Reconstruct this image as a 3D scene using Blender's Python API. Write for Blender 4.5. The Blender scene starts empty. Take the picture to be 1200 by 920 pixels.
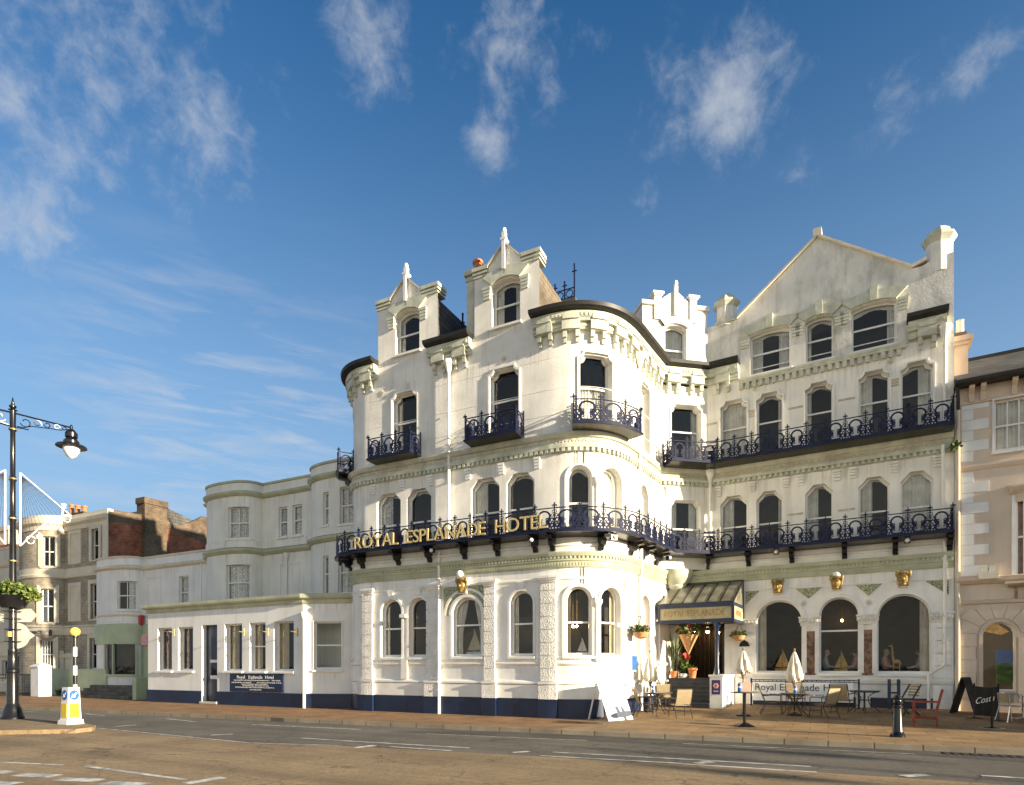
import bpy, bmesh, math, random
from bisect import bisect_right
from mathutils import Vector as V, Matrix
from mathutils.geometry import delaunay_2d_cdt
random.seed(7)
SC = bpy.context.scene
COL = SC.collection
pi = math.pi
A = math.radians(27.0); CA, SA = math.cos(A), math.sin(A)
FPX, HOR, CAMH = 727.0, 782.0, 1.7

# ---------------------------------------------------------------- camera geometry (measurements taken from the photograph)
def ray(px):
    t = (px-600)/FPX
    return (t*CA-SA, t*SA+CA)
def x_on(px, y):
    r = ray(px); return r[0]*y/r[1]
def depth(x, y): return -x*SA + y*CA
def z_at(py, x, y): return CAMH + (HOR-py)/FPX*depth(x, y)
def gz(x, y):
    """height of the paved ground: flat pavement, ramping up to the entrance court"""
    if x > -6.6 and y > 18.5: return min(.28, .28*(y-18.5)/6.5)
    return 0.0
def at(px, py, z=None):
    """ground point seen at a photo position (iterated on the ramped court)"""
    zz = 0.0 if z is None else z
    for _ in range(12):
        Z = (CAMH-zz)*FPX/(py-HOR); r = ray(px)
        x, y = r[0]*Z, r[1]*Z
        if z is not None: break
        zz = gz(x, y)
    return V((x, y, zz))

# ---------------------------------------------------------------- materials
MATS = {}
def nodes_of(m):
    m.use_nodes = True
    return m.node_tree.nodes, m.node_tree.links
def mk(name, col, rough=.65, var=.08, vs=1.5, bump=0., bs=40., metal=0., streak=0., spec=.4, grime=0., gcol=(.16,.15,.13), gs=.7, drips=(), dr=.5):
    m = bpy.data.materials.new(name); n, l = nodes_of(m)
    b = n['Principled BSDF']; b.inputs['Roughness'].default_value = rough; b.inputs['Metallic'].default_value = metal
    b.inputs['Specular IOR Level'].default_value = spec
    tc = n.new('ShaderNodeTexCoord')
    nz = n.new('ShaderNodeTexNoise'); nz.inputs['Scale'].default_value = vs; nz.inputs['Detail'].default_value = 5
    l.new(tc.outputs['Object'], nz.inputs['Vector'])
    mx = n.new('ShaderNodeMix'); mx.data_type = 'RGBA'
    c = V(col)
    lo = tuple(max(0, x*(1-var*1.6)) for x in c)+(1,); hi = tuple(min(1, x*(1+var)) for x in c)+(1,)
    mx.inputs['A'].default_value = lo; mx.inputs['B'].default_value = hi
    mr = n.new('ShaderNodeMapRange'); mr.inputs['From Min'].default_value = .35; mr.inputs['From Max'].default_value = .65
    l.new(nz.outputs['Fac'], mr.inputs['Value']); l.new(mr.outputs['Result'], mx.inputs['Factor'])
    out = mx.outputs['Result']
    if streak:
        mp = n.new('ShaderNodeMapping'); mp.inputs['Scale'].default_value = (2.6, 2.6, .22)
        l.new(tc.outputs['Object'], mp.inputs['Vector'])
        n2 = n.new('ShaderNodeTexNoise'); n2.inputs['Scale'].default_value = 1.6; n2.inputs['Detail'].default_value = 6
        l.new(mp.outputs['Vector'], n2.inputs['Vector'])
        m2 = n.new('ShaderNodeMapRange'); m2.inputs['From Min'].default_value = .52; m2.inputs['From Max'].default_value = .8; m2.inputs['To Max'].default_value = streak
        l.new(n2.outputs['Fac'], m2.inputs['Value'])
        x2 = n.new('ShaderNodeMix'); x2.data_type = 'RGBA'; x2.inputs['B'].default_value = (c[0]*.5, c[1]*.48, c[2]*.42, 1)
        l.new(out, x2.inputs['A']); l.new(m2.outputs['Result'], x2.inputs['Factor']); out = x2.outputs['Result']
    if grime:
        n3 = n.new('ShaderNodeTexNoise'); n3.inputs['Scale'].default_value = gs; n3.inputs['Detail'].default_value = 9; n3.inputs['Roughness'].default_value = .72
        mp3 = n.new('ShaderNodeMapping'); mp3.inputs['Scale'].default_value = (1.5, 1.5, .6); mp3.inputs['Location'].default_value = (3.1, 1.7, 5.5)
        l.new(tc.outputs['Object'], mp3.inputs['Vector']); l.new(mp3.outputs['Vector'], n3.inputs['Vector'])
        m3 = n.new('ShaderNodeMapRange'); m3.inputs['From Min'].default_value = .48; m3.inputs['From Max'].default_value = .72; m3.inputs['To Max'].default_value = grime
        l.new(n3.outputs['Fac'], m3.inputs['Value'])
        x3 = n.new('ShaderNodeMix'); x3.data_type = 'RGBA'; x3.inputs['B'].default_value = gcol+(1,)
        l.new(out, x3.inputs['A']); l.new(m3.outputs['Result'], x3.inputs['Factor']); out = x3.outputs['Result']
    if drips:   # run-off stains hanging below ledges
        sp = n.new('ShaderNodeSeparateXYZ'); l.new(tc.outputs['Object'], sp.inputs[0]); acc = None
        for z0, ln in drips:
            a1 = n.new('ShaderNodeMapRange'); a1.inputs['From Min'].default_value = z0-ln; a1.inputs['From Max'].default_value = z0; l.new(sp.outputs['Z'], a1.inputs['Value'])
            a2 = n.new('ShaderNodeMath'); a2.operation = 'LESS_THAN'; a2.inputs[1].default_value = z0; l.new(sp.outputs['Z'], a2.inputs[0])
            a3 = n.new('ShaderNodeMath'); a3.operation = 'MULTIPLY'; l.new(a1.outputs[0], a3.inputs[0]); l.new(a2.outputs[0], a3.inputs[1])
            if acc is None: acc = a3.outputs[0]
            else:
                a4 = n.new('ShaderNodeMath'); a4.operation = 'MAXIMUM'; l.new(acc, a4.inputs[0]); l.new(a3.outputs[0], a4.inputs[1]); acc = a4.outputs[0]
        md = n.new('ShaderNodeMapping'); md.inputs['Scale'].default_value = (5.5, 5.5, .12); l.new(tc.outputs['Object'], md.inputs['Vector'])
        nd = n.new('ShaderNodeTexNoise'); nd.inputs['Scale'].default_value = 1.5; nd.inputs['Detail'].default_value = 6; nd.inputs['Roughness'].default_value = .7; l.new(md.outputs['Vector'], nd.inputs['Vector'])
        rd = n.new('ShaderNodeMapRange'); rd.inputs['From Min'].default_value = .5; rd.inputs['From Max'].default_value = .72; rd.inputs['To Max'].default_value = dr; l.new(nd.outputs['Fac'], rd.inputs['Value'])
        fd = n.new('ShaderNodeMath'); fd.operation = 'MULTIPLY'; l.new(acc, fd.inputs[0]); l.new(rd.outputs[0], fd.inputs[1])
        xd = n.new('ShaderNodeMix'); xd.data_type = 'RGBA'; xd.inputs['B'].default_value = (.30,.25,.17,1); l.new(out, xd.inputs['A']); l.new(fd.outputs[0], xd.inputs['Factor']); out = xd.outputs['Result']
    l.new(out, b.inputs['Base Color'])
    if bump:
        nb = n.new('ShaderNodeTexNoise'); nb.inputs['Scale'].default_value = bs; nb.inputs['Detail'].default_value = 3
        l.new(tc.outputs['Object'], nb.inputs['Vector'])
        bp = n.new('ShaderNodeBump'); bp.inputs['Strength'].default_value = min(1, bump); bp.inputs['Distance'].default_value = .02*max(1, bump)
        l.new(nb.outputs['Fac'], bp.inputs['Height']); l.new(bp.outputs['Normal'], b.inputs['Normal'])
    MATS[name] = m
    return m
def brick(name, c1, c2, mortar, bw, bh, ms=.012, off=.5, flat=False, bump=.4, rough=.8, grime=0., big=.0):
    """coursed masonry or paving; flat=True lays the courses on the ground"""
    m = mk(name, c1, rough); n, l = nodes_of(m); b = n['Principled BSDF']
    for k in list(n):
        if k.type not in ('BSDF_PRINCIPLED', 'OUTPUT_MATERIAL'): n.remove(k)
    tc = n.new('ShaderNodeTexCoord'); sp = n.new('ShaderNodeSeparateXYZ'); cb = n.new('ShaderNodeCombineXYZ')
    l.new(tc.outputs['Object'], sp.inputs[0])
    if flat:
        l.new(sp.outputs['X'], cb.inputs['X']); l.new(sp.outputs['Y'], cb.inputs['Y'])
    else:
        ad = n.new('ShaderNodeMath'); ad.operation = 'ADD'
        l.new(sp.outputs['X'], ad.inputs[0]); l.new(sp.outputs['Y'], ad.inputs[1]); l.new(ad.outputs[0], cb.inputs['X']); l.new(sp.outputs['Z'], cb.inputs['Y'])
    t = n.new('ShaderNodeTexBrick'); t.offset = off; t.inputs['Scale'].default_value = 1
    t.inputs['Color1'].default_value = c1+(1,); t.inputs['Color2'].default_value = c2+(1,); t.inputs['Mortar'].default_value = mortar+(1,)
    t.inputs['Brick Width'].default_value = bw; t.inputs['Row Height'].default_value = bh; t.inputs['Mortar Size'].default_value = ms; t.inputs['Mortar Smooth'].default_value = .3
    t.inputs['Bias'].default_value = 0
    l.new(cb.outputs[0], t.inputs['Vector'])
    nz = n.new('ShaderNodeTexNoise'); nz.inputs['Scale'].default_value = 1.1; nz.inputs['Detail'].default_value = 8; nz.inputs['Roughness'].default_value = .65
    l.new(tc.outputs['Object'], nz.inputs['Vector'])
    mr = n.new('ShaderNodeMapRange'); mr.inputs['From Min'].default_value = .3; mr.inputs['From Max'].default_value = .7
    mr.inputs['To Min'].default_value = .68-grime; mr.inputs['To Max'].default_value = 1.15
    l.new(nz.outputs['Fac'], mr.inputs['Value'])
    ml = n.new('ShaderNodeVectorMath'); ml.operation = 'SCALE'
    l.new(t.outputs['Color'], ml.inputs[0]); l.new(mr.outputs['Result'], ml.inputs['Scale'])
    l.new(ml.outputs[0], b.inputs['Base Color'])
    nb = n.new('ShaderNodeTexNoise'); nb.inputs['Scale'].default_value = 35; l.new(tc.outputs['Object'], nb.inputs['Vector'])
    a2 = n.new('ShaderNodeMath'); a2.operation = 'MULTIPLY_ADD'; a2.inputs[1].default_value = -1.2
    l.new(t.outputs['Fac'], a2.inputs[0]); l.new(nb.outputs['Fac'], a2.inputs[2])
    bp = n.new('ShaderNodeBump'); bp.inputs['Strength'].default_value = bump; bp.inputs['Distance'].default_value = .015
    l.new(a2.outputs[0], bp.inputs['Height']); l.new(bp.outputs['Normal'], b.inputs['Normal'])
    b.inputs['Specular IOR Level'].default_value = .25
    return m
def glass(name, tint=(.92,.93,.92), base=.0, ior=1.44):
    m = bpy.data.materials.new(name); n, l = nodes_of(m); n.remove(n['Principled BSDF'])
    o = n['Material Output']; mx = n.new('ShaderNodeMixShader'); t = n.new('ShaderNodeBsdfTransparent'); g = n.new('ShaderNodeBsdfGlossy')
    t.inputs['Color'].default_value = tint+(1,); g.inputs['Roughness'].default_value = .015; g.inputs['Color'].default_value = (.95,.97,1,1)
    f = n.new('ShaderNodeFresnel'); f.inputs['IOR'].default_value = ior
    ad = n.new('ShaderNodeMath'); ad.operation = 'ADD'; ad.inputs[1].default_value = base; ad.use_clamp = True
    tc = n.new('ShaderNodeTexCoord'); nz = n.new('ShaderNodeTexNoise'); nz.inputs['Scale'].default_value = 2.2; nz.inputs['Detail'].default_value = 1
    bp = n.new('ShaderNodeBump'); bp.inputs['Strength'].default_value = .12; bp.inputs['Distance'].default_value = .02
    l.new(tc.outputs['Object'], nz.inputs['Vector']); l.new(nz.outputs['Fac'], bp.inputs['Height']); l.new(bp.outputs['Normal'], g.inputs['Normal'])
    l.new(f.outputs[0], ad.inputs[0]); l.new(ad.outputs[0], mx.inputs[0]); l.new(t.outputs[0], mx.inputs[1]); l.new(g.outputs[0], mx.inputs[2]); l.new(mx.outputs[0], o.inputs[0])
    MATS[name] = m; return m
def emit(name, col, s):
    m = bpy.data.materials.new(name); n, l = nodes_of(m); b = n['Principled BSDF']
    b.inputs['Base Color'].default_value = col+(1,); b.inputs['Emission Color'].default_value = col+(1,); b.inputs['Emission Strength'].default_value = s
    MATS[name] = m; return m

def road_mat(name, col, bs):
    """worn road surface: stone-to-stone speckle, blotches and lengthways wheel tracks"""
    m = mk(name, col, .88, .0, 1, bump=.55, bs=bs*1.6); n, l = nodes_of(m); b = n['Principled BSDF']; tc = n['Texture Coordinate']
    prev = None
    for sc, det, lo, hi, mp in ((140, 2, .75, 1.25, None), (28, 3, .8, 1.2, None), (9, 6, .82, 1.15, None), (.55, 6, .74, 1.2, None), (1, 5, .74, 1.2, (.05, 1.1, 1)), (2.2, 4, .86, 1.12, (.03, 1.6, 1))):
        q = n.new('ShaderNodeTexNoise'); q.inputs['Scale'].default_value = sc; q.inputs['Detail'].default_value = det; q.inputs['Roughness'].default_value = .6
        if mp:
            k = n.new('ShaderNodeMapping'); k.inputs['Rotation'].default_value = (0, 0, -.058); k.inputs['Scale'].default_value = mp; l.new(tc.outputs['Object'], k.inputs['Vector']); l.new(k.outputs['Vector'], q.inputs['Vector'])
        else: l.new(tc.outputs['Object'], q.inputs['Vector'])
        r = n.new('ShaderNodeMapRange'); r.inputs['From Min'].default_value = .3; r.inputs['From Max'].default_value = .7; r.inputs['To Min'].default_value = lo; r.inputs['To Max'].default_value = hi
        l.new(q.outputs['Fac'], r.inputs['Value'])
        if prev is None: prev = r.outputs[0]
        else:
            x = n.new('ShaderNodeMath'); x.operation = 'MULTIPLY'; l.new(prev, x.inputs[0]); l.new(r.outputs[0], x.inputs[1]); prev = x.outputs[0]
    v = n.new('ShaderNodeTexVoronoi'); v.feature = 'DISTANCE_TO_EDGE'; v.inputs['Scale'].default_value = .42
    wq = n.new('ShaderNodeTexNoise'); wq.inputs['Scale'].default_value = 1.3; wq.inputs['Detail'].default_value = 5; l.new(tc.outputs['Object'], wq.inputs['Vector'])
    wa = n.new('ShaderNodeVectorMath'); wa.operation = 'MULTIPLY_ADD'; wa.inputs[1].default_value = (1.6,1.6,0); l.new(wq.outputs['Color'], wa.inputs[0]); l.new(tc.outputs['Object'], wa.inputs[2]); l.new(wa.outputs[0], v.inputs['Vector'])
    cr = n.new('ShaderNodeMapRange'); cr.inputs['From Max'].default_value = .012; cr.inputs['To Min'].default_value = .5; cr.inputs['To Max'].default_value = 1; l.new(v.outputs['Distance'], cr.inputs['Value'])
    x = n.new('ShaderNodeMath'); x.operation = 'MULTIPLY'; l.new(prev, x.inputs[0]); l.new(cr.outputs[0], x.inputs[1])
    s = n.new('ShaderNodeVectorMath'); s.operation = 'SCALE'; s.inputs[0].default_value = col; l.new(x.outputs[0], s.inputs['Scale']); l.new(s.outputs[0], b.inputs['Base Color'])
mk('paint', (.82,.81,.77), .55, .06, .9, streak=.35, drips=((5.02,.9),(2.0,.55),(.64,-.0001) if False else (1.1,.45)), dr=.45, grime=.08, gcol=(.45,.41,.34), gs=1.4, bump=.12, bs=9)
mk('roughcast', (.82,.805,.745), .8, .08, .9, bump=1.0, bs=46, streak=.4, grime=.1, gcol=(.45,.39,.3), gs=1.1, drips=((12.45,1.2),(9.5,.5),(8.85,1.1),(13.55,.5)), dr=.6)
mk('stipple', (.77,.755,.70), .8, .07, 3, bump=2.2, bs=22)
mk('wing_paint', (.81,.79,.72), .65, .06, .9, drips=((12.5,1.0),(8.85,1.1)), dr=.6, streak=.45, bump=.3, bs=14, grime=.12, gcol=(.36,.33,.26), gs=1.3)
mk('grimy', (.77,.755,.69), .75, .08, .8, streak=.55, bump=.4, bs=16, grime=.85, gcol=(.24,.235,.2), gs=.55)
mk('trim', (.79,.77,.72), .5, .05, 2, streak=.12)
mk('sash', (.76,.76,.73), .4, .03, 2)
mk('green_trim', (.44,.455,.32), .6, .1, 1.6, streak=.3)
mk('pale_green', (.55,.565,.465), .7, .12, 2.2, streak=.45, bump=.3, bs=20)
mk('mosaic', (.36,.38,.24), .6, .5, 26, bump=1, bs=30)
mk('pink_frieze', (.56,.47,.37), .7, .15, 8)
mk('navy', (.007,.018,.055), .35, .2, 1.2, spec=.5)
mk('iron_blue', (.009,.013,.044), .62, .3, 6, spec=.22)
mk('iron_black', (.008,.008,.010), .24, .2, 5, spec=.5)
mk('gutter', (.018,.016,.015), .5, .2, 3)
mk('gold', (.36,.25,.085), .5, .35, 14, metal=.4)
mk('old_gold', (.34,.22,.06), .5, .2, 8)
mk('letter_gold', (.68,.53,.24), .4, .1, 6, metal=.35)
brick('slate', (.085,.083,.085), (.12,.115,.105), (.04,.04,.04), .42, .2, .012, bump=.6, grime=.2)
brick('slate_brown', (.16,.13,.095), (.2,.165,.12), (.07,.06,.05), .36, .17, .012, bump=.5, grime=.15)
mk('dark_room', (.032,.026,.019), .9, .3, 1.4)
mk('hall_wood', (.035,.02,.012), .5, .5, 5)
mk('curtain', (.78,.76,.70), .9, .1, 3)
mk('cream_curtain', (.66,.55,.36), .9, .1, 3)
mk('brown_curtain', (.26,.13,.07), .9, .2, 5)
mk('net', (.72,.72,.70), .9, .25, 14)
glass('pane'); glass('tinted_pane', (.82,.79,.73), .0, 1.33)
mk('stone_trim', (.64,.59,.48), .7, .06, 1.5, streak=.25)
brick('rubble', (.42,.37,.28), (.31,.275,.215), (.48,.43,.34), .42, .17, .016, bump=.7, grime=.1)
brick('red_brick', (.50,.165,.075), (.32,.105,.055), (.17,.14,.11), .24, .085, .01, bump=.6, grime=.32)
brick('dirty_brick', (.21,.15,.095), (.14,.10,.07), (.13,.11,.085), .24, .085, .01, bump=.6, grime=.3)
mk('terracotta', (.55,.20,.075), .75, .18, 6)
mk('house_white', (.78,.775,.745), .6, .05, .9, drips=((4.36,.5),(1.45,.5),(7.3,.7),(4.95,.5)), dr=.5, streak=.3)
mk('bow_cream', (.75,.74,.67), .6, .05, .9, drips=((9.95,.7),(7.2,.8),(7.85,.4)), dr=.55, streak=.32)
mk('shop_green', (.43,.50,.33), .5, .06, 1.5, streak=.15)
mk('far_cream', (.58,.55,.46), .65, .06, 1, streak=.3)
mk('pink_render', (.61,.51,.41), .75, .05, 1.2, streak=.22, bump=.3, bs=30)
mk('pink_trim', (.57,.46,.36), .65, .06, 2, streak=.2)
mk('quoin', (.68,.69,.68), .6, .05, 2, streak=.15)
mk('chimney_pink', (.62,.47,.35), .75, .08, 2)
mk('marble', (.20,.105,.062), .35, .4, 7)
mk('dark_iron', (.03,.028,.028), .4, .2, 6)
mk('sling', (.34,.27,.165), .8, .12, 30)
mk('chair_tube', (.05,.04,.032), .4, .1, 6, metal=.3)
mk('table_glass', (.10,.095,.085), .15, .2, 5)
mk('parasol', (.72,.66,.52), .85, .06, 5)
mk('pole_wood', (.28,.17,.08), .6, .2, 8)
mk('red_wood', (.30,.065,.028), .5, .25, 9)
mk('slat_wood', (.36,.25,.14), .6, .2, 9)
mk('alu', (.62,.62,.62), .3, .05, 5, metal=.9)
mk('white_plastic', (.74,.74,.73), .4, .03, 3)
mk('banner_white', (.84,.84,.84), .55, .04, 2)
mk('black_cloth', (.012,.011,.011), .7, .2, 4)
mk('ink', (.02,.02,.03), .6, 0, 1)
mk('ink_grey', (.35,.38,.44), .6, 0, 1)
mk('text_white', (.75,.75,.73), .6, 0, 1)
mk('sign_blue', (.015,.10,.36), .45, .05, 3)
mk('can_blue', (.03,.12,.42), .4, .1, 6)
mk('yellow', (.76,.53,.02), .45, .06, 4)
mk('amber', (.78,.47,.10), .25, .05, 3)
mk('alarm_red', (.45,.05,.04), .4, .1, 5)
mk('purple', (.06,.035,.16), .5, .1, 6)
mk('rose', (.62,.30,.24), .6, .1, 6)
mk('sign_back', (.50,.49,.42), .5, .08, 3)
mk('leaf', (.075,.12,.022), .6, .45, 14)
mk('leaf_light', (.16,.20,.045), .6, .3, 14)
mk('petal_red', (.55,.05,.05), .6, .2, 10)
mk('petal_pink', (.62,.22,.30), .6, .2, 10)
mk('basket', (.33,.15,.06), .8, .3, 20)
mk('wicker', (.50,.27,.12), .8, .2, 20)
mk('sail', (.58,.50,.34), .7, .12, 8)
mk('golden_wood', (.62,.42,.13), .5, .2, 9)
mk('skin', (.62,.40,.30), .55, .05, 5)
mk('hair_grey', (.42,.41,.39), .8, .1, 12)
mk('hair_brown', (.09,.05,.03), .8, .1, 12)
mk('top_pink', (.75,.42,.44), .8, .1, 8)
mk('top_blue', (.36,.52,.6), .8, .1, 8)
mk('top_white', (.60,.60,.58), .8, .1, 8)
mk('trousers', (.06,.06,.075), .8, .1, 8)
mk('upholstery', (.018,.035,.034), .8, .2, 8)
mk('paint_line', (.56,.55,.50), .7, .3, 5)
mk('grass_green', (.06,.15,.03), .7, .4, 6)
mk('step_stone', (.052,.055,.065), .6, .2, 3)
mk('dark_step', (.13,.115,.09), .8, .25, 2)
brick('pavers', (.34,.20,.10), (.265,.155,.078), (.19,.125,.07), .21, .105, .008, flat=True, bump=.35, grime=.1)
brick('slabs', (.34,.225,.115), (.28,.185,.095), (.15,.1,.06), .9, .62, .012, flat=True, bump=.3, grime=.12)
brick('kerb', (.29,.245,.18), (.24,.205,.155), (.10,.085,.065), .92, 5, .02, flat=True, bump=.3)
road_mat('asphalt', (.125,.113,.092), 60)
road_mat('tan_asphalt', (.285,.205,.115), 36)
mk('new_asphalt', (.075,.07,.062), .85, .16, .7, bump=1.0, bs=60)
mk('fascia_board', (.40,.355,.23), .6, .12, 3, streak=.3)
mk('soil', (.10,.08,.06), .9, .2, .3)
mk('canopy_glass', (.20,.19,.14), .28, .25, 2.5, spec=.6)
emit('warm_bulb', (1,.62,.27), 32.0)
M = MATS

# ---------------------------------------------------------------- mesh builder
class MB:
    def __init__(s): s.v = []; s.f = []; s.m = []
    def add(s, vs, fs, m=0):
        k = len(s.v); s.v += [tuple(v) for v in vs]; s.f += [tuple(i+k for i in f) for f in fs]; s.m += [m]*len(fs)
    def hexa(s, c, m=0):   # 8 corners: bottom 0-3 then top 4-7
        s.add(c, [(3,2,1,0),(4,5,6,7),(0,1,5,4),(1,2,6,5),(2,3,7,6),(3,0,4,7)], m)
    def box(s, x0, x1, y0, y1, z0, z1, m=0):
        s.hexa([(x0,y0,z0),(x1,y0,z0),(x1,y1,z0),(x0,y1,z0),(x0,y0,z1),(x1,y0,z1),(x1,y1,z1),(x0,y1,z1)], m)
    def bar(s, a, b, w, h=None, up=(0,0,1), m=0):   # rectangular bar from a to b
        a, b = V(a), V(b); h = h or w; t = (b-a).normalized(); u = V(up)
        if abs(t.dot(u)) > .98: u = V((1,0,0))
        x = t.cross(u).normalized()*w/2; y = x.cross(t).normalized()*h/2
        s.hexa([a-x-y, a+x-y, b+x-y, b-x-y, a-x+y, a+x+y, b+x+y, b-x+y], m)
    def tube(s, pts, r, n=8, m=0, closed=False, caps=True):
        pts = [V(p) for p in pts]; N = len(pts); rr = r if isinstance(r, (list, tuple)) else [r]*N; rings = []
        u = None
        for i, p in enumerate(pts):
            q0 = pts[(i-1) % N] if closed or i else p; q1 = pts[(i+1) % N] if closed or i < N-1 else p
            t = (q1-q0); t = t.normalized() if t.length > 1e-9 else V((0,0,1))
            if u is None:
                u = t.cross(V((0,0,1)));
                if u.length < .05: u = t.cross(V((1,0,0)))
            u = (u-t*u.dot(t)).normalized(); w = t.cross(u)
            rings.append([p+(u*math.cos(a)+w*math.sin(a))*rr[i] for a in [2*pi*k/n for k in range(n)]])
        vs = [q for g in rings for q in g]; fs = []
        for i in range(N if closed else N-1):
            j = (i+1) % N
            for k in range(n): fs.append((i*n+k, i*n+(k+1) % n, j*n+(k+1) % n, j*n+k))
        if caps and not closed: fs += [tuple(range(n))[::-1], tuple((N-1)*n+k for k in range(n))]
        s.add(vs, fs, m)
    def lathe(s, c, prof, n=16, m=0, axis=None):
        c = V(c); vs = []; fs = []
        for r, z in prof:
            for k in range(n):
                a = 2*pi*k/n; vs.append(c+V((r*math.cos(a), r*math.sin(a), z)))
        for i in range(len(prof)-1):
            for k in range(n): fs.append((i*n+k, i*n+(k+1) % n, (i+1)*n+(k+1) % n, (i+1)*n+k))
        fs += [tuple(range(n))[::-1], tuple((len(prof)-1)*n+k for k in range(n))]
        s.add(vs, fs, m)
    def ball(s, c, r, n=10, m=0):
        rx, ry, rz = (r, r, r) if not isinstance(r, (tuple, list)) else r
        c = V(c); vs = []; fs = []; h = n//2+1
        for i in range(h+1):
            th = pi*i/h
            for k in range(n):
                a = 2*pi*k/n; vs.append(c+V((rx*math.sin(th)*math.cos(a), ry*math.sin(th)*math.sin(a), rz*math.cos(th))))
        for i in range(h):
            for k in range(n): fs.append((i*n+k, (i+1)*n+k, (i+1)*n+(k+1) % n, i*n+(k+1) % n))
        s.add(vs, fs, m)
    def prism(s, poly, f0, f1, m=0):   # poly of 2-tuples, mapped by f0 and f1 to two faces
        n = len(poly); vs = [f0(*p) for p in poly]+[f1(*p) for p in poly]
        s.add(vs, [tuple(range(n))[::-1], tuple(range(n, 2*n))]+[(k, (k+1) % n, n+(k+1) % n, n+k) for k in range(n)], m)
    def build(s, name, mats, parent=None, smooth=False, normals=True, weld=True):
        me = bpy.data.meshes.new(name); me.from_pydata(s.v, [], s.f)
        for x in (mats if isinstance(mats, (list, tuple)) else [mats]): me.materials.append(M[x])
        me.polygons.foreach_set('material_index', s.m)
        if normals or weld:
            bm = bmesh.new(); bm.from_mesh(me)
            if weld: bmesh.ops.remove_doubles(bm, verts=bm.verts, dist=1e-5)
            if normals: bmesh.ops.recalc_face_normals(bm, faces=bm.faces)
            bm.to_mesh(me); bm.free()
        if smooth:
            me.polygons.foreach_set('use_smooth', [True]*len(me.polygons)); me.set_sharp_from_angle(angle=math.radians(32))
        me.update()
        o = bpy.data.objects.new(name, me); COL.objects.link(o)
        if parent: o.parent = parent; o.matrix_parent_inverse = Matrix.Translation(-V(parent.location)) if not parent.get('_local') else Matrix()
        return o
def thing(name, label, cat, loc=(0,0,0), rz=0., group=None, local=False):
    o = bpy.data.objects.new(name, None); COL.objects.link(o); o.location = loc; o.rotation_euler = (0,0,rz); o.empty_display_size = .2
    o['label'] = label; o['category'] = cat
    if group: o['group'] = group
    if local: o['_local'] = 1
    return o
def tag(o, label, cat, group=None):
    o['label'] = label; o['category'] = cat
    if group: o['group'] = group
    return o
def structure(o, kind='structure'): o['kind'] = kind; return o
def dup(root, loc, rz, label, group=None):
    r = root.copy(); COL.objects.link(r); r.location = loc; r.rotation_euler = (0,0,rz); r['label'] = label
    if group: r['group'] = group
    def rec(src, dst):
        for ch in list(src.children):
            c = ch.copy(); COL.objects.link(c); c.parent = dst; rec(ch, c)
    rec(root, r)
    return r
def relocal(root):
    """move a thing built in world space onto its own base so that copies can be placed"""
    pass

# ---------------------------------------------------------------- facade paths: s runs along the wall, z up, d outwards
class Path:
    def __init__(p, pts):
        p.p = [V((a, b)) for a, b in pts]; p.s = [0.]
        for i in range(1, len(pts)): p.s.append(p.s[-1]+(p.p[i]-p.p[i-1]).length)
        p.L = p.s[-1]; nn = []
        for i in range(len(pts)-1):
            t = (p.p[i+1]-p.p[i]).normalized(); nn.append(V((t.y, -t.x)))
        p.nn = nn; p.m = [nn[0]]
        for i in range(1, len(nn)):
            q = nn[i-1]+nn[i]; p.m.append(q/(1+nn[i-1].dot(nn[i])))
        p.m.append(nn[-1])
        p.sharp = [False]+[nn[i-1].dot(nn[i]) < .93 for i in range(1, len(nn))]+[False]
    def seg(p, s): return max(0, min(len(p.nn)-1, bisect_right(p.s, s)-1))
    def __call__(p, s, z, d=0.):
        i = p.seg(s); u = (s-p.s[i])/(p.s[i+1]-p.s[i])
        a, b = p.p[i], p.p[i+1]; q = a+(b-a)*u
        if abs(s-p.s[i]) < 1e-5: n = p.m[i]
        elif abs(s-p.s[i+1]) < 1e-5: n = p.m[i+1]
        elif 0 <= u <= 1: n = (p.nn[i] if p.sharp[i] else p.m[i])*(1-u)+(p.nn[i] if p.sharp[i+1] else p.m[i+1])*u
        else: n = p.nn[i]
        q = q+n*d
        return V((q.x, q.y, z))
    def px(p, px, d=0.):
        r = ray(px); best = None
        for i in range(len(p.nn)):
            a = p.p[i]+(p.nn[i] if p.sharp[i] else p.m[i])*d; b = p.p[i+1]+(p.nn[i] if p.sharp[i+1] else p.m[i+1])*d
            e = b-a; den = e.x*r[1]-e.y*r[0]
            if abs(den) < 1e-9: continue
            u = -(a.x*r[1]-a.y*r[0])/den
            if -1e-6 <= u <= 1+1e-6:
                q = a+e*u; k = q.x*r[0]+q.y*r[1]
                if k > 0 and (best is None or k < best[0]): best = (k, p.s[i]+u*(p.s[i+1]-p.s[i]))
        if best: return best[1]
        i = 0 if px < 600 else len(p.nn)-1
        a, b = p.p[i], p.p[i+1]; e = b-a; u = -(a.x*r[1]-a.y*r[0])/(e.x*r[1]-e.y*r[0])
        return p.s[i]+u*(p.s[i+1]-p.s[i])
    def z(p, px, py, d=0.):
        q = p(p.px(px, d), 0, d); return z_at(py, q.x, q.y)
    def samples(p, a, b, step=None):
        r = [a]+[s for s in p.s if a+1e-4 < s < b-1e-4]+[b]
        if step:
            o = []
            for i in range(len(r)-1):
                n = max(1, int((r[i+1]-r[i])/step))
                o += [r[i]+(r[i+1]-r[i])*k/n for k in range(n)]
            r = o+[b]
        return r
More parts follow.
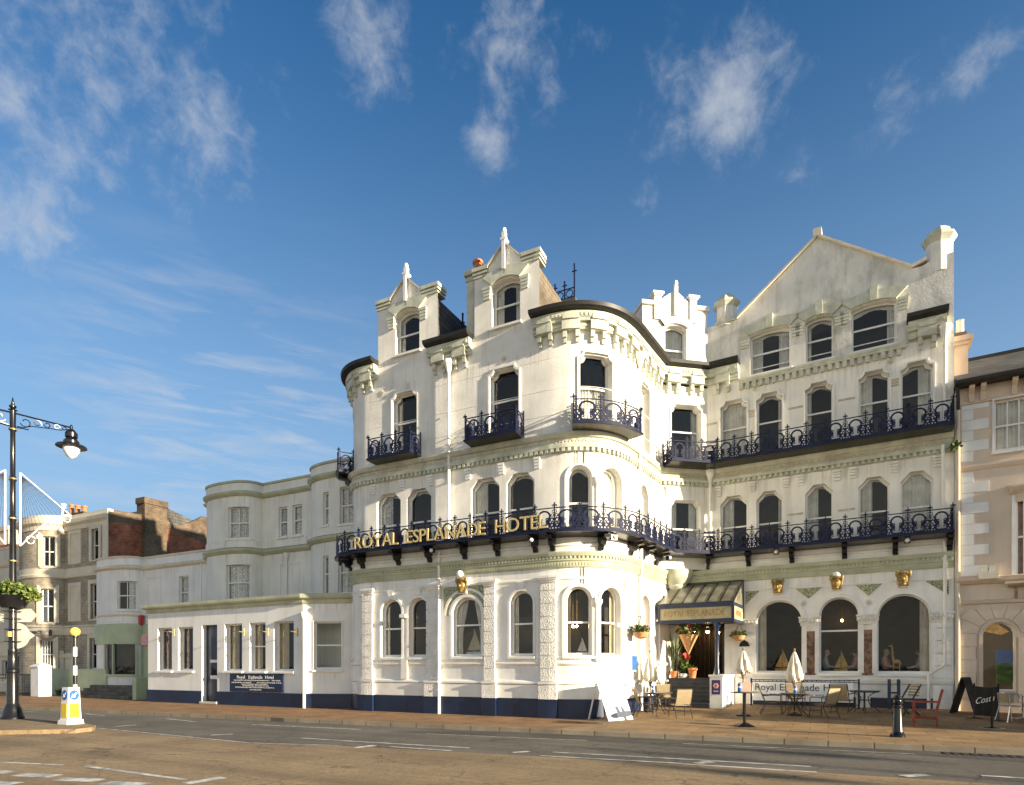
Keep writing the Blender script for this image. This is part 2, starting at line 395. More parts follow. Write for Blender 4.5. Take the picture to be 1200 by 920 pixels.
def sweep(mb, P, a, b, prof, m=0, closed=True):
    ss = P.samples(a, b); n = len(prof); vs = [P(s, z, d) for s in ss for d, z in prof]; fs = []
    for i in range(len(ss)-1):
        for k in range(n if closed else n-1): fs.append((i*n+k, i*n+(k+1) % n, (i+1)*n+(k+1) % n, (i+1)*n+k))
    if closed: fs += [tuple(range(n))[::-1], tuple((len(ss)-1)*n+k for k in range(n))]
    mb.add(vs, fs, m)
def pbox(mb, P, a, b, z0, z1, d0, d1, m=0): sweep(mb, P, a, b, [(d0,z0),(d1,z0),(d1,z1),(d0,z1)], m)
def strip(mb, P, pts, w, d, t=.022, m=0, closed=False):
    """flat cast-iron bar following (s,z) points on a facade path"""
    n = len(pts); L = []; R = []
    for i in range(n):
        a = pts[(i-1) % n] if closed or i else pts[i]; b = pts[(i+1) % n] if closed or i < n-1 else pts[i]
        tx, tz = b[0]-a[0], b[1]-a[1]; q = math.hypot(tx, tz) or 1
        nx, nz = -tz/q*w/2, tx/q*w/2
        L.append((pts[i][0]+nx, pts[i][1]+nz)); R.append((pts[i][0]-nx, pts[i][1]-nz))
    vs = []
    for i in range(n):
        vs += [P(*L[i], d+t/2), P(*R[i], d+t/2), P(*R[i], d-t/2), P(*L[i], d-t/2)]
    fs = []
    for i in range(n if closed else n-1):
        j = (i+1) % n
        for k in range(4): fs.append((i*4+k, i*4+(k+1) % 4, j*4+(k+1) % 4, j*4+k))
    if not closed: fs += [(0,1,2,3), ((n-1)*4+3, (n-1)*4+2, (n-1)*4+1, (n-1)*4)]
    mb.add(vs, fs, m)
def inside(p, poly):
    x, y = p; c = False; j = len(poly)-1
    for i in range(len(poly)):
        if (poly[i][1] > y) != (poly[j][1] > y) and x < (poly[j][0]-poly[i][0])*(y-poly[i][1])/(poly[j][1]-poly[i][1])+poly[i][0]: c = not c
        j = i
    return c
def plate(mb, P, outline, holes, d, m=0, back=None, zm=None):
    """sheet with openings on a facade path; reveals run back to depth 'back'"""
    vs = []; es = []
    def lp(q):
        k = len(vs); vs.extend(V(p) for p in q); es.extend((k+i, k+(i+1) % len(q)) for i in range(len(q)))
    lp(outline)
    for h in holes: lp(h)
    z0 = min(p[1] for p in outline); z1 = max(p[1] for p in outline); a = min(p[0] for p in outline); b = max(p[0] for p in outline)
    for s in P.s:
        if a+.001 < s < b-.001:
            k = len(vs); vs.extend([V((s, z0-.01)), V((s, z1+.01))]); es.append((k, k+1))
    r = delaunay_2d_cdt(vs, es, [], 0, 1e-5)
    co, fs = r[0], r[2]; keep = []
    for f in fs:
        c = (sum(co[i].x for i in f)/len(f), sum(co[i].y for i in f)/len(f))
        if inside(c, outline) and not any(inside(c, h) for h in holes): keep.append(tuple(f))
    mb.add([P(c.x, c.y, d) for c in co], keep, m)
    if back is not None:
        for h in holes:
            n = len(h); q = [P(s, z, d) for s, z in h]+[P(s, z, back) for s, z in h]
            mb.add(q, [(k, (k+1) % n, n+(k+1) % n, n+k) for k in range(n)], m)
def loop(kind, sc, hw, z0, z1, c=.3, n=9):
    q = [(sc-hw, z0), (sc+hw, z0)]
    if kind == 'flat': q += [(sc+hw, z1), (sc-hw, z1)]
    elif kind == 'arch':
        q += [(sc+hw*math.cos(a), z1-hw+hw*math.sin(a)) for a in [pi*k/(2*n) for k in range(2*n+1)]]
    elif kind == 'seg':
        r = (hw*hw+c*c)/(2*c); al = math.asin(min(1, hw/r))
        q += [(sc+r*math.sin(a), z1-r+r*math.cos(a)) for a in [al-2*al*k/n for k in range(n+1)]]
    elif kind == 'oct': q += [(sc+hw, z1-c), (sc+hw-c*.5, z1-c*.5), (sc+hw-c*.9, z1), (sc-hw+c*.9, z1), (sc-hw+c*.5, z1-c*.5), (sc-hw, z1-c)]
    elif kind == 'cove':
        q += [(sc+hw, z1-c)]+[(sc+hw-c*math.sin(a), z1-c*math.cos(a)) for a in [pi/2*k/5 for k in range(1, 6)]]
        q += [(sc-hw+c*math.sin(a), z1-c*math.cos(a)) for a in [pi/2*k/5 for k in range(5, 0, -1)]]+[(sc-hw, z1-c)]
    return q
def ring(mb, P, outer, inner, d0, d1, m=0):
    n = len(outer)
    vs = [P(*p, d1) for p in outer]+[P(*p, d1) for p in inner]+[P(*p, d0) for p in inner]+[P(*p, d0) for p in outer]
    fs = []
    for k in range(n):
        j = (k+1) % n
        fs += [(k, j, n+j, n+k), (n+k, n+j, 2*n+j, 2*n+k), (3*n+k, 3*n+j, j, k), (2*n+k, 2*n+j, 3*n+j, 3*n+k)]
    mb.add(vs, fs, m)
def openring(mb, P, outer, inner, d0, d1, m=0):
    """moulding round an opening without its bottom edge (first edge of the loops is the sill)"""
    n = len(outer); o = outer[1:]+outer[:1]; i = inner[1:]+inner[:1]
    vs = []; fs = []
    for a, b in zip(o, i): vs += [P(*a, d0), P(*a, d1), P(*b, d1), P(*b, d0)]
    for k in range(n-1):
        for e in range(4): fs.append((k*4+e, k*4+(e+1) % 4, k*4+4+(e+1) % 4, k*4+4+e))
    fs += [(0,1,2,3), ((n-1)*4+3, (n-1)*4+2, (n-1)*4+1, (n-1)*4)]
    mb.add(vs, fs, m)
WN = [0]
def window(par, P, s0, s1, z0, z1, kind='flat', c=.3, rv=.18, rail=None, vbar=0, hbar=(), curt='both', cm='curtain', fw=.06, sill=.1, surround=0., smat='trim', pane='pane', val=0., cw=.3):
    """sash window; returns the hole to cut in the wall"""
    sc, hw = (s0+s1)/2, (s1-s0)/2
    hole = loop(kind, sc, hw, z0, z1, c)
    inn = loop(kind, sc, hw-fw, z0+fw*1.3, z1-fw, c if kind != 'seg' else c*.95)
    mb = MB(); ring(mb, P, hole, inn, -rv-.08, -rv)
    if rail: pbox(mb, P, sc-hw+fw*.6, sc+hw-fw*.6, rail-.03, rail+.03, -rv-.055, -rv-.008)
    for k in range(vbar):
        x = sc-hw+fw+(2*hw-2*fw)*(k+1)/(vbar+1)
        pbox(mb, P, x-.018, x+.018, z0+fw, z1-fw-(.0 if kind == 'flat' else c*.2), -rv-.052, -rv-.012)
    for zz in hbar: pbox(mb, P, sc-hw+fw*.6, sc+hw-fw*.6, zz-.015, zz+.015, -rv-.05, -rv-.014)
    w = mb.build('window', 'sash', par)
    p = MB(); n = len(inn); p.add([P(s, z, -rv-.04) for s, z in inn], [tuple(range(n))]); p.build('pane', pane, w, normals=False)
    if sill:
        sb = MB(); sweep(sb, P, sc-hw-.07, sc+hw+.07, [(-rv+.002, z0-.11), (sill, z0-.11), (sill, z0-.03), (-rv+.002, z0-.004)]); sb.build('sill', smat, w)
    if surround:
        rb = MB(); openring(rb, P, loop(kind, sc, hw+surround, z0, z1+surround, c), loop(kind, sc, hw-.0, z0, z1, c), .0, .045); rb.build('surround', smat, w, smooth=True)
    if curt:
        cb = MB(); W = 2*hw
        R = {'both': [(sc-hw, sc-hw+W*cw), (sc+hw-W*cw, sc+hw)], 'left': [(sc-hw, sc-hw+W*.45)], 'right': [(sc+hw-W*.45, sc+hw)], 'full': [(sc-hw, sc+hw)],
             'L': [(sc-hw, sc-hw+W*.2)], 'R': [(sc+hw-W*.2, sc+hw)], 'tie': [(sc-hw, sc-hw+W*.42), (sc+hw-W*.42, sc+hw)], 'net': [(sc-hw, sc+hw)]}[curt]
        WN[0] += 1; ph = WN[0]*1.7
        for gi, (a, b) in enumerate(R):
            n = max(6, int((b-a)*26)); zz0 = z0+.02; zz1 = z1
            if curt == 'net': zz1 = rail or z1
            rows = 6 if curt == 'tie' else 2; vs = []
            for i in range(rows):
                u = i/(rows-1); z = zz0+(zz1-zz0)*u
                k = 1.0
                if curt == 'tie': k = .45+.55*abs(u-.35)/.65 if u > .35 else .45+.15*(.35-u)
                for j in range(n+1):
                    q = j/n
                    s = a+(b-a)*q*k if gi == 0 else b-(b-a)*(1-q)*k
                    vs.append(P(s, z, -rv-.125+.03*math.sin(j*1.9+ph)+.012*math.sin(j*.7+ph*2)))
            fs = [(i*(n+1)+j, i*(n+1)+j+1, (i+1)*(n+1)+j+1, (i+1)*(n+1)+j) for i in range(rows-1) for j in range(n)]
            cb.add(vs, fs)
        if val:
            n = 24; vs = []
            for j in range(n+1):
                s = sc-hw+2*hw*j/n; vs += [P(s, z1, -rv-.105), P(s, z1-val*(.8+.3*math.cos(j*pi*2/n)), -rv-.105+.012*math.sin(j*2.1))]
            cb.add(vs, [(2*j, 2*j+2, 2*j+3, 2*j+1) for j in range(n)])
        cb.build('curtain', cm, w, normals=False, smooth=True)
    return hole
def text(body, size, ext=.01, spacing=1.0, shear=0.):
    c = bpy.data.curves.new('t', 'FONT'); c.body = body; c.size = size; c.extrude = ext; c.align_x = 'LEFT'; c.space_character = spacing; c.shear = shear; c.resolution_u = 3
    o = bpy.data.objects.new('t', c); COL.objects.link(o); dg = bpy.context.evaluated_depsgraph_get()
    m = bpy.data.meshes.new_from_object(o.evaluated_get(dg)); bpy.data.objects.remove(o); bpy.data.curves.remove(c)
    vs = [v.co.copy() for v in m.vertices]; fs = [tuple(p.vertices) for p in m.polygons]; bpy.data.meshes.remove(m)
    return vs, fs
def text_on(mb, body, size, fn, width=None, ext=.01, m=0, spacing=1.0, align='c', shear=0., bold=0.):
    """lay a line of text with fn(u, v, w): u along the line, v up, w outwards"""
    vs, fs = text(body, size, ext, spacing, shear)
    if not vs: return
    x0 = min(v.x for v in vs); x1 = max(v.x for v in vs); k = width/(x1-x0) if width else 1.0
    off = {'c': -(x0+x1)/2, 'l': -x0, 'r': -x1}[align]
    mb.add([fn((v.x+off)*k, v.y, v.z) for v in vs], fs, m)
def leaves(mb, c, r, n, size, m=0, seed=1, flat=1.0, ms=(0,)):
    rnd = random.Random(seed); c = V(c)
    for _ in range(n):
        d = V((rnd.gauss(0,1), rnd.gauss(0,1), rnd.gauss(0,1)*flat)).normalized()*rnd.random()**.45
        p = c+V((d.x*r[0], d.y*r[1], d.z*r[2])); s = size*(.6+.8*rnd.random())
        a = V((rnd.uniform(-1,1), rnd.uniform(-1,1), rnd.uniform(-.5,1))).normalized(); b = a.orthogonal().normalized()
        b = (b*math.cos(rnd.random()*6)+a.cross(b)*math.sin(rnd.random()*6)).normalized()
        mb.add([p, p+a*s*.5+b*s*.28, p+a*s, p+a*s*.5-b*s*.28], [(0,1,2,3)], rnd.choice(ms))
def arc(cx, cz, r, a0, a1, n=10, rz=None):
    rz = rz or r
    return [(cx+r*math.cos(math.radians(a0+(a1-a0)*k/n)), cz+rz*math.sin(math.radians(a0+(a1-a0)*k/n))) for k in range(n+1)]
def railing(P, a, b, z, d, par, h=.74, mod=.62, mat='iron_blue', name='railing'):
    mb = MB(); n = max(1, round((b-a)/mod)); w = (b-a)/n; r = w/2-.07; S = strip
    pbox(mb, P, a, b, z, z+.04, d-.03, d+.03); pbox(mb, P, a, b, z+h-.025, z+h+.005, d-.015, d+.015)
    for i in range(n+1):
        x = a+w*i
        S(mb, P, [(x, z), (x, z+h+.06)], .03, d, .03)
        zt = z+h+.09
        S(mb, P, [(x-.055, zt), (x+.055, zt)], .022, d); S(mb, P, [(x, zt-.05), (x, zt+.08)], .03, d)
        S(mb, P, arc(x-.045, zt-.02, .026, 0, 360, 7)[:-1], .016, d, closed=True); S(mb, P, arc(x+.045, zt-.02, .026, 0, 360, 7)[:-1], .016, d, closed=True)
    HG = [(.10,.09),(.125,.125),(.17,.13),(.22,.10),(.26,.055),(.30,.05),(.34,.075),(.40,.125),(.46,.15)]
    kx = w/.62; kz = h/.74
    for i in range(n):
        x0 = a+w*i; x1 = x0+w; xc = (x0+x1)/2; zc = z+.46*kz; ro = .205*kx; ri = .15*kx
        out = [(x0+.002,z+.035),(x1-.002,z+.035),(x1-.002,z+.40*kz),(xc+ro+.02,z+.44*kz)]+arc(xc, zc, ro, 0, 180, 10)+[(xc-ro-.02,z+.44*kz),(x0+.002,z+.40*kz)]
        hg = [(xc-hx*kx, z+hz*kz) for hz, hx in HG][::-1]+[(xc+hx*kx, z+hz*kz) for hz, hx in HG]+arc(xc, zc+.002, ri, 8, 172, 8)
        hs = [hg]
        for sg in (-1, 1):
            for ux, uz, r in ((.235,.345,.034),(.262,.255,.024),(.195,.275,.026),(.235,.17,.034),(.185,.085,.022),(.265,.085,.026),(.285,.31,.014),(.215,.43,.018)):
                hs.append([(xc+sg*ux*kx+r*math.cos(q+.4), z+uz*kz+r*1.25*math.sin(q+.4)) for q in [2*pi*t/6 for t in range(6)]])
        plate(mb, P, out, hs, d+.011, back=d-.011); plate(mb, P, out, hs, d-.011)
        for sg in (-1, 1):
            xs = xc+sg*ri
            S(mb, P, arc(xs-sg*.045*kx, z+.37*kz, .04, 90-sg*60, 90+sg*200, 7), .026, d, .034)
            S(mb, P, arc(xs-sg*.05*kx, z+.20*kz, .035, 90-sg*60, 90+sg*200, 7), .026, d, .034)
            S(mb, P, [(xc+sg*w/2,z+.56*kz),(xc+sg*(w/2-.07),z+.60*kz),(xc+sg*(w/2-.045),z+.66*kz),(xc+sg*w/2,z+.66*kz)], .02, d)
            S(mb, P, arc(xc+sg*(w/2-.06), z+.50*kz, .042, 0, 360, 8)[:-1], .02, d, closed=True)
    return mb.build(name, mat, par, normals=False, weld=False)
# ================================================================ THE HOTEL
def catmull(pts, n=5):
    r = []
    for i in range(1, len(pts)-2):
        p0, p1, p2, p3 = [V(p) for p in pts[i-1:i+3]]
        for k in range(n):
            t = k/n
            r.append(tuple(.5*((2*p1)+(p2-p0)*t+(2*p0-5*p1+4*p2-p3)*t*t+(3*p1-p0-3*p2+p3)*t**3)))
    r.append(tuple(pts[-2])); return r
_arc = [(-16.12-1.6*math.cos(a), 20.7-1.6*math.sin(a)) for a in [math.radians(90)*k/16 for k in range(17)]]
_cur = catmull([(-8.9,19.1),(-8.3,19.11),(-7.74,19.18),(-7.36,19.32),(-7.0,19.53),(-6.66,19.85),(-6.38,20.36),(-6.21,21.0),(-6.14,21.5),(-6.0,22.7)], 4)
_main = [(-17.72,26.0)]+_arc+_cur
G = Path(_main+[(-5.72,25.585),(3.72,25.0)])                       # ground storey
U = Path(_main+[(-5.85,24.28),(-4.28,25.495),(3.72,25.0)])          # upper storeys, with the canted corner
hotel = thing('hotel', 'large white seaside hotel with curved corner bay, blue iron balconies and gables', 'hotel', (-6, 22, 0))
gS, uS = G.px, U.px
uEnd = U.L; gEnd = G.L
sRet = U.s[len(_main)]          # end of the return wall
sCh = U.s[len(_main)+1]         # end of the canted corner
gRet = G.s[len(_main)]          # ground-storey inner corner
holesG = []; holesU = []

# ---- ground-storey windows
for a, b, k in [(447,471,'L'),(479,502.5,'R')]:
    holesG.append(window(hotel, G, gS(a), gS(b), 2.1, 4.3, 'arch', rail=3.18, curt=k, surround=.09))
holesG.append(window(hotel, G, gS(530.5), gS(564.5), 2.1, 4.2, 'arch', rail=3.22, curt='tie', surround=.1))
holesG.append(window(hotel, G, gS(598), gS(625), 2.1, 4.32, 'arch', rail=3.2, curt='L', surround=.09))
holesG.append(window(hotel, G, gS(662), gS(694), 2.1, 4.38, 'arch', rail=3.2, curt='L', surround=.09, cm='cream_curtain'))
holesG.append(window(hotel, G, gS(703.5), gS(726.5), 2.1, 4.38, 'arch', rail=3.2, curt='R', surround=.09, cm='cream_curtain'))
holesG.append(window(hotel, G, gS(750), gS(760.5), 2.1, 4.35, 'arch', rail=3.2, curt='both', surround=.09, cm='cream_curtain'))
sl = U.s[9]
holesG.append(window(hotel, G, sl-.45, sl+.2, 2.1, 4.3, 'arch', rail=3.2, curt='both', surround=.07))
# dining-room arches of the wing
for a, b, k, rl in [(886,940.5,'L',None),(960,1007,None,3.02),(1027.5,1091.5,'R',None)]:
    holesG.append(window(hotel, G, gS(a), gS(b), 1.5, 4.22, 'arch', rail=rl, curt=k, surround=.14, fw=.05, rv=.16, pane='tinted_pane'))
# entrance opening
eA, eB = gRet+.30, gS(849)
holesG.append(loop('flat', (eA+eB)/2, (eB-eA)/2, 1.27, 3.72))
w = MB(); plate(w, G, [(0,-.3),(gEnd,-.3),(gEnd,5.6),(0,5.6)], holesG, 0, back=-.19)
w.build('wall', 'paint', hotel, smooth=True, normals=False)

# ---- first floor
F1 = dict(rail=7.19, rv=.22)
for a, b, k, cm in [(441.5,469.5,'left','net'),(477,505.3,'R','curtain'),(552,585.3,'left','curtain'),(593.3,626.3,'R','curtain')]:
    holesU.append(window(hotel, U, uS(a), uS(b), 6.2, 8.38, 'oct', .3, curt=k, cm=cm, val=.22, **F1))
holesU.append(window(hotel, U, uS(663.5), uS(694), 6.2, 8.4, 'arch', curt='L', val=.3, surround=.05, **F1))
holesU.append(window(hotel, U, uS(703.5), uS(727.8), 6.2, 8.4, 'arch', curt='full', surround=.05, **F1))
holesU.append(window(hotel, U, uS(750), uS(760), 6.2, 8.4, 'oct', .3, curt='both', **F1))
holesU.append(window(hotel, U, sl-.45, sl+.25, 6.2, 8.35, 'arch', curt='both', **F1))
cw0, cw1 = uS(786.5), uS(821.5)
holesU.append(window(hotel, U, cw0, cw1, 6.2, 8.3, 'oct', .2, curt='both', **F1))
WX = [(844,875.5),(886.3,917),(943.5,976),(1006,1042.4),(1055.5,1093.6)]
for (a, b), k in zip(WX, ['left','R','left','left','full']):
    holesU.append(window(hotel, U, uS(a), uS(b), 6.2, 8.38, 'oct', .3, curt=k, val=.2, **F1))
# ---- second floor
F2 = dict(rail=11.05, rv=.22)
for a, b, k in [(460,489,'L'),(573.8,608,None)]:
    holesU.append(window(hotel, U, uS(a), uS(b), 9.62, 12.12, 'cove', .2, curt=k, surround=.06, **F2))
holesU.append(window(hotel, U, uS(678.5), uS(717), 9.62, 12.15, 'cove', .2, curt='net', surround=.06, **F2))
holesU.append(window(hotel, U, uS(750.5), uS(760.5), 9.62, 12.15, 'cove', .15, curt='both', surround=.05, **F2))
holesU.append(window(hotel, U, sl-.4, sl+.2, 9.62, 12.0, 'arch', curt='both', **F2))
holesU.append(window(hotel, U, cw0, cw1, 9.62, 12.05, 'cove', .18, curt='R', surround=.05, **F2))
for (a, b), k in zip(WX, ['full','R','L','left','right']):
    holesU.append(window(hotel, U, uS(a), uS(b), 9.62, 12.1, 'cove', .2, curt=k, val=.28, surround=.05, **F2))
# ---- attic
d1a, d1b, d2a, d2b = uS(443), uS(513), uS(556), uS(632)
for a, b, k in [(463.5,491.5,'L'),(576.5,609.5,'both')]:
    holesU.append(window(hotel, U, uS(a), uS(b), 13.62, 15.22, 'seg', .16, rv=.24, rail=14.4, curt=k, val=.3))
for a, b, k in [(879,926,'both'),(943.6,976.3,'L'),(997.5,1050.5,'R')]:
    holesU.append(window(hotel, U, uS(a), uS(b), 12.92, 14.5, 'seg', .11, rv=.2, rail=13.72, hbar=(13.2,), curt=k, val=.28))
# ---- upper wall outlines
sg = uS
top = [(d1a,13.45),(d1a,15.72),(sg(457),15.72),(sg(476.5),16.42),(sg(495),15.72),(d1b,15.72),(d1b,13.45),
       (d2a,13.45),(d2a,15.72),(sg(570.5),15.72),(sg(591.3),16.42),(sg(612),15.72),(d2b,15.72),(d2b,13.45)]
w = MB(); sSplit = sRet
plate(w, U, [(0,5.6),(sSplit,5.6),(sSplit,13.45)]+top[::-1]+[(0,13.45)], [h for h in holesU if h[0][0] < sSplit-.01], 0, back=-.24)
w.build('wall', 'roughcast', hotel, smooth=True, normals=False)
gA, gB, gP, gM = sg(866), sg(1068), sg(958), uS(1086)
wtop = [(sRet,15.2),(gA,15.2)]+[(gA+(gP-gA)*k, 15.25+(17.4-15.25)*k) for k in (0,.5,1)]+[(gP+(gB-gP)*k, 17.4+(15.32-17.4)*k) for k in (.5,1)]+[(gB+(uEnd-gB)*.25,15.3),(gB+(uEnd-gB)*.5,15.42),(uEnd,15.5)]
hw = [h for h in holesU if h[0][0] > sSplit-.01]
w = MB(); cut = 12.78
plate(w, U, [(sSplit,5.6),(uEnd,5.6),(uEnd,cut),(sSplit,cut)], [h for h in hw if h[0][1] < cut], 0, back=-.24)
w.build('wall', 'wing_paint', hotel, smooth=True, normals=False)
w = MB(); plate(w, U, [(sCh,cut),(uEnd,cut)]+[p for p in wtop[::-1] if p[0] > sCh+.01]+[(sCh,15.2)], [h for h in hw if h[0][1] >= cut], 0, back=-.24)
w.build('gable_wall', 'grimy', hotel, smooth=True, normals=False)
# side and back walls, roofs
b = MB()
b.box(-17.715, 3.72, 30.0, 30.3, 0, 13.4)
b.box(-17.72, -17.42, 26.0, 30.0, 0, 13.4); b.box(3.42, 3.715, 25.05, 30, -.2, 15.4)
b.build('back_wall', 'wing_paint', hotel)
b = MB()
poly = [(q.x, q.y) for q in U.p if q.y < 24.3]+[(-5.0,25.0),(-4.28,25.6),(-4.2,30.2),(-17.7,30.2)]
cx = lambda x, y: V((x+(.12 if x < -16.5 else -.1 if x > -7 else 0), y+.12, 13.42)); b.prism(poly, cx, lambda x, y: cx(x, y)+V((0,0,.06)))
b.build('roof', 'gutter', hotel)
b = MB()   # pitched roof behind the wing gable
gp = [(gA+.1,13.4),(uEnd-.35,13.4),(gB-.1,15.2),(gP,17.2),(gA+.1,15.05)]
b.prism(gp, lambda s, z: U(s, z, -1.7), lambda s, z: U(s, z, -5.0)); b.build('roof', 'slate', hotel)
b = MB()   # coping of the gable
def cope(s0, z0, s1, z1, t=.09, wd=.12):
    b.hexa([U(s0,z0,-.35), U(s0,z0,wd), U(s1,z1,wd), U(s1,z1,-.35), U(s0,z0+t,-.35), U(s0,z0+t,wd), U(s1,z1+t,wd), U(s1,z1+t,-.35)])
cope(gA-.05,15.22,gP,17.4); cope(gP,17.4,gB,15.32); cope(gB,15.32,gM,15.45); cope(sCh+.3,15.2,gA-.05,15.2,.06,.06)
pbox(b, U, gP-.14, gP+.14, 17.4, 17.68, -.3, .13)
b.build('gable_coping', 'stone_trim', hotel)
def pier(s0, s1, z0, z1, m='grimy', dm=.45):
    sc = (s0+s1)/2; r = (s1-s0)/2; c = U(sc, 0, -r*.85)
    q = MB(); k = 1.08
    q.lathe((c.x, c.y, 0), [(r*k, z0), (r*k, z1)], 8); p = q.build('gable_pier', m, hotel)
    q = MB(); q.lathe((c.x, c.y, 0), [(r*1.1,z1),(r*1.28,z1+.1),(r*1.4,z1+.16),(r*1.4,z1+.24),(r*1.15,z1+.30),(r*1.0,z1+.42),(r*.6,z1+dm+.1),(r*.12,z1+dm+.17)], 8); q.build('cap', 'pale_green', p)
pier(gM, uEnd-.02, 15.0, 16.0); pier(uS(838), uS(861), 15.1, 15.85)
# ---- dark rooms behind the glass
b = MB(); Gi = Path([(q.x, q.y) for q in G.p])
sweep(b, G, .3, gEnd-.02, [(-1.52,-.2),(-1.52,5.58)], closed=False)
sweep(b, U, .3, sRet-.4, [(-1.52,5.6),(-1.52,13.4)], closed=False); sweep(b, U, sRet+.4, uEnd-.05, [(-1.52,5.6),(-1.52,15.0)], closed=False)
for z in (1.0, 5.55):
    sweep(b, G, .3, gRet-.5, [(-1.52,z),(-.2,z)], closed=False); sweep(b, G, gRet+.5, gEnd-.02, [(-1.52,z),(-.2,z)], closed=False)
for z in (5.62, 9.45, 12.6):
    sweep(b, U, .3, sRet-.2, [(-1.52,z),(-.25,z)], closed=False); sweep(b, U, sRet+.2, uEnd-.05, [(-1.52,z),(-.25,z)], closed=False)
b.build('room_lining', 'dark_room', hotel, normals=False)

# ---- plinth, dado and ground-storey mouldings
eL = gRet+.05                      # the plinth stops at the entrance steps
b = MB()
sweep(b, G, 0, gRet-2.0, [(0,-.2),(.07,-.2),(.07,.62),(0,.64)])
sweep(b, G, gS(1020), gEnd, [(0,-.2),(.07,-.2),(.07,.62),(0,.64)])
sweep(b, G, gS(866), gS(1003), [(0,-.2),(.07,-.2),(.07,.62),(0,.64)])
b.build('plinth', 'navy', hotel, smooth=True)
b = MB()
def mould(a, c, prof): sweep(b, G, a, c, prof)
for a, c in [(0, gRet-.35)]:
    mould(a, c, [(0,.64),(.045,.64),(.045,1.1),(0,1.12)])
    mould(a, c, [(0,1.12),(.075,1.14),(.075,1.2),(.03,1.26),(0,1.26)])
    mould(a, c, [(0,1.74),(.03,1.76),(.08,1.82),(.08,1.87),(0,1.89)])
    mould(a, c, [(0,4.62),(.03,4.62),(.04,4.68),(0,4.70)])
for a, c in [(gS(864), gEnd-.01)]:
    mould(a, c, [(0,1.1),(.06,1.12),(.09,1.2),(.09,1.27),(0,1.3)])
    mould(a, c, [(0,4.62),(.02,4.62),(.03,4.66),(0,4.68)])
mould(0, gEnd-.01, [(0,5.53),(.05,5.53),(.05,5.7),(.09,5.74),(.09,5.8),(.03,5.84),(.03,6.0),(0,6.0)])
b.build('dado_moulding', 'trim', hotel, smooth=True)
# rusticated pilasters
PIL = [(424,438),(501,514),(568.5,581),(634.5,652)]
for a, c in PIL:
    s0, s1 = gS(a), gS(c); b = MB()
    pbox(b, G, s0-.06, s1+.06, -.2, .63, 0, .17, m=1)
    pbox(b, G, s0-.06, s1+.06, .63, 1.14, 0, .15); pbox(b, G, s0-.07, s1+.07, 1.14, 1.21, 0, .18, m=2)
    z = 1.24
    while z < 4.4:
        pbox(b, G, s0, s1, z, min(z+.40, 4.55), 0, .10); z += .435
    pbox(b, G, s0+.015, s1-.015, 1.22, 4.6, 0, .07, m=2)
    pbox(b, G, s0-.02, s1+.02, 4.55, 4.62, 0, .13, m=2); pbox(b, G, s0-.06, s1+.06, 4.62, 4.68, 0, .17, m=2); pbox(b, G, s0-.09, s1+.09, 4.68, 4.76, 0, .2, m=2)
    b.build('pilaster', ['stipple','navy','trim'], hotel)
for s0, s1 in [(U.s[15]+.0, U.s[16]+.0), (gS(731.5), gS(739)), (gRet-1.55, gRet-1.0)]:
    b = MB(); pbox(b, G, s0, s1, 1.2, 4.5, 0, .08); pbox(b, G, s0-.06, s1+.06, 4.5, 4.72, 0, .14); pbox(b, G, s0-.05, s1+.05, .63, 1.2, 0, .12); b.build('pilaster', 'paint', hotel)
for a, c in [(471.6,478.4)]:
    b = MB(); pbox(b, G, gS(a), gS(c)+.02, 1.26, 2.05, 0, .1); b.build('pilaster', 'paint', hotel)
# slim columns between the paired corner windows
for P, z0, z1 in ((G, 1.9, 3.75), (U, 6.2, 7.75)):
    b = MB(); c = P(P.px(699), 0, .02); b.lathe((c.x, c.y, 0), [(.12,z0),(.12,z0+.12),(.09,z0+.16),(.085,z1-.1),(.10,z1-.05),(.16,z1+.02),(.2,z1+.12),(.2,z1+.2)], 12)
    pbox(b, P, P.px(696.3), P.px(701.8), z1+.18, z1+.28, -.05, .13); b.build('column', 'trim', hotel, smooth=True)
# wedge keystones over the plain arched windows
b_list = [458.6, 490.3, 611.6]
for px in b_list:
    s = gS(px); b = MB()
    b.prism([(s-.09,4.4),(s+.09,4.4),(s+.15,4.62),(s-.15,4.62)], lambda u, z: G(u, z, 0), lambda u, z: G(u, z, .07)); b.build('keystone', 'trim', hotel)

# ---- green cornice over the ground storey
b = MB()
sweep(b, G, 0, gEnd-.01, [(0,5.02),(.05,5.02),(.07,5.06),(.07,5.2),(.11,5.24),(.11,5.3),(.09,5.31),(.09,5.37),(.15,5.38),(.19,5.47),(.2,5.52),(0,5.535)])
s = .2
while s < gEnd-.1:
    pbox(b, G, s, s+.06, 5.305, 5.372, .085, .135, m=1); s += .13
s = .2
while s < gEnd-.1:
    pbox(b, G, s, s+.05, 5.08, 5.17, .06, .085); s += .10
b.build('cornice', ['green_trim','pale_green'], hotel)
# ---- cornice below the second floor
b = MB()
sweep(b, U, 0, uEnd-.01, [(0,8.84),(.04,8.84),(.04,8.97),(.12,8.98),(.13,9.1),(.05,9.13),(.05,9.30),(.12,9.32),(.19,9.42),(.2,9.47),(0,9.49)])
s = .1
while s < uEnd-.1:
    if abs(s-sRet) > .1: pbox(b, U, s, s+.1, 8.86, 8.972, .035, .115)
    s += .19
s = .2
while s < uEnd-.2:
    if abs(s-sRet) > .2 and abs(s-sCh) > .2:
        c = s+.09
        strip(b, U, [(c-.07,9.17),(c+.01,9.26),(c+.08,9.18)], .05, .052, .03, m=1)
    s += .22
b.build('cornice', ['pale_green','pink_frieze'], hotel)
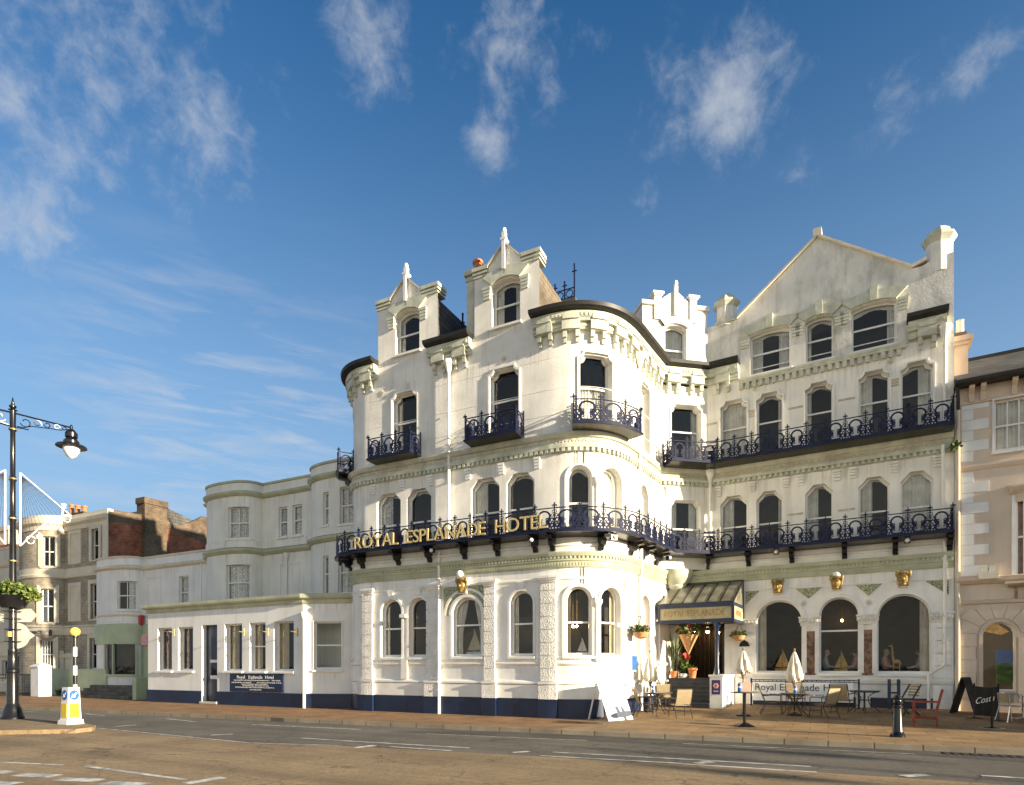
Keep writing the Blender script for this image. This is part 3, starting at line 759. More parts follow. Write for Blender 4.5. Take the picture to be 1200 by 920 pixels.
# small scrolled consoles under that cornice
for px in [438,472,505,549,588,630, 783.5, 842,882,921,938,981,1000,1048,1099]:
    s = uS(px); b = MB()
    for k in range(4): pbox(b, U, s-.12+.008*k, s+.12-.008*k, 8.42+.1*(3-k), 8.42+.1*(3-k)+.085, 0, .09-.012*k)
    b.build('console', 'wing_paint' if px > 780 else 'paint', hotel)
# ---- dentil course under the attic windows of the wing
b = MB(); a0, a1 = gA+.02, gS(0) if False else uS(1062)
sweep(b, U, a0, a1, [(0,12.62),(.13,12.64),(.13,12.7),(.17,12.74),(.17,12.8),(0,12.83)])
s = a0
while s < a1-.08:
    pbox(b, U, s, s+.14, 12.42, 12.64, .0, .11); s += .235
b.build('dentil_course', ['pale_green'], hotel)
# hood mouldings over the attic windows
def hood(a, c, zs, zc, rise, m='pale_green', key=True, dep=.09):
    s0, s1 = uS(a), uS(c); sc = (s0+s1)/2; hwid = (s1-s0)/2; b = MB()
    lo = loop('seg', sc, hwid, zs-.9, zc, rise); up = loop('seg', sc, hwid+.34, zs-.9, zc+.34, rise+.02)
    n = len(lo); vs = []; fs = []
    for i in range(2, n): vs += [U(*up[i], 0), U(*up[i], dep), U(*lo[i], dep), U(*lo[i], 0)]
    for i in range(n-3):
        for e in range(4): fs.append((i*4+e, i*4+(e+1) % 4, i*4+4+(e+1) % 4, i*4+4+e))
    fs += [(0,1,2,3), ((n-3)*4+3,(n-3)*4+2,(n-3)*4+1,(n-3)*4)]
    b.add(vs, fs)
    for sg_ in (-1, 1):
        for k in range(4):
            x = sc+sg_*(hwid+.19); pbox(b, U, x-.16+.012*k, x+.16-.012*k, zc-rise-.12-.11*k, zc-rise-.02-.11*k, 0, dep-.012*k)
    if key: pbox(b, U, sc-.11, sc+.11, zc-.02, zc+.5, 0, dep+.05)
    b.build('hood_moulding', m, hotel)
hood(463.5,491.5,15.2,15.26,.16, key=False); hood(576.5,609.5,15.2,15.26,.16, key=False)
for a, c in [(879,926),(943.6,976.3),(997.5,1050.5)]: hood(a, c, 14.5, 14.54, .11)

# ---- eaves: bracketed cornice with black gutter
def eaves(s0, s1, corner=()):
    b = MB()
    sweep(b, U, s0, s1, [(0,13.08),(.22,13.1),(.22,13.16),(.26,13.2),(.26,13.4),(0,13.42)])
    sweep(b, U, s0, s1, [(0,12.86),(.10,12.87),(.10,13.08),(0,13.08)])
    sweep(b, U, s0, s1, [(.1,12.95),(.13,12.95),(.13,13.02),(.1,13.02)])
    n = max(1, round((s1-s0)/.92)); w = (s1-s0)/n
    for k in range(n):
        x = s0+w*(k+.5)
        if any(abs(x-q) < .3 for q in (sRet, sCh)): continue
        hwd = min(.27, w*.36)
        pbox(b, U, x-hwd, x+hwd, 12.83, 13.14, 0, .235); pbox(b, U, x-hwd+.03, x+hwd-.03, 13.14, 13.32, 0, .285)
        for q in (-1, 1):
            xc = x+q*(hwd-.075)
            pbox(b, U, xc-.06, xc+.06, 12.6, 12.83, 0, .17); pbox(b, U, xc-.05, xc+.05, 12.45, 12.6, 0, .09)
        for q in range(3):
            xc = x+w*.5-.12+.12*q
            if xc < s1-.05: pbox(b, U, xc-.035, xc+.035, 13.22, 13.32, .2, .29)
    b.build('eaves_cornice', ['pale_green'], hotel)
    b = MB(); sweep(b, U, s0-.04, s1+.04, [(.2,13.42),(.34,13.42),(.46,13.47),(.48,13.59),(.44,13.61),(.2,13.58),(.0,13.6),(0,13.43)]); b.build('gutter', 'gutter', hotel, smooth=True)
eaves(0.3, d1a-.02); eaves(d1b+.02-.35, d2a-.1); eaves(d2b+.02-.2, sRet-.02); eaves(sRet+.02, sCh-.02); eaves(sCh+.02, gA); eaves(uS(1064), uEnd-.2)

def hollow(b, poly, P, d0, d1):
    n = len(poly); vs = [P(s, z, d0) for s, z in poly]+[P(s, z, d1) for s, z in poly]
    b.add(vs, [(k, (k+1) % n, n+(k+1) % n, n+k) for k in range(n)]+[tuple(range(n, 2*n))])
# ---- attic gables of the sea front
for a, c, p0, p1, pk in [(d1a,d1b,457,495,476.5),(d2a,d2b,570.5,612,591.3)]:
    for x0, x1 in ((a, sg(p0)), (sg(p1), c)):
        b = MB(); pbox(b, U, x0-.02, x1+.02, 15.5, 15.56, -.5, .05); pbox(b, U, x0-.045, x1+.045, 15.62, 15.70, -.5, .07); pbox(b, U, x0-.07, x1+.07, 15.73, 15.86, -.5, .1); b.build('pier_cap', 'pale_green', hotel)
    b = MB(); s = sg(pk); q0, q1 = sg(p0), sg(p1)
    for u0, z0, u1, z1 in ((q0,15.72,s,16.42),(s,16.42,q1,15.72)):
        b.hexa([U(u0,z0,-.5),U(u0,z0,.1),U(u1,z1,.1),U(u1,z1,-.5),U(u0,z0+.07,-.5),U(u0,z0+.07,.1),U(u1,z1+.07,.1),U(u1,z1+.07,-.5)])
    b.build('gable_coping', 'stone_trim', hotel)
    b = MB(); pbox(b, U, s-.06, s+.06, 15.5, 16.6, .0, .13); pbox(b, U, s-.045, s+.045, 15.35, 15.5, 0, .09)
    pbox(b, U, s-.1, s+.1, 16.5, 16.58, -.14, .15); pbox(b, U, s-.065, s+.065, 16.58, 16.8, -.06, .1); c_ = U(s, 16.86, .02); b.ball(c_, (.085,.085,.12), 8)
    b.build('gable_finial', 'trim', hotel)
    b = MB(); hollow(b, [(a+.03,13.4),(c-.03,13.4),(c-.03,15.3),(s,16.3),(a+.03,15.3)], U, -.02, -3.6); b.build('gable_roof', 'slate_brown' if a > d1b else 'slate', hotel, normals=False)
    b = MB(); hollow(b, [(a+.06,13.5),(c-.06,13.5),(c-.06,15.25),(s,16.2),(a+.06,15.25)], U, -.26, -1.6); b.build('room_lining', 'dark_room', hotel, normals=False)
# chimney stack against the second gable
b = MB(); x0, x1 = uS(545), uS(557)
pbox(b, U, x0, x1, 13.42, 15.6, -.75, -.12); pbox(b, U, x0-.04, x1+.02, 15.6, 15.72, -.8, -.08); pbox(b, U, x0-.08, x1+.02, 15.8, 15.98, -.83, -.04); pbox(b, U, x0, x1, 15.72, 15.8, -.75, -.12)
ck = b.build('chimney', 'pale_green', hotel)
b = MB(); c = U((x0+x1)/2+.12, 0, -.35); b.lathe((c.x, c.y, 15.96), [(.17,-.02),(.15,.1),(.14,.32),(.19,.34),(.19,.43),(.13,.44),(.13,.47)], 12); b.build('chimney_pot', 'terracotta', ck, smooth=True)
c = U(uS(543), 0, -.3); b = MB(); b.tube([(c.x,c.y,13.4),(c.x,c.y,15.6)], .035, 6); b.build('vent_pipe', 'white_plastic', hotel)
# canted corner gable
DP = Path([tuple(U.p[-3]-(U.p[-2]-U.p[-3]).normalized()*.75), tuple(U.p[-2])])
D0, D1 = 0., DP.L
hD = window(hotel, DP, D0+.95, D0+1.85, 13.7, 15.15, 'seg', .14, rv=.2, rail=14.25, curt='full')
b = MB(); plate(b, DP, [(D0,13.3),(D1,13.3),(D1,15.9),(D1-.62,15.9),(D1-.62,16.0),((D0+D1)/2,16.55),(D0+.62,16.0),(D0+.62,15.9),(D0,15.9)], [hD], 0, back=-.2)
hollow(b, [(D0,13.3),(D1,13.3),(D1,15.9),(D1-.62,15.95),((D0+D1)/2,16.5),(D0+.62,15.95),(D0,15.9)], DP, -.005, -1.3)
b.build('gable_wall', 'roughcast', hotel, normals=False)
b = MB()
for x0, x1, zc in ((D0-.05,D0+.5,15.9),(D1-.5,D1+.05,15.9)): pbox(b, DP, x0, x1, zc-.06, zc+.08, -1.3, .1)
for x in (D0+.62, D1-.62):
    pbox(b, DP, x-.14, x+.14, 15.3, 16.2, -.4, .07); pbox(b, DP, x-.18, x+.18, 16.2, 16.26, -.5, .11); pbox(b, DP, x-.23, x+.23, 16.26, 16.35, -.55, .15)
sc = (D0+D1)/2; pbox(b, DP, sc-.07, sc+.07, 15.5, 16.65, 0, .12); b.ball(DP(sc, 16.75, .06), (.09,.09,.14), 8)
lo = loop('seg', D0+1.4, .5, 14, 15.2, .14); up = loop('seg', D0+1.4, .68, 14, 15.44, .16)
vs = []; fs = []
for i in range(2, len(lo)): vs += [DP(*up[i], 0), DP(*up[i], .09), DP(*lo[i], .09), DP(*lo[i], 0)]
for i in range(len(lo)-3):
    for e in range(4): fs.append((i*4+e, i*4+(e+1) % 4, i*4+4+(e+1) % 4, i*4+4+e))
b.add(vs, fs); b.build('gable_trim', 'trim', hotel)
# soffit and bowl corbel under the canted corner
b = MB(); b.prism([tuple(U.p[-3]), tuple(U.p[-2]), (-5.72,25.58)], lambda x, y: V((x, y, 5.57)), lambda x, y: V((x, y, 5.6))); b.build('soffit', 'paint', hotel)
b = MB(); b.lathe((-5.42,25.25,0), [(.12,4.72),(.26,4.78),(.36,4.92),(.36,5.0),(.44,5.06),(.56,5.26),(.62,5.46),(.62,5.57)], 24); b.build('bowl_corbel', 'pale_green', hotel, smooth=True)

# ---- balconies
def balcony(P, a, b_, z, d, ends=(True, True), h=.74, mod=.62, brk=(), brz=.55, brw=.16):
    m = MB(); sweep(m, P, a, b_, [(0,z-.1),(d,z-.06),(d+.06,z-.05),(d+.06,z+.0),(0,z)])
    o = m.build('balcony', 'iron_black', hotel)
    m = MB(); sweep(m, P, a, b_, [(d+.06,z-.045),(d+.075,z-.045),(d+.075,z+.012),(d+.06,z+.012)]); m.build('rim', 'iron_blue', o)
    railing(P, a+.03, b_-.03, z+.01, d, o, h, mod)
    for flag, s in zip(ends, (a+.03, b_-.03)):
        if flag:
            q0, q1 = P(s, 0, .02), P(s, 0, d); E = Path([(q1.x,q1.y),(q0.x,q0.y)] if s < (a+b_)/2 else [(q0.x,q0.y),(q1.x,q1.y)])
            if s < (a+b_)/2: E = Path([(q0.x,q0.y),(q1.x,q1.y)])
            railing(E, 0, E.L, z+.01, 0, o, h, mod*.8)
    for s in brk:
        m = MB(); w = brw/2
        m.prism([(.0,z-.1),(d-.02,z-.1),(d-.04,z-.2),(d*.55,z-.24),(d*.5,z-.38),(d*.28,z-.42),(d*.22,z-brz),(0,z-brz)], lambda dd, zz: P(s-w, zz, dd), lambda dd, zz: P(s+w, zz, dd))
        m.build('bracket', 'iron_black', o)
    return o
pb = [427.5,469,505.5,546.5,585,629,649,702.5,736,750,766.5]
balcony(U, U.s[6], uEnd-.05, 6.12, .64, ends=(False, True), brk=[uS(p) for p in pb]+[U.s[10]]+[uS(p) for p in (829.5,878,928.5,990,1049,1112.5)])
for a, b_ in [(444.5,494),(555.5,615)]:
    s0, s1 = uS(a), uS(b_)
    balcony(U, s0, s1, 9.56, .68)
s0, s1 = uS(671), uS(731); balcony(U, s0, s1, 9.56, .68)
balcony(U, U.s[5], U.s[11], 9.56, .6, brk=(U.s[8],), brz=.4, mod=.5)
balcony(U, uS(776), uEnd-.05, 9.56, .82, ends=(True, True))

# ---- roof-top ironwork
def cresting(x0, x1, y, z, ht=.95):
    P = Path([(x0,y),(x1,y)]); m = MB(); n = max(2, round((x1-x0)/.42)); w = (x1-x0)/n
    for i in range(n+1):
        x = w*i; tall = ht if i in (0, n) else ht*.55
        strip(m, P, [(x,z),(x,z+tall)], .05, 0, .05)
        strip(m, P, [(x-.1,z+tall*.8),(x+.1,z+tall*.8)], .035, 0, .035)
        m.ball(P(x, z+tall, 0), .05, 6)
    for i in range(n):
        strip(m, P, arc(w*(i+.5), z+.22, .15, 0, 360, 9)[:-1], .03, 0, .03, closed=True)
    strip(m, P, [(0,z+.04),(P.L,z+.04)], .05, 0, .04); strip(m, P, [(0,z+.42),(P.L,z+.42)], .035, 0, .03)
    m.build('roof_cresting', 'iron_blue', hotel)
b = MB(); b.hexa([(-12.4,22.9,13.4),(-8.6,22.9,13.4),(-8.6,27,13.4),(-12.4,27,13.4),(-11.8,23.6,16.75),(-9.15,23.6,16.75),(-9.15,26.2,16.75),(-11.8,26.2,16.75)]); b.build('roof', 'slate', hotel)
cresting(-11.75, -9.2, 23.65, 16.75, 1.35)
cresting(-12.4, -11.95, 20.2, 13.45, 1.7)

# ---- drain pipes
def pipe(P, px, z0, z1, d=.1, hopper=False, r=.055, jog=None):
    s = P.px(px); m = MB(); pts = [P(s, z1, d), P(s, z0, d)]
    if jog: pts = [P(s, z1, d), P(s, jog+.25, d), P(s-.45, jog-.1, d), P(s-.45, z0, d)]
    m.tube(pts, r, 8)
    z = z0+.9
    while z < z1-.3:
        if not jog: m.tube([P(s, z, d), P(s, z+.07, d)], r*1.35, 8)
        z += 1.9
    if hopper:
        q = P(s, 0, d); m.lathe((q.x,q.y,z1-.05), [(.06,-.1),(.1,0),(.17,.22),(.2,.25),(.2,.36),(.15,.37)], 8)
    return m.build('drain_pipe', 'trim', hotel, smooth=True)
pipe(U, 528, 6.2, 12.5, .12, True); pipe(G, 516.5, -.05, 5.95, .12); pipe(U, 746.5, 9.5, 12.6, .12, True); pipe(U, 746.5, 6.2, 9.3, .12); pipe(G, 748, .1, 5.95, .12)
pipe(U, 1107, 9.6, 12.75, .12, True); pipe(U, 1105, 6.2, 9.1, .12); pipe(G, 1107, .1, 5.9, .12, jog=1.55)
pipe(U, 833.5, 6.2, 9.15, .14, True)

# ---- mosaic spandrels and gilded masks
def mask(P, px, z, sc=1.0, globe=False):
    s = P.px(px); m = MB(); k = sc
    m.prism([(s-.19*k,z-.3*k),(s+.19*k,z-.3*k),(s+.27*k,z+.3*k),(s-.27*k,z+.3*k)], lambda u, q: P(u, q, 0), lambda u, q: P(u, q, .12), 1)
    m.prism([(s-.16*k,z-.26*k),(s+.16*k,z-.26*k),(s+.24*k,z+.26*k),(s-.24*k,z+.26*k)], lambda u, q: P(u, q, .12), lambda u, q: P(u, q, .17))
    def bl(u, q, d, r): m.ball(P(s+u*k, z+q*k, d), tuple(x*k for x in r), 10)
    bl(0, 0, .18, (.15,.1,.2)); bl(0, -.02, .27, (.035,.06,.07)); bl(-.06,.06,.265,(.035,.03,.025)); bl(.06,.06,.265,(.035,.03,.025))
    bl(0, .11, .25, (.13,.05,.025)); bl(0, -.13, .25, (.07,.04,.022)); bl(0, -.2, .22, (.09,.06,.06)); bl(0, .22, .2, (.2,.08,.07)); bl(-.2,.2,.18,(.06,.05,.12)); bl(.2,.2,.18,(.06,.05,.12))
    return m.build('carved_mask', ['gold','trim'], hotel, smooth=True)
mask(G, 912, 4.72, .92); mask(G, 980.5, 4.72, .88); mask(G, 1058.5, 4.72, .92); mask(G, 543.5, 4.62, .95)
for P, px, z, d in [(G,543.8,5.02,.3),(G,980.5,5.02,.12)]:
    b = MB(); b.ball(P(P.px(px), z, d), .13, 12); b.tube([P(P.px(px), z, 0), P(P.px(px), z, d)], .03, 6); b.build('globe_lamp', 'white_plastic', hotel, smooth=True)
s0, s1, sc = gS(515.5), gS(567.5), gS(547.3); rr = .62
zc = 4.2-rr
b = MB(); hole = [(sc+.95*math.cos(a), zc+.95*math.sin(a)) for a in [2*pi*k/40 for k in range(40)]]
for q0, q1 in ((sc-.985,sc),(sc,sc+.985)):
    b = MB(); plate(b, G, [(q0,zc+.1),(q1,zc+.1),(q1,zc+1.06),(q0,zc+1.06)], [hole], .022); b.build('mosaic_spandrel', 'mosaic', hotel, normals=False)
b = MB()
outer = [(sc+.87*math.cos(a), zc+.87*math.sin(a)) for a in [pi*k/24 for k in range(25)]]; inner = [(sc+.74*math.cos(a), zc+.74*math.sin(a)) for a in [pi*k/24 for k in range(25)]]
n = len(outer); b.add([G(*p, .03) for p in outer]+[G(*p, .03) for p in inner], [(k,k+1,n+k+1,n+k) for k in range(n-1)])
b.build('mosaic_arch', 'mosaic', hotel, normals=False)
for a, c in ((.96,.87),(.74,.64)):
    b = MB(); o_ = [(sc+a*math.cos(t), zc+a*math.sin(t)) for t in [pi*k/24 for k in range(25)]]; i_ = [(sc+c*math.cos(t), zc+c*math.sin(t)) for t in [pi*k/24 for k in range(25)]]
    openring(b, G, [o_[-1]]+o_, [i_[-1]]+i_, 0, .06); b.build('archivolt', 'trim', hotel, smooth=True)
for px0, px1, zt, zb in [(874,890,4.62,4.12),(932,963.5,4.62,4.22),(1002.5,1033.5,4.62,4.22),(1084,1112,4.62,4.1)]:
    a, c = gS(px0), gS(px1); m_ = (a+c)/2 if px0 not in (874,1084) else (a if px0 == 874 else c)
    b = MB(); b.prism([(a,zt),(m_,zb),(c,zt)] if px0 not in (874,1084) else [(a,zt),(m_,zb),(c,zt)], lambda u, q: G(u, q, 0), lambda u, q: G(u, q, .025)); b.build('mosaic_spandrel', 'mosaic', hotel)
# marble strips and carved capitals between the arches
for a, c in ((943.8,955.5),(1010,1023)):
    s0, s1 = gS(a), gS(c); b = MB(); pbox(b, G, s0, s1, 1.42, 3.02, 0, .03); b.build('marble_panel', 'marble', hotel)
for a, c in ((938,960.5),(1005.5,1028.5),(865,887),(1090,1116)):
    s0, s1 = gS(a), gS(c); b = MB(); pbox(b, G, s0, s1, 3.22, 3.34, 0, .07); pbox(b, G, s0-.04, s1+.04, 3.34, 3.5, 0, .12); pbox(b, G, s0-.06, s1+.06, 3.5, 3.56, 0, .15)
    k = s0
    while k < s1-.05: b.ball(G(k+.06, 3.42, .12), (.055,.045,.06), 6); k += .12
    b.build('capital', 'stipple', hotel)
for s0, s1 in ((gS(865.5), gS(883)), (gS(1094), gS(1117))):
    b = MB(); z = 1.35
    while z < 3.1: pbox(b, G, s0, s1, z, z+.38, 0, .05); z += .42
    pbox(b, G, s0-.02, s1-.02, .3, 1.1, 0, .09); b.build('pilaster', 'paint', hotel)
for px, z in [(942,4.05),(1018,3.98),(885,12.35),(1043,12.28),(448,12.3),(591,12.42)]:
    P = G if z < 5 else U; s = P.px(px); b = MB()
    for k in range(4): strip(b, P, [(s-.11*math.cos(k*pi/4), z-.11*math.sin(k*pi/4)), (s+.11*math.cos(k*pi/4), z+.11*math.sin(k*pi/4))], .03, .01, .02)
    b.build('wall_rosette', 'stone_trim', hotel)
for px, z in [(932,11.3),(992,11.25),(932,7.35),(992,7.3),(832,11.3),(880.5,11.5),(880.5,11.3),(880.5,11.4),(1048.5,11.6),(1048.5,11.5),(1048.5,11.4)]:
    s = uS(px); b = MB(); wd = .26 if px not in (880.5,1048.5) else .14; pbox(b, U, s-wd, s+wd, z, z+.07, 0, .02); b.build('brick_band', 'pink_frieze', hotel)
# incised joint lines of the render
b = MB()
for z in (10.15, 11.0, 12.05): sweep(b, U, U.s[17]+.1, sRet-1, [(0,z),(.006,z+.003),(.006,z+.017),(0,z+.02)])
b.build('render_joint', 'roughcast', hotel)

# ---- gilded letters on the balcony
def letters(textline, P, s0, s1, z, d, size):
    ws = []
    for ch in textline:
        if ch == ' ': ws.append((None, .32)); continue
        vs, fs = text(ch, size, .025); x0 = min(v.x for v in vs); x1 = max(v.x for v in vs)
        ws.append(((vs, fs, x0), x1-x0))
    gap = (s1-s0-sum(w for _, w in ws))/(len(ws)-1); s = s0
    for g, w in ws:
        if g:
            vs, fs, x0 = g; m = MB(); m.add([P(s+(v.x-x0), z+v.y, d+v.z) for v in vs], fs); m.build('sign_letter', 'letter_gold', hotel)
        s += w+gap
letters('ROYAL ESPLANADE HOTEL', U, uS(415.5,.7), uS(642,.7), 6.22, .70, .66)

# ---- floodlights below and above the balconies
for px, z, d in [(402,5.92,.5),(515.5,5.9,.5),(631,5.9,.55),(709,5.95,.5),(912,5.95,.5),(1062.5,5.95,.5),(765,5.8,.6)]:
    s = uS(px); m = MB(); pbox(m, U, s-.09, s+.09, z-.09, z+.07, d-.06, d+.04); q = U(s, z, d+.06); m.ball(q, .07, 8, 1); m.build('flood_lamp', ['iron_black','white_plastic'], hotel)
for px, z in [(475,3.62),(722,3.1),(741,2.9)]:
    s = gS(px); m = MB(); pbox(m, G, s-.13, s+.13, z-.05, z+.08, .05, .2); m.build('flood_lamp', 'white_plastic', hotel)
# lit lamps inside
for P, px, z, d in [(G,456,3.05,-1.0),(G,498,3.0,-1.0),(G,670.5,3.12,-.9),(G,678.5,3.12,-.9),(G,985,3.45,-1.1)]:
    m = MB(); q = P(P.px(px), z, d); m.ball(q, .045, 8); m.tube([q, q+V((0,0,1.2))], .008, 5, 1); m.build('ceiling_lamp', ['warm_bulb','gold'], hotel)

# ---- entrance: hall, steps, canopy
e = MB()
pbox(e, G, eA-.3, eB+.4, 1.15, 1.268, -2.9, -.05)
for s0, s1 in ((eA-.32, eA-.02), (eB+.02, eB+.3)): pbox(e, G, s0, s1, 1.27, 4.4, -2.9, -.2)
pbox(e, G, eA-.3, eB+.3, 1.2, 4.4, -3.1, -2.9); pbox(e, G, eA-.3, eB+.3, 4.0, 4.2, -2.9, -.2)
for k in range(9):
    s = eA+(eB-eA)*(k+.5)/9; pbox(e, G, s-.03, s+.03, 1.28, 3.6, -1.5, -1.44)
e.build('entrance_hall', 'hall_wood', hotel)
e = MB()
for s0, s1 in ((eA+.0, eA+.09), (eB-.09, eB-.0)): pbox(e, G, s0, s1, 1.28, 3.72, -.16, -.06)
pbox(e, G, eA+.09, eB-.09, 3.3, 3.4, -.15, -.07); pbox(e, G, eA+.09, eB-.09, 3.62, 3.72, -.15, -.07)
pbox(e, G, (eA+eB)/2-.04, (eA+eB)/2+.04, 3.4, 3.62, -.15, -.07)
e.build('door_frame', 'iron_black', hotel)
for k, px in enumerate((807,823,836)):
    m = MB(); q = G(G.px(px), 3.2-.05*k, -.9); m.ball(q, .06 if k == 1 else .045, 8); m.lathe(q+V((0,0,.04)), [(.13,0),(.05,.12),(.03,.14)], 10, 1); m.tube([q+V((0,0,.15)), q+V((0,0,.8))], .008, 5, 1); m.build('ceiling_lamp', ['warm_bulb','gold'], hotel)
sT0, sT1 = gRet+.02, gS(846)
zt = 1.27
for k in range(7):
    m = MB(); d1 = .55+.27*k; z1 = zt-.148*k
    pbox(m, G, sT0, sT1, .0, z1-.03, (0.0 if k == 0 else d1-.27), d1); pbox(m, G, sT0, sT1, z1-.03, z1, (0.01 if k == 0 else d1-.27), d1+.03, m=1)
    m.build('step', ['step_stone','step_stone'], hotel)
m = MB(); pbox(m, G, sT1+.01, sT1+.46, -.1, 1.36, .02, 2.1); pbox(m, G, sT1-.03, sT1+.5, 1.36, 1.43, .02, 2.14); m.build('stair_wall', 'paint', hotel)
q = [(sT1+.08,1.24),(sT1+.38,1.24),(sT1+.38,.72),(sT1+.08,.72)]
m = MB(); m.prism(q, lambda s, z: G(s, z, 2.1), lambda s, z: G(s, z, 2.115)); cq = G(sT1+.23, 1.02, 2.115)
for k in range(6):
    a = 2*pi*k/6; m.ball(G(sT1+.23+.06*math.cos(a), 1.03+.06*math.sin(a), 2.115), (.045,.012,.045), 8, 1)
pbox(m, G, sT1+.15, sT1+.31, .82, .85, 2.115, 2.12, m=2); m.build('rose_plaque', ['purple','rose','text_white'], hotel)
m = MB(); z0 = 2.25
for s, za in ((gRet+.42, 2.2),):
    m.tube([G(s,1.27,.62), G(s,2.35,.62)], .03, 8); m.tube([G(s,2.3,.62), G(s,1.15,2.2), G(s,.2,2.2)], .025, 8); m.ball(G(s,2.42,.62), .06, 8)
m.build('handrail', 'dark_iron', hotel)
m = MB(); m.tube([G(sT1-.1,2.3,.0), G(sT1-.12,1.35,1.0)], .025, 8); m.build('handrail', 'pole_wood', hotel)
# glazed canopy
cS0, cS1, cd = gRet+.03, gS(875)-.1, 1.9
cn = MB(); pbox(cn, G, cS0, cS1, 3.34, 3.48, cd-.06, cd+.03); pbox(cn, G, cS0, cS1, 3.92, 4.08, cd-.06, cd+.06)
for s in (cS0, cS1-.09): pbox(cn, G, s, s+.09, 3.48, 3.92, cd-.06, cd+.03)
pbox(cn, G, cS1-.07, cS1, 3.34, 3.46, .02, cd-.06); pbox(cn, G, cS1-.07, cS1, 3.94, 4.06, .02, cd-.06); pbox(cn, G, cS1-.08, cS1+.0, 3.34, 5.02, .0, .09)
canopy = cn.build('entrance_canopy', 'navy', hotel)
m = MB(); pbox(m, G, cS0+.09, cS1-.09, 3.48, 3.92, cd-.05, cd); pbox(m, G, cS1-.05, cS1-.02, 3.46, 3.94, .1, cd-.07)
m.build('sign_panel', 'fascia_board', canopy)
m = MB(); text_on(m, 'ROYAL ESPLANADE', .34, lambda u, v, w: G((cS0+cS1)/2-.05+u, 3.6+v, cd+.004+w), width=(cS1-cS0)*.80, ext=.008)
m.build('sign_lettering', 'old_gold', canopy); m = MB(); text_on(m, 'HOTEL', .3, lambda u, v, w: G(cS1-.012+w, 3.6+v, cd*.5-u), width=1.0, ext=.006)
m.build('sign_lettering', 'old_gold', canopy)
m = MB(); n = 6
T = lambda s, u, o=0.: G(s, 4.08+(5.0-4.08)*u+o, cd+.02-(cd-.06)*u)
for k in range(n+1):
    s = cS0+(cS1-.04-cS0)*k/n
    m.hexa([T(s,0), T(s+.045,0), T(s+.045,1), T(s,1), T(s,0,.06), T(s+.045,0,.06), T(s+.045,1,.06), T(s,1,.06)])
m.hexa([T(cS0,.96), T(cS1,.96), T(cS1,1.03), T(cS0,1.03), T(cS0,.96,.08), T(cS1,.96,.08), T(cS1,1.03,.08), T(cS0,1.03,.08)])
m.build('glazing_bar', 'iron_black', canopy)
m = MB(); m.add([T(cS0,0,.02), T(cS1,0,.02), T(cS1,1,.02), T(cS0,1,.02), T(cS0,0,.035), T(cS1,0,.035), T(cS1,1,.035), T(cS0,1,.035)], [(0,1,2,3),(4,5,6,7),(0,1,5,4),(1,2,6,5),(2,3,7,6),(3,0,4,7)]); m.build('roof_glass', 'canopy_glass', canopy)
m = MB(); m.prism([(.09,4.06),(cd-.06,4.06),(.09,4.98)], lambda d, z: G(cS1-.04, z, d), lambda d, z: G(cS1-.02, z, d)); m.build('side_glass', 'canopy_glass', canopy)
m = MB(); pbox(m, G, cS0+.1, cS1-.1, 3.4, 3.43, .05, cd-.1); m.build('canopy_ceiling', 'hall_wood', canopy)
q = G(cS1-.62, 0, cd-.1); m = MB(); m.lathe((q.x,q.y,0), [(.1,1.42),(.1,1.6),(.075,1.66),(.07,3.1),(.1,3.16),(.13,3.24),(.13,3.34)], 14); m.build('post', 'navy', canopy, smooth=True)
m = MB()
for k in range(10): m.tube([G(cS1-.62, 0, cd-.1)+V((.1*math.cos(a),.1*math.sin(a),3.0+.03*k)) for a in (0,)]+[G(cS1-.62,3.34,cd-.35)], .006, 4)
m.build('post_bracket', 'navy', canopy)
# small wall plaques by the door
m = MB(); s = gS(872.5); m.prism([(s-.2,2.5),(s+.2,2.5),(s+.14,2.66),(s+.0,2.76),(s-.14,2.66)], lambda u, z: G(u, z, .05), lambda u, z: G(u, z, .075)); m.build('door_plaque', 'black_cloth', hotel)
m = MB(); s = gS(740.5); pbox(m, G, s-.28, s+.28, 1.55, 2.15, .03, .1); pbox(m, G, s-.22, s+.22, 1.6, 2.1, .1, .108, m=1); m.build('menu_case', ['stone_trim','can_blue'], hotel)
# basement railing posts and banner rail belong to their own things below
# ================================================================ NEIGHBOURING BUILDINGS
def box_body(par, name, m, x0, x1, y0, y1, z0, z1):
    b = MB(); b.box(x0, x1, y0, y1, z0, z1); return b.build(name, m, par)
# ---- single-storey dining extension
ext = thing('dining_extension', 'single storey white extension with dark blue base and olive cornice', 'extension', (-25, 20, 0))
E = Path([(-30.1,24.5),(-30.1,19.25),(-19.57,19.15),(-17.45,19.97)]); eS = E.px; hE = []
zb = 1.55
for a, c, cm, k in [(184.8,201.5,'brown_curtain','full'),(208.8,226.2,'brown_curtain','both')]:
    hE.append(window(ext, E, eS(a), eS(c), zb, 3.62, 'flat', rv=.24, curt=k, cm=cm))
hE.append(window(ext, E, eS(263), eS(283.7), zb, 3.66, 'flat', rv=.24, curt='left', cm='cream_curtain'))
hE.append(window(ext, E, eS(292.3), eS(311.2), zb, 3.66, 'flat', rv=.24, rail=2.62, curt='left', cm='cream_curtain'))
hE.append(window(ext, E, eS(320.8), eS(344.3), zb, 3.66, 'flat', rv=.24, curt='left', cm='cream_curtain'))
hE.append(window(ext, E, eS(368.5), eS(400.5), 1.62, 3.6, 'flat', rv=.1, rail=2.62, curt=None, val=.35, cm='curtain', surround=.05))
dA, dB = eS(236.5), eS(254.5); hE.append(loop('flat', (dA+dB)/2, (dB-dA)/2, .12, 3.66))
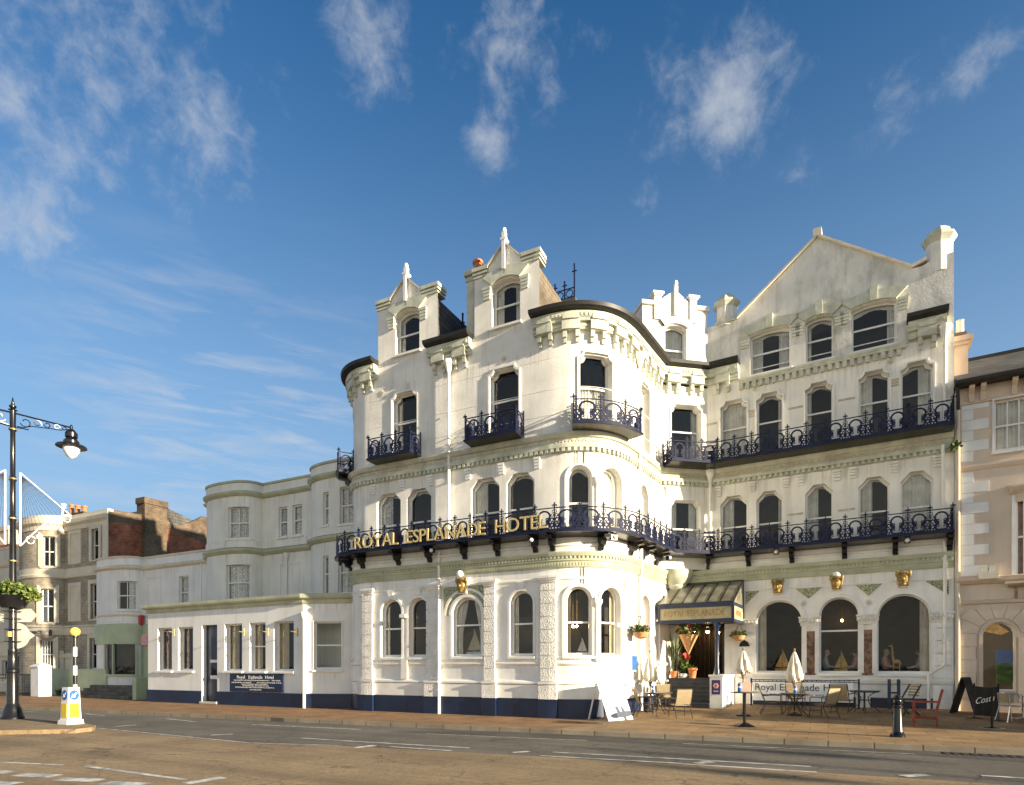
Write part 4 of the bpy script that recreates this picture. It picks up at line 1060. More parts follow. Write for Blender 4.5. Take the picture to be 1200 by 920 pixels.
b = MB(); plate(b, E, [(0,0),(E.L,0),(E.L,4.5),(0,4.5)], hE, 0, back=-.25); b.build('wall', 'house_white', ext, normals=False)
b = MB()
for a, c in ((0, dA), (dB, E.L-.05)): sweep(b, E, a, c, [(0,0),(.05,0),(.05,.58),(0,.6)])
b.build('plinth', 'navy', ext)
b = MB(); sweep(b, E, 5.0, E.L-.03, [(-.3,4.36),(.05,4.36),(.07,4.42),(.07,4.52),(.2,4.58),(.22,4.64),(.22,4.76),(-.3,4.78)]); b.build('cornice', 'green_trim', ext)
b = MB(); b.prism([(-30.05,24.5),(-30.05,19.4),(-19.6,19.3),(-17.7,20.2),(-17.7,24.5)], lambda x, y: V((x,y,4.4)), lambda x, y: V((x,y,4.5))); b.build('roof', 'gutter', ext)
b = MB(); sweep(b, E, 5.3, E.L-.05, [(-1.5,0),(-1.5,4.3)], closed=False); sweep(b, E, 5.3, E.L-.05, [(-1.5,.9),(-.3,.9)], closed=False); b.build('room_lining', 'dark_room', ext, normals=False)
d = MB(); pbox(d, E, dA, dB, .12, 3.66, -.3, -.24); dr = d.build('door', 'navy', ext)
d = MB(); pbox(d, E, dA+.32, dB-.12, 1.3, 3.1, -.245, -.232); d.build('door_glass', 'pane', dr)
d = MB(); pbox(d, E, dA+.3, dB-.1, 1.92, 2.05, -.24, -.225); d.build('push_bar', 'white_plastic', dr)
d = MB(); pbox(d, E, dA+.3, dB-.1, 1.15, 1.32, -.24, -.225); d.build('letter_plate', 'white_plastic', dr)
d = MB(); pbox(d, E, dA-.05, dB+.05, .02, .12, -.24, .1); d.build('door_step', 'stone_trim', ext)
for px in (205.5, 287.3, 315.5, 349.0):
    s = eS(px); z = E.z(px, 741); m = MB(); m.tube([E(s, z-.16, .06), E(s, z+.16, .06)], .035, 8); m.tube([E(s, z, .06), E(s-.02, z+.02, .3), E(s-.35, z+.04, .32)], .022, 6); m.build('wall_lamp', 'gold', ext, smooth=True)
pq = E.p[2]; m = MB(); m.tube([(pq.x+.12,pq.y-.06,.0),(pq.x+.12,pq.y-.06,3.75)], .06, 8); m.lathe((pq.x+.12,pq.y-.06,3.7), [(.07,0),(.12,.1),(.16,.3),(.12,.32)], 8); m.build('drain_pipe', 'trim', ext, smooth=True)
# painted hotel notice
s0, s1 = eS(270.8), eS(332.6); m = MB(); pbox(m, E, s0, s1, .62, 1.42, .012, .07)
sign = m.build('notice_sign', 'navy', None); sign.parent = None
tag(sign, 'dark blue sign board with white hotel lettering below the extension windows', 'sign')
m = MB(); sc = (s0+s1)/2; W = s1-s0
def row(t, z, h, c=0., wd=None, sh=0.): text_on(m, t, h, lambda u, v, w: E(sc+c*W+u, z+v, .072+w), width=wd*W if wd else None, ext=.003, shear=sh)
row('Royal', 1.2, .2, -.28, .15); row('Esplanade', 1.2, .2, -.0, .26); row('Hotel', 1.2, .2, .26, .15)
row('RESTAURANT AND BAR OPEN TO NON RESIDENTS', 1.1, .07, -.08, .68); row('FULL MENU', 1.1, .07, .38, .15)
row('MORNING COFFEE', 1.0, .075, -.27, .38); row('AFTERNOON TEA', 1.0, .075, .25, .46)
row('LUNCHEONS AND DINNERS', .93, .065, -.02, .5); row('TRADITIONAL SUNDAY ROAST', .86, .065, 0, .5); row('FUNCTIONS WEDDINGS AND PARTIES CATERED FOR', .79, .065, -.02, .74); row('ALL WELCOME', .69, .065, 0, .22)
m.build('sign_lettering', 'text_white', sign)

# ---- bow-fronted terrace behind it
bow = thing('bow_fronted_house', 'tall cream terrace house with two rounded bows behind the extension', 'house', (-24, 23, 0))
def bowpts(x0, x1, y, dep, n=14, e=2.6):
    xc, hwd = (x0+x1)/2, (x1-x0)/2; r = []
    for k in range(n+1):
        a = pi-pi*k/n; c, s_ = math.cos(a), math.sin(a)
        r.append((xc+hwd*math.copysign(abs(c)**(2/e), c), y-dep*abs(s_)**(2/e)))
    return r
yB = 21.6
B = Path([(-28.75,27),(-28.75,yB)]+bowpts(-28.2,-24.75,yB,1.05)+bowpts(-21.16,-17.0,yB,1.05)); bS = B.px; hB = []
z5 = dict(rv=.12, vbar=1, cm='net', curt='full', fw=.05)
hB.append(window(bow, B, bS(267), bS(292.5), 7.95, 9.45, 'flat', rail=8.7, **z5))
hB.append(window(bow, B, bS(265), bS(294), 4.95, 6.66, 'flat', rail=5.8, **z5))
hB.append(window(bow, B, bS(326.5), bS(336.5), 7.98, 9.42, 'flat', rail=8.7, rv=.1, cm='net', curt='left'))
hB.append(window(bow, B, bS(342.5), bS(354), 7.98, 9.42, 'flat', rail=8.7, rv=.1, cm='net', curt='full'))
hB.append(window(bow, B, bS(398), bS(414), 7.9, 9.5, 'flat', rail=8.7, **z5)); hB.append(window(bow, B, bS(396), bS(414), 4.9, 6.6, 'flat', rail=5.8, **z5))
for a, c in ((378.5,381.5),): hB.append(window(bow, B, bS(a), bS(a)+.35, 7.95, 9.4, 'flat', rail=8.7, rv=.1, curt='full', cm='net')); hB.append(window(bow, B, bS(a), bS(a)+.35, 4.9, 6.6, 'flat', rail=5.8, rv=.1, curt='full', cm='net'))
b = MB(); plate(b, B, [(0,0),(B.L,0),(B.L,10.7),(0,10.7)], hB, 0, back=-.14); b.build('wall', 'bow_cream', bow, smooth=True, normals=False)
b = MB()
for pr in ([(-.25,10.62),(.07,10.62),(.08,10.72),(-.25,10.74)], [(0,9.98),(.06,9.98),(.16,10.08),(.18,10.18),(0,10.24)], [(0,7.2),(.06,7.2),(.18,7.32),(.2,7.42),(0,7.5)]): sweep(b, B, 0, B.L, pr)
b.build('cornice', 'green_trim', bow, smooth=True)
b = MB(); sweep(b, B, 0, B.L, [(0,7.5),(.05,7.5),(.05,7.84),(0,7.88)]); sweep(b, B, 0, B.L, [(0,10.24),(.03,10.24),(.03,10.6),(0,10.6)])
x0, x1 = bS(328.5), bS(350); openring(b, B, loop('flat', (x0+x1)/2, (x1-x0)/2+.05, 4.6, 6.7), loop('flat', (x0+x1)/2, (x1-x0)/2-.02, 4.6, 6.62), 0, .03)
b.build('string_course', 'bow_cream', bow, smooth=True)
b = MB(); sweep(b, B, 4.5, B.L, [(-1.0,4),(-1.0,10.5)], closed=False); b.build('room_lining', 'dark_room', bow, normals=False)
box_body(bow, 'roof', 'gutter', -28.7, -17.0, 22.6, 28, 10.1, 10.3)
m = MB(); s = bS(337); m.tube([B(s,7.15,.07),B(s,4.6,.07)], .05, 8); m.lathe(B(s,7.0,.08), [(.06,-.1),(.14,.1),(.14,.16)], 8); m.tube([(-28.5,21.0,7.0),(-28.5,21.0,4.5)], .05, 6); m.build('drain_pipe', 'trim', bow, smooth=True)

# ---- low white house with the pale green shop
low = thing('shop_house', 'low white terrace house with a pale green shopfront in its rounded bay', 'house', (-35, 23, 0))
yL = 22.3
L = Path([(-39.3,26)]+[(-39.3,yL)]+bowpts(-39.0,-35.3,yL,1.0)+[(-28.75,yL)]); lS = L.px; hL = []
hL.append(window(low, L, lS(137.3), lS(161.5), 5.0, 6.62, 'flat', rail=5.8, vbar=1, rv=.1, curt='right', cm='net', fw=.05))
hL.append(window(low, L, lS(209.5), lS(221), 5.05, 6.75, 'flat', rail=5.85, rv=.12, curt='full', cm='net'))
shA, shB = lS(124.5), lS(158.5); hL.append(loop('flat', (shA+shB)/2, (shB-shA)/2, 1.3, 3.02))
b = MB(); plate(b, L, [(0,0),(L.L,0),(L.L,8.0),(0,8.0)], hL, 0, back=-.12); b.build('wall', 'house_white', low, smooth=True, normals=False)
b = MB()
for pr in ([(-.2,7.95),(.05,7.95),(.06,8.06),(-.2,8.08)], [(0,7.3),(.06,7.3),(.14,7.38),(.16,7.5),(0,7.56)], [(0,4.62),(.05,4.64),(.05,4.72),(0,4.74)]): sweep(b, L, 0, L.L, pr)
b.build('cornice', 'stone_trim', low, smooth=True)
x0, x1 = lS(173), lS(188); b = MB(); openring(b, L, loop('flat', (x0+x1)/2, (x1-x0)/2+.06, 4.74, 6.9), loop('flat', (x0+x1)/2, (x1-x0)/2-.02, 4.74, 6.8), 0, .03); b.build('blind_window', 'house_white', low)
sv = MB(); sweep(sv, L, L.s[1]+.02, L.s[16]+1.6, [(0,3.04),(.09,3.04),(.10,4.16),(0,4.2)]); sv.build('shop_fascia', 'shop_green', low, smooth=True)
sv = MB()
pbox(sv, L, shA-.12, shB+.12, 1.18, 1.3, 0, .1); pbox(sv, L, shA-.1, shA, 1.3, 3.03, 0, .08); pbox(sv, L, shB, shB+.1, 1.3, 3.03, 0, .08)
for q in (.33,): pbox(sv, L, shA+(shB-shA)*q-.04, shA+(shB-shA)*q+.04, 1.3, 3.03, -.1, .06)
pbox(sv, L, shB+.3, shB+1.5, .5, 3.0, 0, .05); sv.build('shop_front', 'shop_green', low)
sv = MB(); n = 10; q = [(shA+(shB-shA)*k/n) for k in range(n+1)]; vs = []
for s in q: vs += [L(s,1.3,-.05), L(s,3.02,-.05)]
sv.add(vs, [(2*k,2*k+2,2*k+3,2*k+1) for k in range(n)]); sv.build('shop_window', 'pane', low, normals=False)
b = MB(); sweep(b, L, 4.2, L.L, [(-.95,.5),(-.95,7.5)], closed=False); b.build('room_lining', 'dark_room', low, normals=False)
box_body(low, 'roof', 'gutter', -39.2, -28.8, 23.3, 28, 7.5, 7.7)
q = L(lS(168.5),4.4,.2); m = MB(); m.hexa([q+V((dx,dy,dz)) for dz, k in ((-.28,.6),(.28,1)) for dx, dy in ((-.17*k,-.08),(.17*k,-.08),(.17*k,.1),(-.17*k,.1))]); al = m.build('alarm_box', 'alarm_red', low)
q = L(lS(172.5),3.3,.16); m = MB(); m.box(q.x-.3,q.x+.3,q.y-.03,q.y+.03,q.z-.35,q.z+.3); m.build('notice_board', 'top_pink', low)

# ---- stone house with brick side wall
stone = thing('stone_house', 'three storey grey stone house with exposed red brick side wall and chimney', 'house', (-42, 24, 0))
S = Path([(-47.8,27)]+[(-47.8,yL)]+bowpts(-47.5,-43.4,yL,1.1)+[(-38.72,yL)]); sS = S.px; hS = []
ws = dict(rv=.14, surround=.24, smat='stone_trim', fw=.05)
hS.append(window(stone, S, sS(49), sS(65), 8.05, 9.95, 'flat', rail=9.0, vbar=1, curt=None, **ws))
hS.append(window(stone, S, sS(46.5), sS(63.5), 2.9, 6.55, 'flat', rail=4.75, vbar=1, curt='left', cm='net', **ws) if False else window(stone, S, sS(47), sS(63.5), 4.5, 6.65, 'flat', rail=5.55, vbar=1, curt='left', cm='net', **ws))
hS.append(window(stone, S, sS(46.5), sS(62.5), 1.55, 3.4, 'flat', rail=2.5, vbar=3, curt='left', cm='net', **ws))
hS.append(window(stone, S, sS(107.5), sS(116), 8.3, 10.2, 'flat', rail=9.2, curt='right', cm='net', **ws))
hS.append(window(stone, S, sS(106.5), sS(114.8), 4.67, 6.84, 'flat', rail=5.75, curt=None, **ws))
hS.append(window(stone, S, sS(105.5), sS(114), 1.6, 3.5, 'flat', rail=2.5, curt='right', cm='net', **ws))
b = MB(); plate(b, S, [(0,0),(S.L,0),(S.L,11.2),(0,11.2)], hS, 0, back=-.16); b.build('wall', 'rubble', stone, smooth=True, normals=False)
b = MB()
for pr in ([(-.3,11.15),(.03,11.15),(.04,11.28),(-.3,11.3)], [(0,10.35),(.04,10.35),(.05,10.6),(.22,10.75),(.26,10.95),(.06,11.0),(.06,11.15),(0,11.16)], [(0,7.35),(.05,7.36),(.09,7.45),(.09,7.55),(.03,7.6),(.03,7.95),(0,7.96)], [(0,4.2),(.1,4.22),(.12,4.32),(0,4.36)], [(0,3.75),(.05,3.75),(.05,4.2),(0,4.2)]): sweep(b, S, 0, S.L, pr)
pbox(b, S, S.L-.5, S.L+.02, 8.0, 10.4, 0, .07)
b.build('cornice', 'stone_trim', stone, smooth=True)
for z0, z1 in ((8.3,10.1),(4.7,6.8)):
    x0, x1 = sS(83), sS(93); b = MB(); openring(b, S, loop('flat',(x0+x1)/2,(x1-x0)/2+.22,z0-.1,z1+.22), loop('flat',(x0+x1)/2,(x1-x0)/2,z0-.1,z1), 0, .05); pbox(b, S, x0-.01, x1+.01, z0-.1, z1+.01, 0, .01); b.build('blind_window', 'stone_trim', stone)
b = MB(); x0, x1 = sS(74), sS(86); pbox(b, S, x0, x1, .3, 2.6, 0, .03); pbox(b, S, x0-.2, x0, .3, 2.75, 0, .1); pbox(b, S, x1, x1+.2, .3, 2.75, 0, .1); pbox(b, S, x0-.25, x1+.25, 2.3, 2.5, 0, .15); b.build('door', 'stone_trim', stone)
# brick party wall rising above the low house
xs = -38.72
def sidewall(name, m, prof, x0=xs-.3, x1=xs):
    b = MB(); b.prism(prof, lambda y, z: V((x0,y,z)), lambda y, z: V((x1,y,z))); return b.build(name, m, stone)
ys = lambda px: xs/(ray(px)[0]/ray(px)[1])
zy = lambda py, y: z_at(py, xs, y)
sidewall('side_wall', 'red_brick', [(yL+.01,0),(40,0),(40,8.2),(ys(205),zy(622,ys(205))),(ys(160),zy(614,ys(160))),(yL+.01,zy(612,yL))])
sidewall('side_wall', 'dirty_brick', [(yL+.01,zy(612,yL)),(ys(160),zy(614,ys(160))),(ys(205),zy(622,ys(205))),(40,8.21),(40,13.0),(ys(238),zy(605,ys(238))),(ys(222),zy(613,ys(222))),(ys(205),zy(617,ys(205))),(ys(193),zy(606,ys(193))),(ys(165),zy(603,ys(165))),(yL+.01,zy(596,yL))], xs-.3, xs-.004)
y0, y1 = ys(166), ys(192); ck = MB(); ck.box(xs-.5, xs+.32, y0, y1, 7, zy(590,y0)); ck.box(xs-.55, xs+.38, y0-.06, y1+.06, zy(590,y0), zy(583,y0)); ck.build('chimney', 'dirty_brick', stone)
b = MB(); b.prism([(yL+.4,10.2),(40,10.2),(40,12.0),(31,11.2),(26,12.3)], lambda y, z: V((-47.5,y,z)), lambda y, z: V((xs-.3,y,z))); b.build('roof', 'slate', stone)
yC = 26.0; xC = [x_on(p, yC) for p in (74.5,84,91,99)]; zC = z_at(604, xC[1], yC); ck = MB(); ck.box(xC[0]-.5,xC[3]+.5,yC-.35,yC+.35,10,zC); ck = ck.build('chimney', 'dirty_brick', stone)
for k, (px, mt) in enumerate([(56.5,'white_plastic'),(64,'terracotta'),(70.5,'terracotta'),(78,'terracotta')]):
    m = MB(); hC = (z_at(590.5+.8*k, xC[k], yC)-zC); m.lathe((xC[k],yC,zC), [(.19,0),(.16,.1),(.15,hC-.14),(.19,hC-.12),(.19,hC-.02),(.14,hC)], 12); m.build('chimney_pot', mt, ck, smooth=True)
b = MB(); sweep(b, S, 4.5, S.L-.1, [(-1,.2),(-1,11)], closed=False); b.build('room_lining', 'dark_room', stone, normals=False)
# pharmacy fascia lettering
m = MB(); s = sS(40); text_on(m, 'PHARMACY', .3, lambda u, v, w: S(s+u, z_at(743, *S(s,0,.1).xy)+v, .1+w), width=1.5, ext=.01); s = sS(59.5); q = S(s, z_at(741.5, *S(s,0,.1).xy), .1)
m.lathe((0,0,0), [(.01,0)], 3) if False else m.ball(q, (.2,.05,.2), 12); m.build('fascia_lettering', 'ink', stone)

# ---- far cream building at the left edge
far = thing('corner_building', 'low cream building with plain parapet at the far left edge', 'building', (-55, 24, 0))
Fp = Path([(-70,yL+.3),(-47.85,yL+.3)]); fS = Fp.px; hF = []
hF.append(window(far, Fp, fS(20.5), fS(24.8), 5.3, 8.3, 'flat', rail=6.9, curt=None, rv=.15)); hF.append(window(far, Fp, fS(-14), fS(-8), 5.3, 8.3, 'flat', rail=6.9, curt=None, rv=.15))
hF.append(window(far, Fp, fS(2), fS(17), .7, 2.2, 'flat', vbar=2, curt=None, rv=.15)); hF.append(window(far, Fp, fS(22), fS(31), .7, 2.2, 'flat', vbar=1, curt=None, rv=.15))
b = MB(); plate(b, Fp, [(0,0),(Fp.L,0),(Fp.L,10.0),(0,10.0)], hF, 0, back=-.18); b.build('wall', 'far_cream', far, normals=False)
b = MB(); sweep(b, Fp, 0, Fp.L, [(-.3,9.95),(.05,9.95),(.06,10.1),(-.3,10.1)]); sweep(b, Fp, 0, Fp.L, [(0,8.7),(.08,8.7),(.18,8.85),(.2,9.0),(0,9.05)]); sweep(b, Fp, 0, Fp.L, [(0,2.5),(.15,2.5),(.2,3.4),(.25,3.5),(0,3.55)]); b.build('cornice', 'stone_trim', far)
box_body(far, 'roof', 'gutter', -70, -47.9, 23.2, 28, 9.4, 9.6); b = MB(); b.box(-62,-48,23.8,23.9,0,9.4); b.build('room_lining', 'dark_room', far)
c0 = MB(); xx = x_on(8,26.5); c0.box(xx-1.6,xx+1.9,26,27,9,11.6); c0.build('chimney', 'red_brick', far)
c0 = MB(); xx = x_on(2,30); c0.box(xx-3.4,xx+1.2,30,31.5,9,14.4); c0.box(xx-3.5,xx+1.3,29.9,31.6,14.4,14.8); c0.build('chimney', 'chimney_pink', far)
# oval hanging sign on its bracket
s = fS(24.0); m = MB(); pbox(m, Fp, s-.9, s+.5, 2.62, 2.72, .2, .3); pbox(m, Fp, s-.75, s+.45, 1.45, 2.45, .28, .34); hs = m.build('shop_sign', 'ink', far)
m = MB(); m.ball(Fp(s-.15,1.95,.35), (.42,.03,.3), 14); m.build('sign_oval', 'text_white', hs)

# ---- pink building on the right
pink = thing('pink_building', 'pink rendered building with white corner quoins and a slate roof', 'building', (6, 25, 0))
wd = (U.p[-1]-U.p[-2]).normalized(); p0 = U.p[-1]+V((.03,-.08)); p1 = p0+wd*8.5
K = Path([tuple(p0), tuple(p1)]); kS = K.px; hK = []
hK.append(window(pink, K, kS(1165), kS(1212), K.z(1180,527), K.z(1180,467), 'flat', rail=K.z(1180,497), vbar=2, rv=.12, curt='full', surround=.05, smat='quoin', fw=.06))
hK.append(window(pink, K, kS(1191), kS(1225), K.z(1200,678), K.z(1200,582), 'flat', rail=K.z(1200,628), rv=.12, curt='both', cm='brown_curtain', surround=.12, smat='quoin'))
a0, a1 = kS(1151.5), kS(1190); zt = K.z(1170,729); hK.append(window(pink, K, a0, a1, .95, zt, 'arch', rv=.15, curt=None, surround=.1, smat='pink_trim', sill=0, fw=.03, pane='tinted_pane'))
ax0, ax1 = kS(1218), kS(1262); hK.append(window(pink, K, ax0, ax1, .95, zt, 'arch', rv=.15, curt=None, surround=.1, smat='pink_trim', sill=0, fw=.03))
zE = K.z(1122,457)
b = MB(); plate(b, K, [(0,-.1),(K.L,-.1),(K.L,zE),(0,zE)], hK, 0, back=-.16); b.build('wall', 'pink_render', pink, normals=False)
b = MB(); b.box(p0.x-.015,p0.x+.3,p0.y+.002,p0.y+9,-.1,zE-.1); b.build('side_wall', 'wing_paint', pink)
b = MB()
zs2 = K.z(1140,547); zf0, zf1 = K.z(1140,705), K.z(1140,683)
for pr in ([(0,zs2-.12),(.03,zs2-.12),(.07,zs2-.02),(.07,zs2+.05),(0,zs2+.08)], [(0,zf1-.05),(.08,zf1-.05),(.2,zf1+.05),(.22,zf1+.15),(0,zf1+.2)], [(0,zf0-.08),(.07,zf0-.08),(.09,zf0+.02),(0,zf0+.04)], [(0,zE-.55),(.04,zE-.55),(.05,zE-.45),(0,zE-.43)]): sweep(b, K, .02, K.L, pr)
b.build('string_course', 'pink_trim', pink)
z = zf1+.22; k = 0
while z < zE-.6:
    wq = .72 if k % 2 == 0 else .32
    if not (zs2-.3 < z < zs2+.08): b = MB(); pbox(b, K, .16, .16+wq, z+.005, min(z+.335, zE-.58), 0, .02); b.build('quoin', 'quoin', pink)
    z += .34; k += 1
for s in (.35,.65,1.45,1.75,2.6,2.9,3.8,4.1,5,5.3):
    b = MB(); b.prism([(0,zE-.5),(.08,zE-.5),(.12,zE-.25),(.3,zE-.12),(.3,zE-.02),(0,zE-.02)], lambda d, z: K(s,z,d), lambda d, z: K(s+.14,z,d)); b.build('eaves_bracket', 'pink_trim', pink)
b = MB(); sweep(b, K, -.05, K.L, [(.0,zE),(.38,zE-.02),(.48,zE+.04),(.5,zE+.14),(.0,zE+.12)]); b.build('gutter', 'gutter', pink)
b = MB(); b.hexa([K(.0,zE+.08,.42),K(K.L,zE+.08,.42),K(K.L,zE+.08,-6),K(.0,zE+.08,-6),K(.0,zE+.14,.42),K(K.L,zE+.14,.42),K(K.L,zE+2.15,-3.2),K(.0,zE+2.15,-3.2)])
b.build('roof', 'slate', pink)
b = MB(); pbox(b, K, 0, K.L, zE+2.1, zE+2.22, -3.3, -3.1); b.build('ridge', 'gutter', pink)
cz0 = zE+.2; b = MB(); pbox(b, K, .02, .40, zE, K.z(1124,396), -1.2, -.6); pbox(b, K, -.02, .46, K.z(1124,396), K.z(1124,392), -1.26, -.54); pbox(b, K, -.02, .53, K.z(1124,392), K.z(1124,386), -1.32, -.48); ck = b.build('chimney', 'chimney_pink', pink)
m = MB(); pbox(m, K, .0, .36, K.z(1124,386), K.z(1124,380), -1.15, -.6); m.build('chimney_course', 'dirty_brick', ck)
m = MB(); q = K(.2,0,-.85); m.lathe((q.x,q.y,K.z(1124,381)), [(.12,0),(.11,.5),(.13,.52)], 10); m.build('chimney_pot', 'stone_trim', ck)
# pediment and rusticated ground storey
s0, s1 = kS(1183), kS(1235); zp = K.z(1195,575); b = MB(); sweep(b, K, s0, s1, [(0,zp-.1),(.08,zp-.1),(.2,zp),(.26,zp+.1),(.26,zp+.16),(0,zp+.2)]); sweep(b, K, s0+.15, s1-.15, [(0,zp-.35),(.05,zp-.35),(.08,zp-.1),(0,zp-.1)]); b.build('pediment', 'pink_trim', pink)
b = MB(); z = .7; sa, sb = .12, kS(1151.5)-.16; rows = 0
while z < zf0-.35:
    if z < zt-.75:
        if rows % 2 == 0: pbox(b, K, sa, sb, z, z+.4, 0, .03)
        else: pbox(b, K, sa, sa+.42, z, z+.4, 0, .03); pbox(b, K, sa+.44, sb, z, z+.4, 0, .03)
    z += .42; rows += 1
zc_ = zt-(a1-a0)/2; sc_ = (a0+a1)/2; r0 = (a1-a0)/2+.14
for k in range(-3, 4):
    t0, t1 = pi/2-(k-.5)*.4+.01, pi/2-(k+.5)*.4-.0
    t0, t1 = pi/2-(k-.47)*.42, pi/2-(k+.47)*.42; r1 = r0+(.62 if k % 2 == 0 else .5)
    pts = [(sc_+r0*math.cos(t0), zc_+r0*math.sin(t0)),(sc_+r1*math.cos(t0), min(zf0-.1, zc_+r1*math.sin(t0))),(sc_+r1*math.cos(t1), min(zf0-.1, zc_+r1*math.sin(t1))),(sc_+r0*math.cos(t1), zc_+r0*math.sin(t1))]
    if pts[0][0] > sa: b.prism(pts, lambda u, q: K(u,q,0), lambda u, q: K(u,q,.028))
pbox(b, K, kS(1193), kS(1200), .6, zt-.5, 0, .09); b.build('rusticated_block', 'pink_render', pink)
b = MB(); pbox(b, K, .05, sb, -.1, .62, 0, .05); b.build('plinth', 'top_pink' if False else 'chimney_pink', pink)
m = MB(); m.tube([K(.07,zE-.3,.09),K(.07,0,.09)], .05, 8); m.build('drain_pipe', 'stone_trim', pink)
m = MB(); m.tube([K(.03,zE-.02,.3),K(.05,zE-.3,.2),K(.07,zE-.7,.1)], .05, 8); m.build('rain_spout', 'gutter', pink)
m = MB(); s = kS(1157); zz = K.z(1157,672); pbox(m, K, s-.25, s+.25, zz-.2, zz+.05, .05, .28); pbox(m, K, s-.2, s-.02, zz+.05, zz+.22, .1, .22); pbox(m, K, s+.02, s+.2, zz+.05, zz+.22, .1, .22); m.build('flood_lamp', 'stone_trim', pink)
m = MB(); s = kS(1181); text_on(m, 'Th', .72, lambda u, v, w: K(s+u, K.z(1190,704)+v, .06+w), ext=.02, align='l'); m.build('fascia_lettering', 'pole_wood', pink)
m = MB(); pbox(m, K, kS(1176), K.L, zf1-.12, zf1-.05, .2, .32); m.build('sign_light', 'pink_trim', pink)
# shop interior display behind the arch
b = MB(); b.box(p0.x+.4,p0.x+7,p0.y+1.2,p0.y+1.3,-.1,4.5); b.build('room_lining', 'dark_room', pink)
m = MB(); q = K((a0+a1)/2+.12, 0, -.3)
pbox(m, K, sc_-.02, sc_+.55, 1.85, 2.25, -.32, -.28); m.build('window_poster', 'can_blue', pink)
m = MB(); pbox(m, K, sc_-.02, sc_+.55, 1.2, 1.84, -.32, -.28); m.build('window_poster', 'grass_green', pink)
m = MB(); m.prism([(sc_-.6,2.95),(sc_-.55,3.25),(sc_-.2,3.3),(sc_+.3,2.85),(sc_+.1,2.75)], lambda u, z: K(u,z,-.34), lambda u, z: K(u,z,-.3)); m.build('window_ornament', 'golden_wood', pink)
# tuft of weed in the party joint
wt = MB(); q = K(.0, K.z(1122,523), .2); leaves(wt, q, (.14,.14,.2), 60, .14, ms=(0,), seed=4); wo = wt.build('wall_weed', 'leaf', None, normals=False)
tag(wo, 'small green weed sprouting from the joint between hotel and pink building', 'plant')
# ================================================================ GROUND, ROAD, PAVEMENT
ky = lambda x: 15.5+.058*(x+7.9)
RZ = -.12
def sheet(name, pts, m, kind='structure', sub=None):
    b = MB(); b.add(pts, [tuple(range(len(pts)))]); return structure(b.build(name, m, None, normals=False), kind)
sheet('ground', [(-3000,-3000,-.2),(3000,-3000,-.2),(3000,3000,-.2),(-3000,3000,-.2)], 'soil')
sheet('road', [(-120,-60,RZ),(60,-60,RZ),(60,ky(60),RZ),(-120,ky(-120),RZ)], 'asphalt')
tb = [at(x, y, RZ) for x, y in [(60,852.5),(113,854),(200,862.5),(293,871),(400,874.5),(520,880.5),(633,887),(800,896.3),(960,905.5),(1100,914.5),(1240,924)]]
sheet('road_surfacing', [(-90,tb[0].y-3.2,RZ+.004)]+[(p.x,p.y,RZ+.004) for p in tb]+[(30,tb[-1].y+1,RZ+.004),(30,-40,RZ+.004),(-90,-40,RZ+.004)], 'tan_asphalt')
sheet('pavement', [(-120,ky(-120)+.15,0),(-6.6,ky(-6.6)+.15,0),(-6.6,26,0),(-120,26,0)], 'pavers')
b = MB(); b.add([(-6.6,ky(-6.6)+.15,0),(30,ky(30)+.15,0),(30,18.5,0),(-6.6,18.5,0),(30,25.0,.28),(-6.6,25.0,.28),(30,30,.28),(-6.6,30,.28)], [(0,1,2,3),(3,2,4,5),(5,4,6,7)])
structure(b.build('pavement', 'slabs', None, normals=False))
b = MB(); kp = [(x, ky(x)) for x in (-120,-60,-30,-6.6,10,30)]
for (x0,y0),(x1,y1) in zip(kp, kp[1:]): b.hexa([(x0,y0,-.2),(x1,y1,-.2),(x1,y1+.15,-.2),(x0,y0+.15,-.2),(x0,y0,.004),(x1,y1,.004),(x1,y1+.15,.004),(x0,y0+.15,.004)])
structure(b.build('kerb', 'kerb', None))
sheet('road_patch', [tuple(at(x, y, RZ+.004)) for x, y in [(455,857.2),(640,856.6),(800,862.2),(1000,872),(1240,884.5),(1240,896),(1072,884.6),(800,872),(688,868.3),(560,862)]], 'new_asphalt')
# painted lines
def line(px0, py0, px1, py1, w=.1):
    a, c = at(px0, py0, RZ), at(px1, py1, RZ); t = (c-a).normalized(); n = V((-t.y,t.x,0))*w/2; z = V((0,0,.009)); k = max(1, int((c-a).length/1.5)); 
    LN.add([a-n+z, c-n+z, c+n+z, a+n+z], [(0,1,2,3)])
LN = MB()
for q in [(295,849.3,423,855.2,.09),(195,842.5,230,846.2,.08),(100,836.5,123,839,.08),(400,868.2,550,876.9,.1),(457,875.4,530,880.2,.1),(353,865.2,400,868.2,.1),
          (113,853.4,293,870.9,.07),(293,870.9,401,874.2,.06),(133,851.8,160,849.8,.12),(247,861.8,273,860.7,.12),(633,886,800,895.2,.1),(800,895.6,957,905.3,.1),(648,881.8,800,890,.1),(800,890,950,898.8,.1),
          (601,882.4,620,880.9,.16),(500,860.2,688,868.2,.05),(800,871.8,1072,884,.05),(1058,910,1086,908.3,.2),(1150,909.3,1215,913.4,.12),(815,895,835,893,.2),(416,876.5,440,874,.2),
          (0,893.5,73,897,.1),(100,898.2,218,914.4,.11),(217,918.8,262,911.5,.22),(20,908.3,66,910,.28),(70,913.4,117,915.2,.28),(122,918,172,920,.28),(-20,904.5,14,905.5,.28),(-30,917.5,20,919,.28),(-40,826,80,829,.1),(-40,832.5,40,834,.08)]: line(*q)
structure(LN.build('road_marking', 'paint_line', None, normals=False))
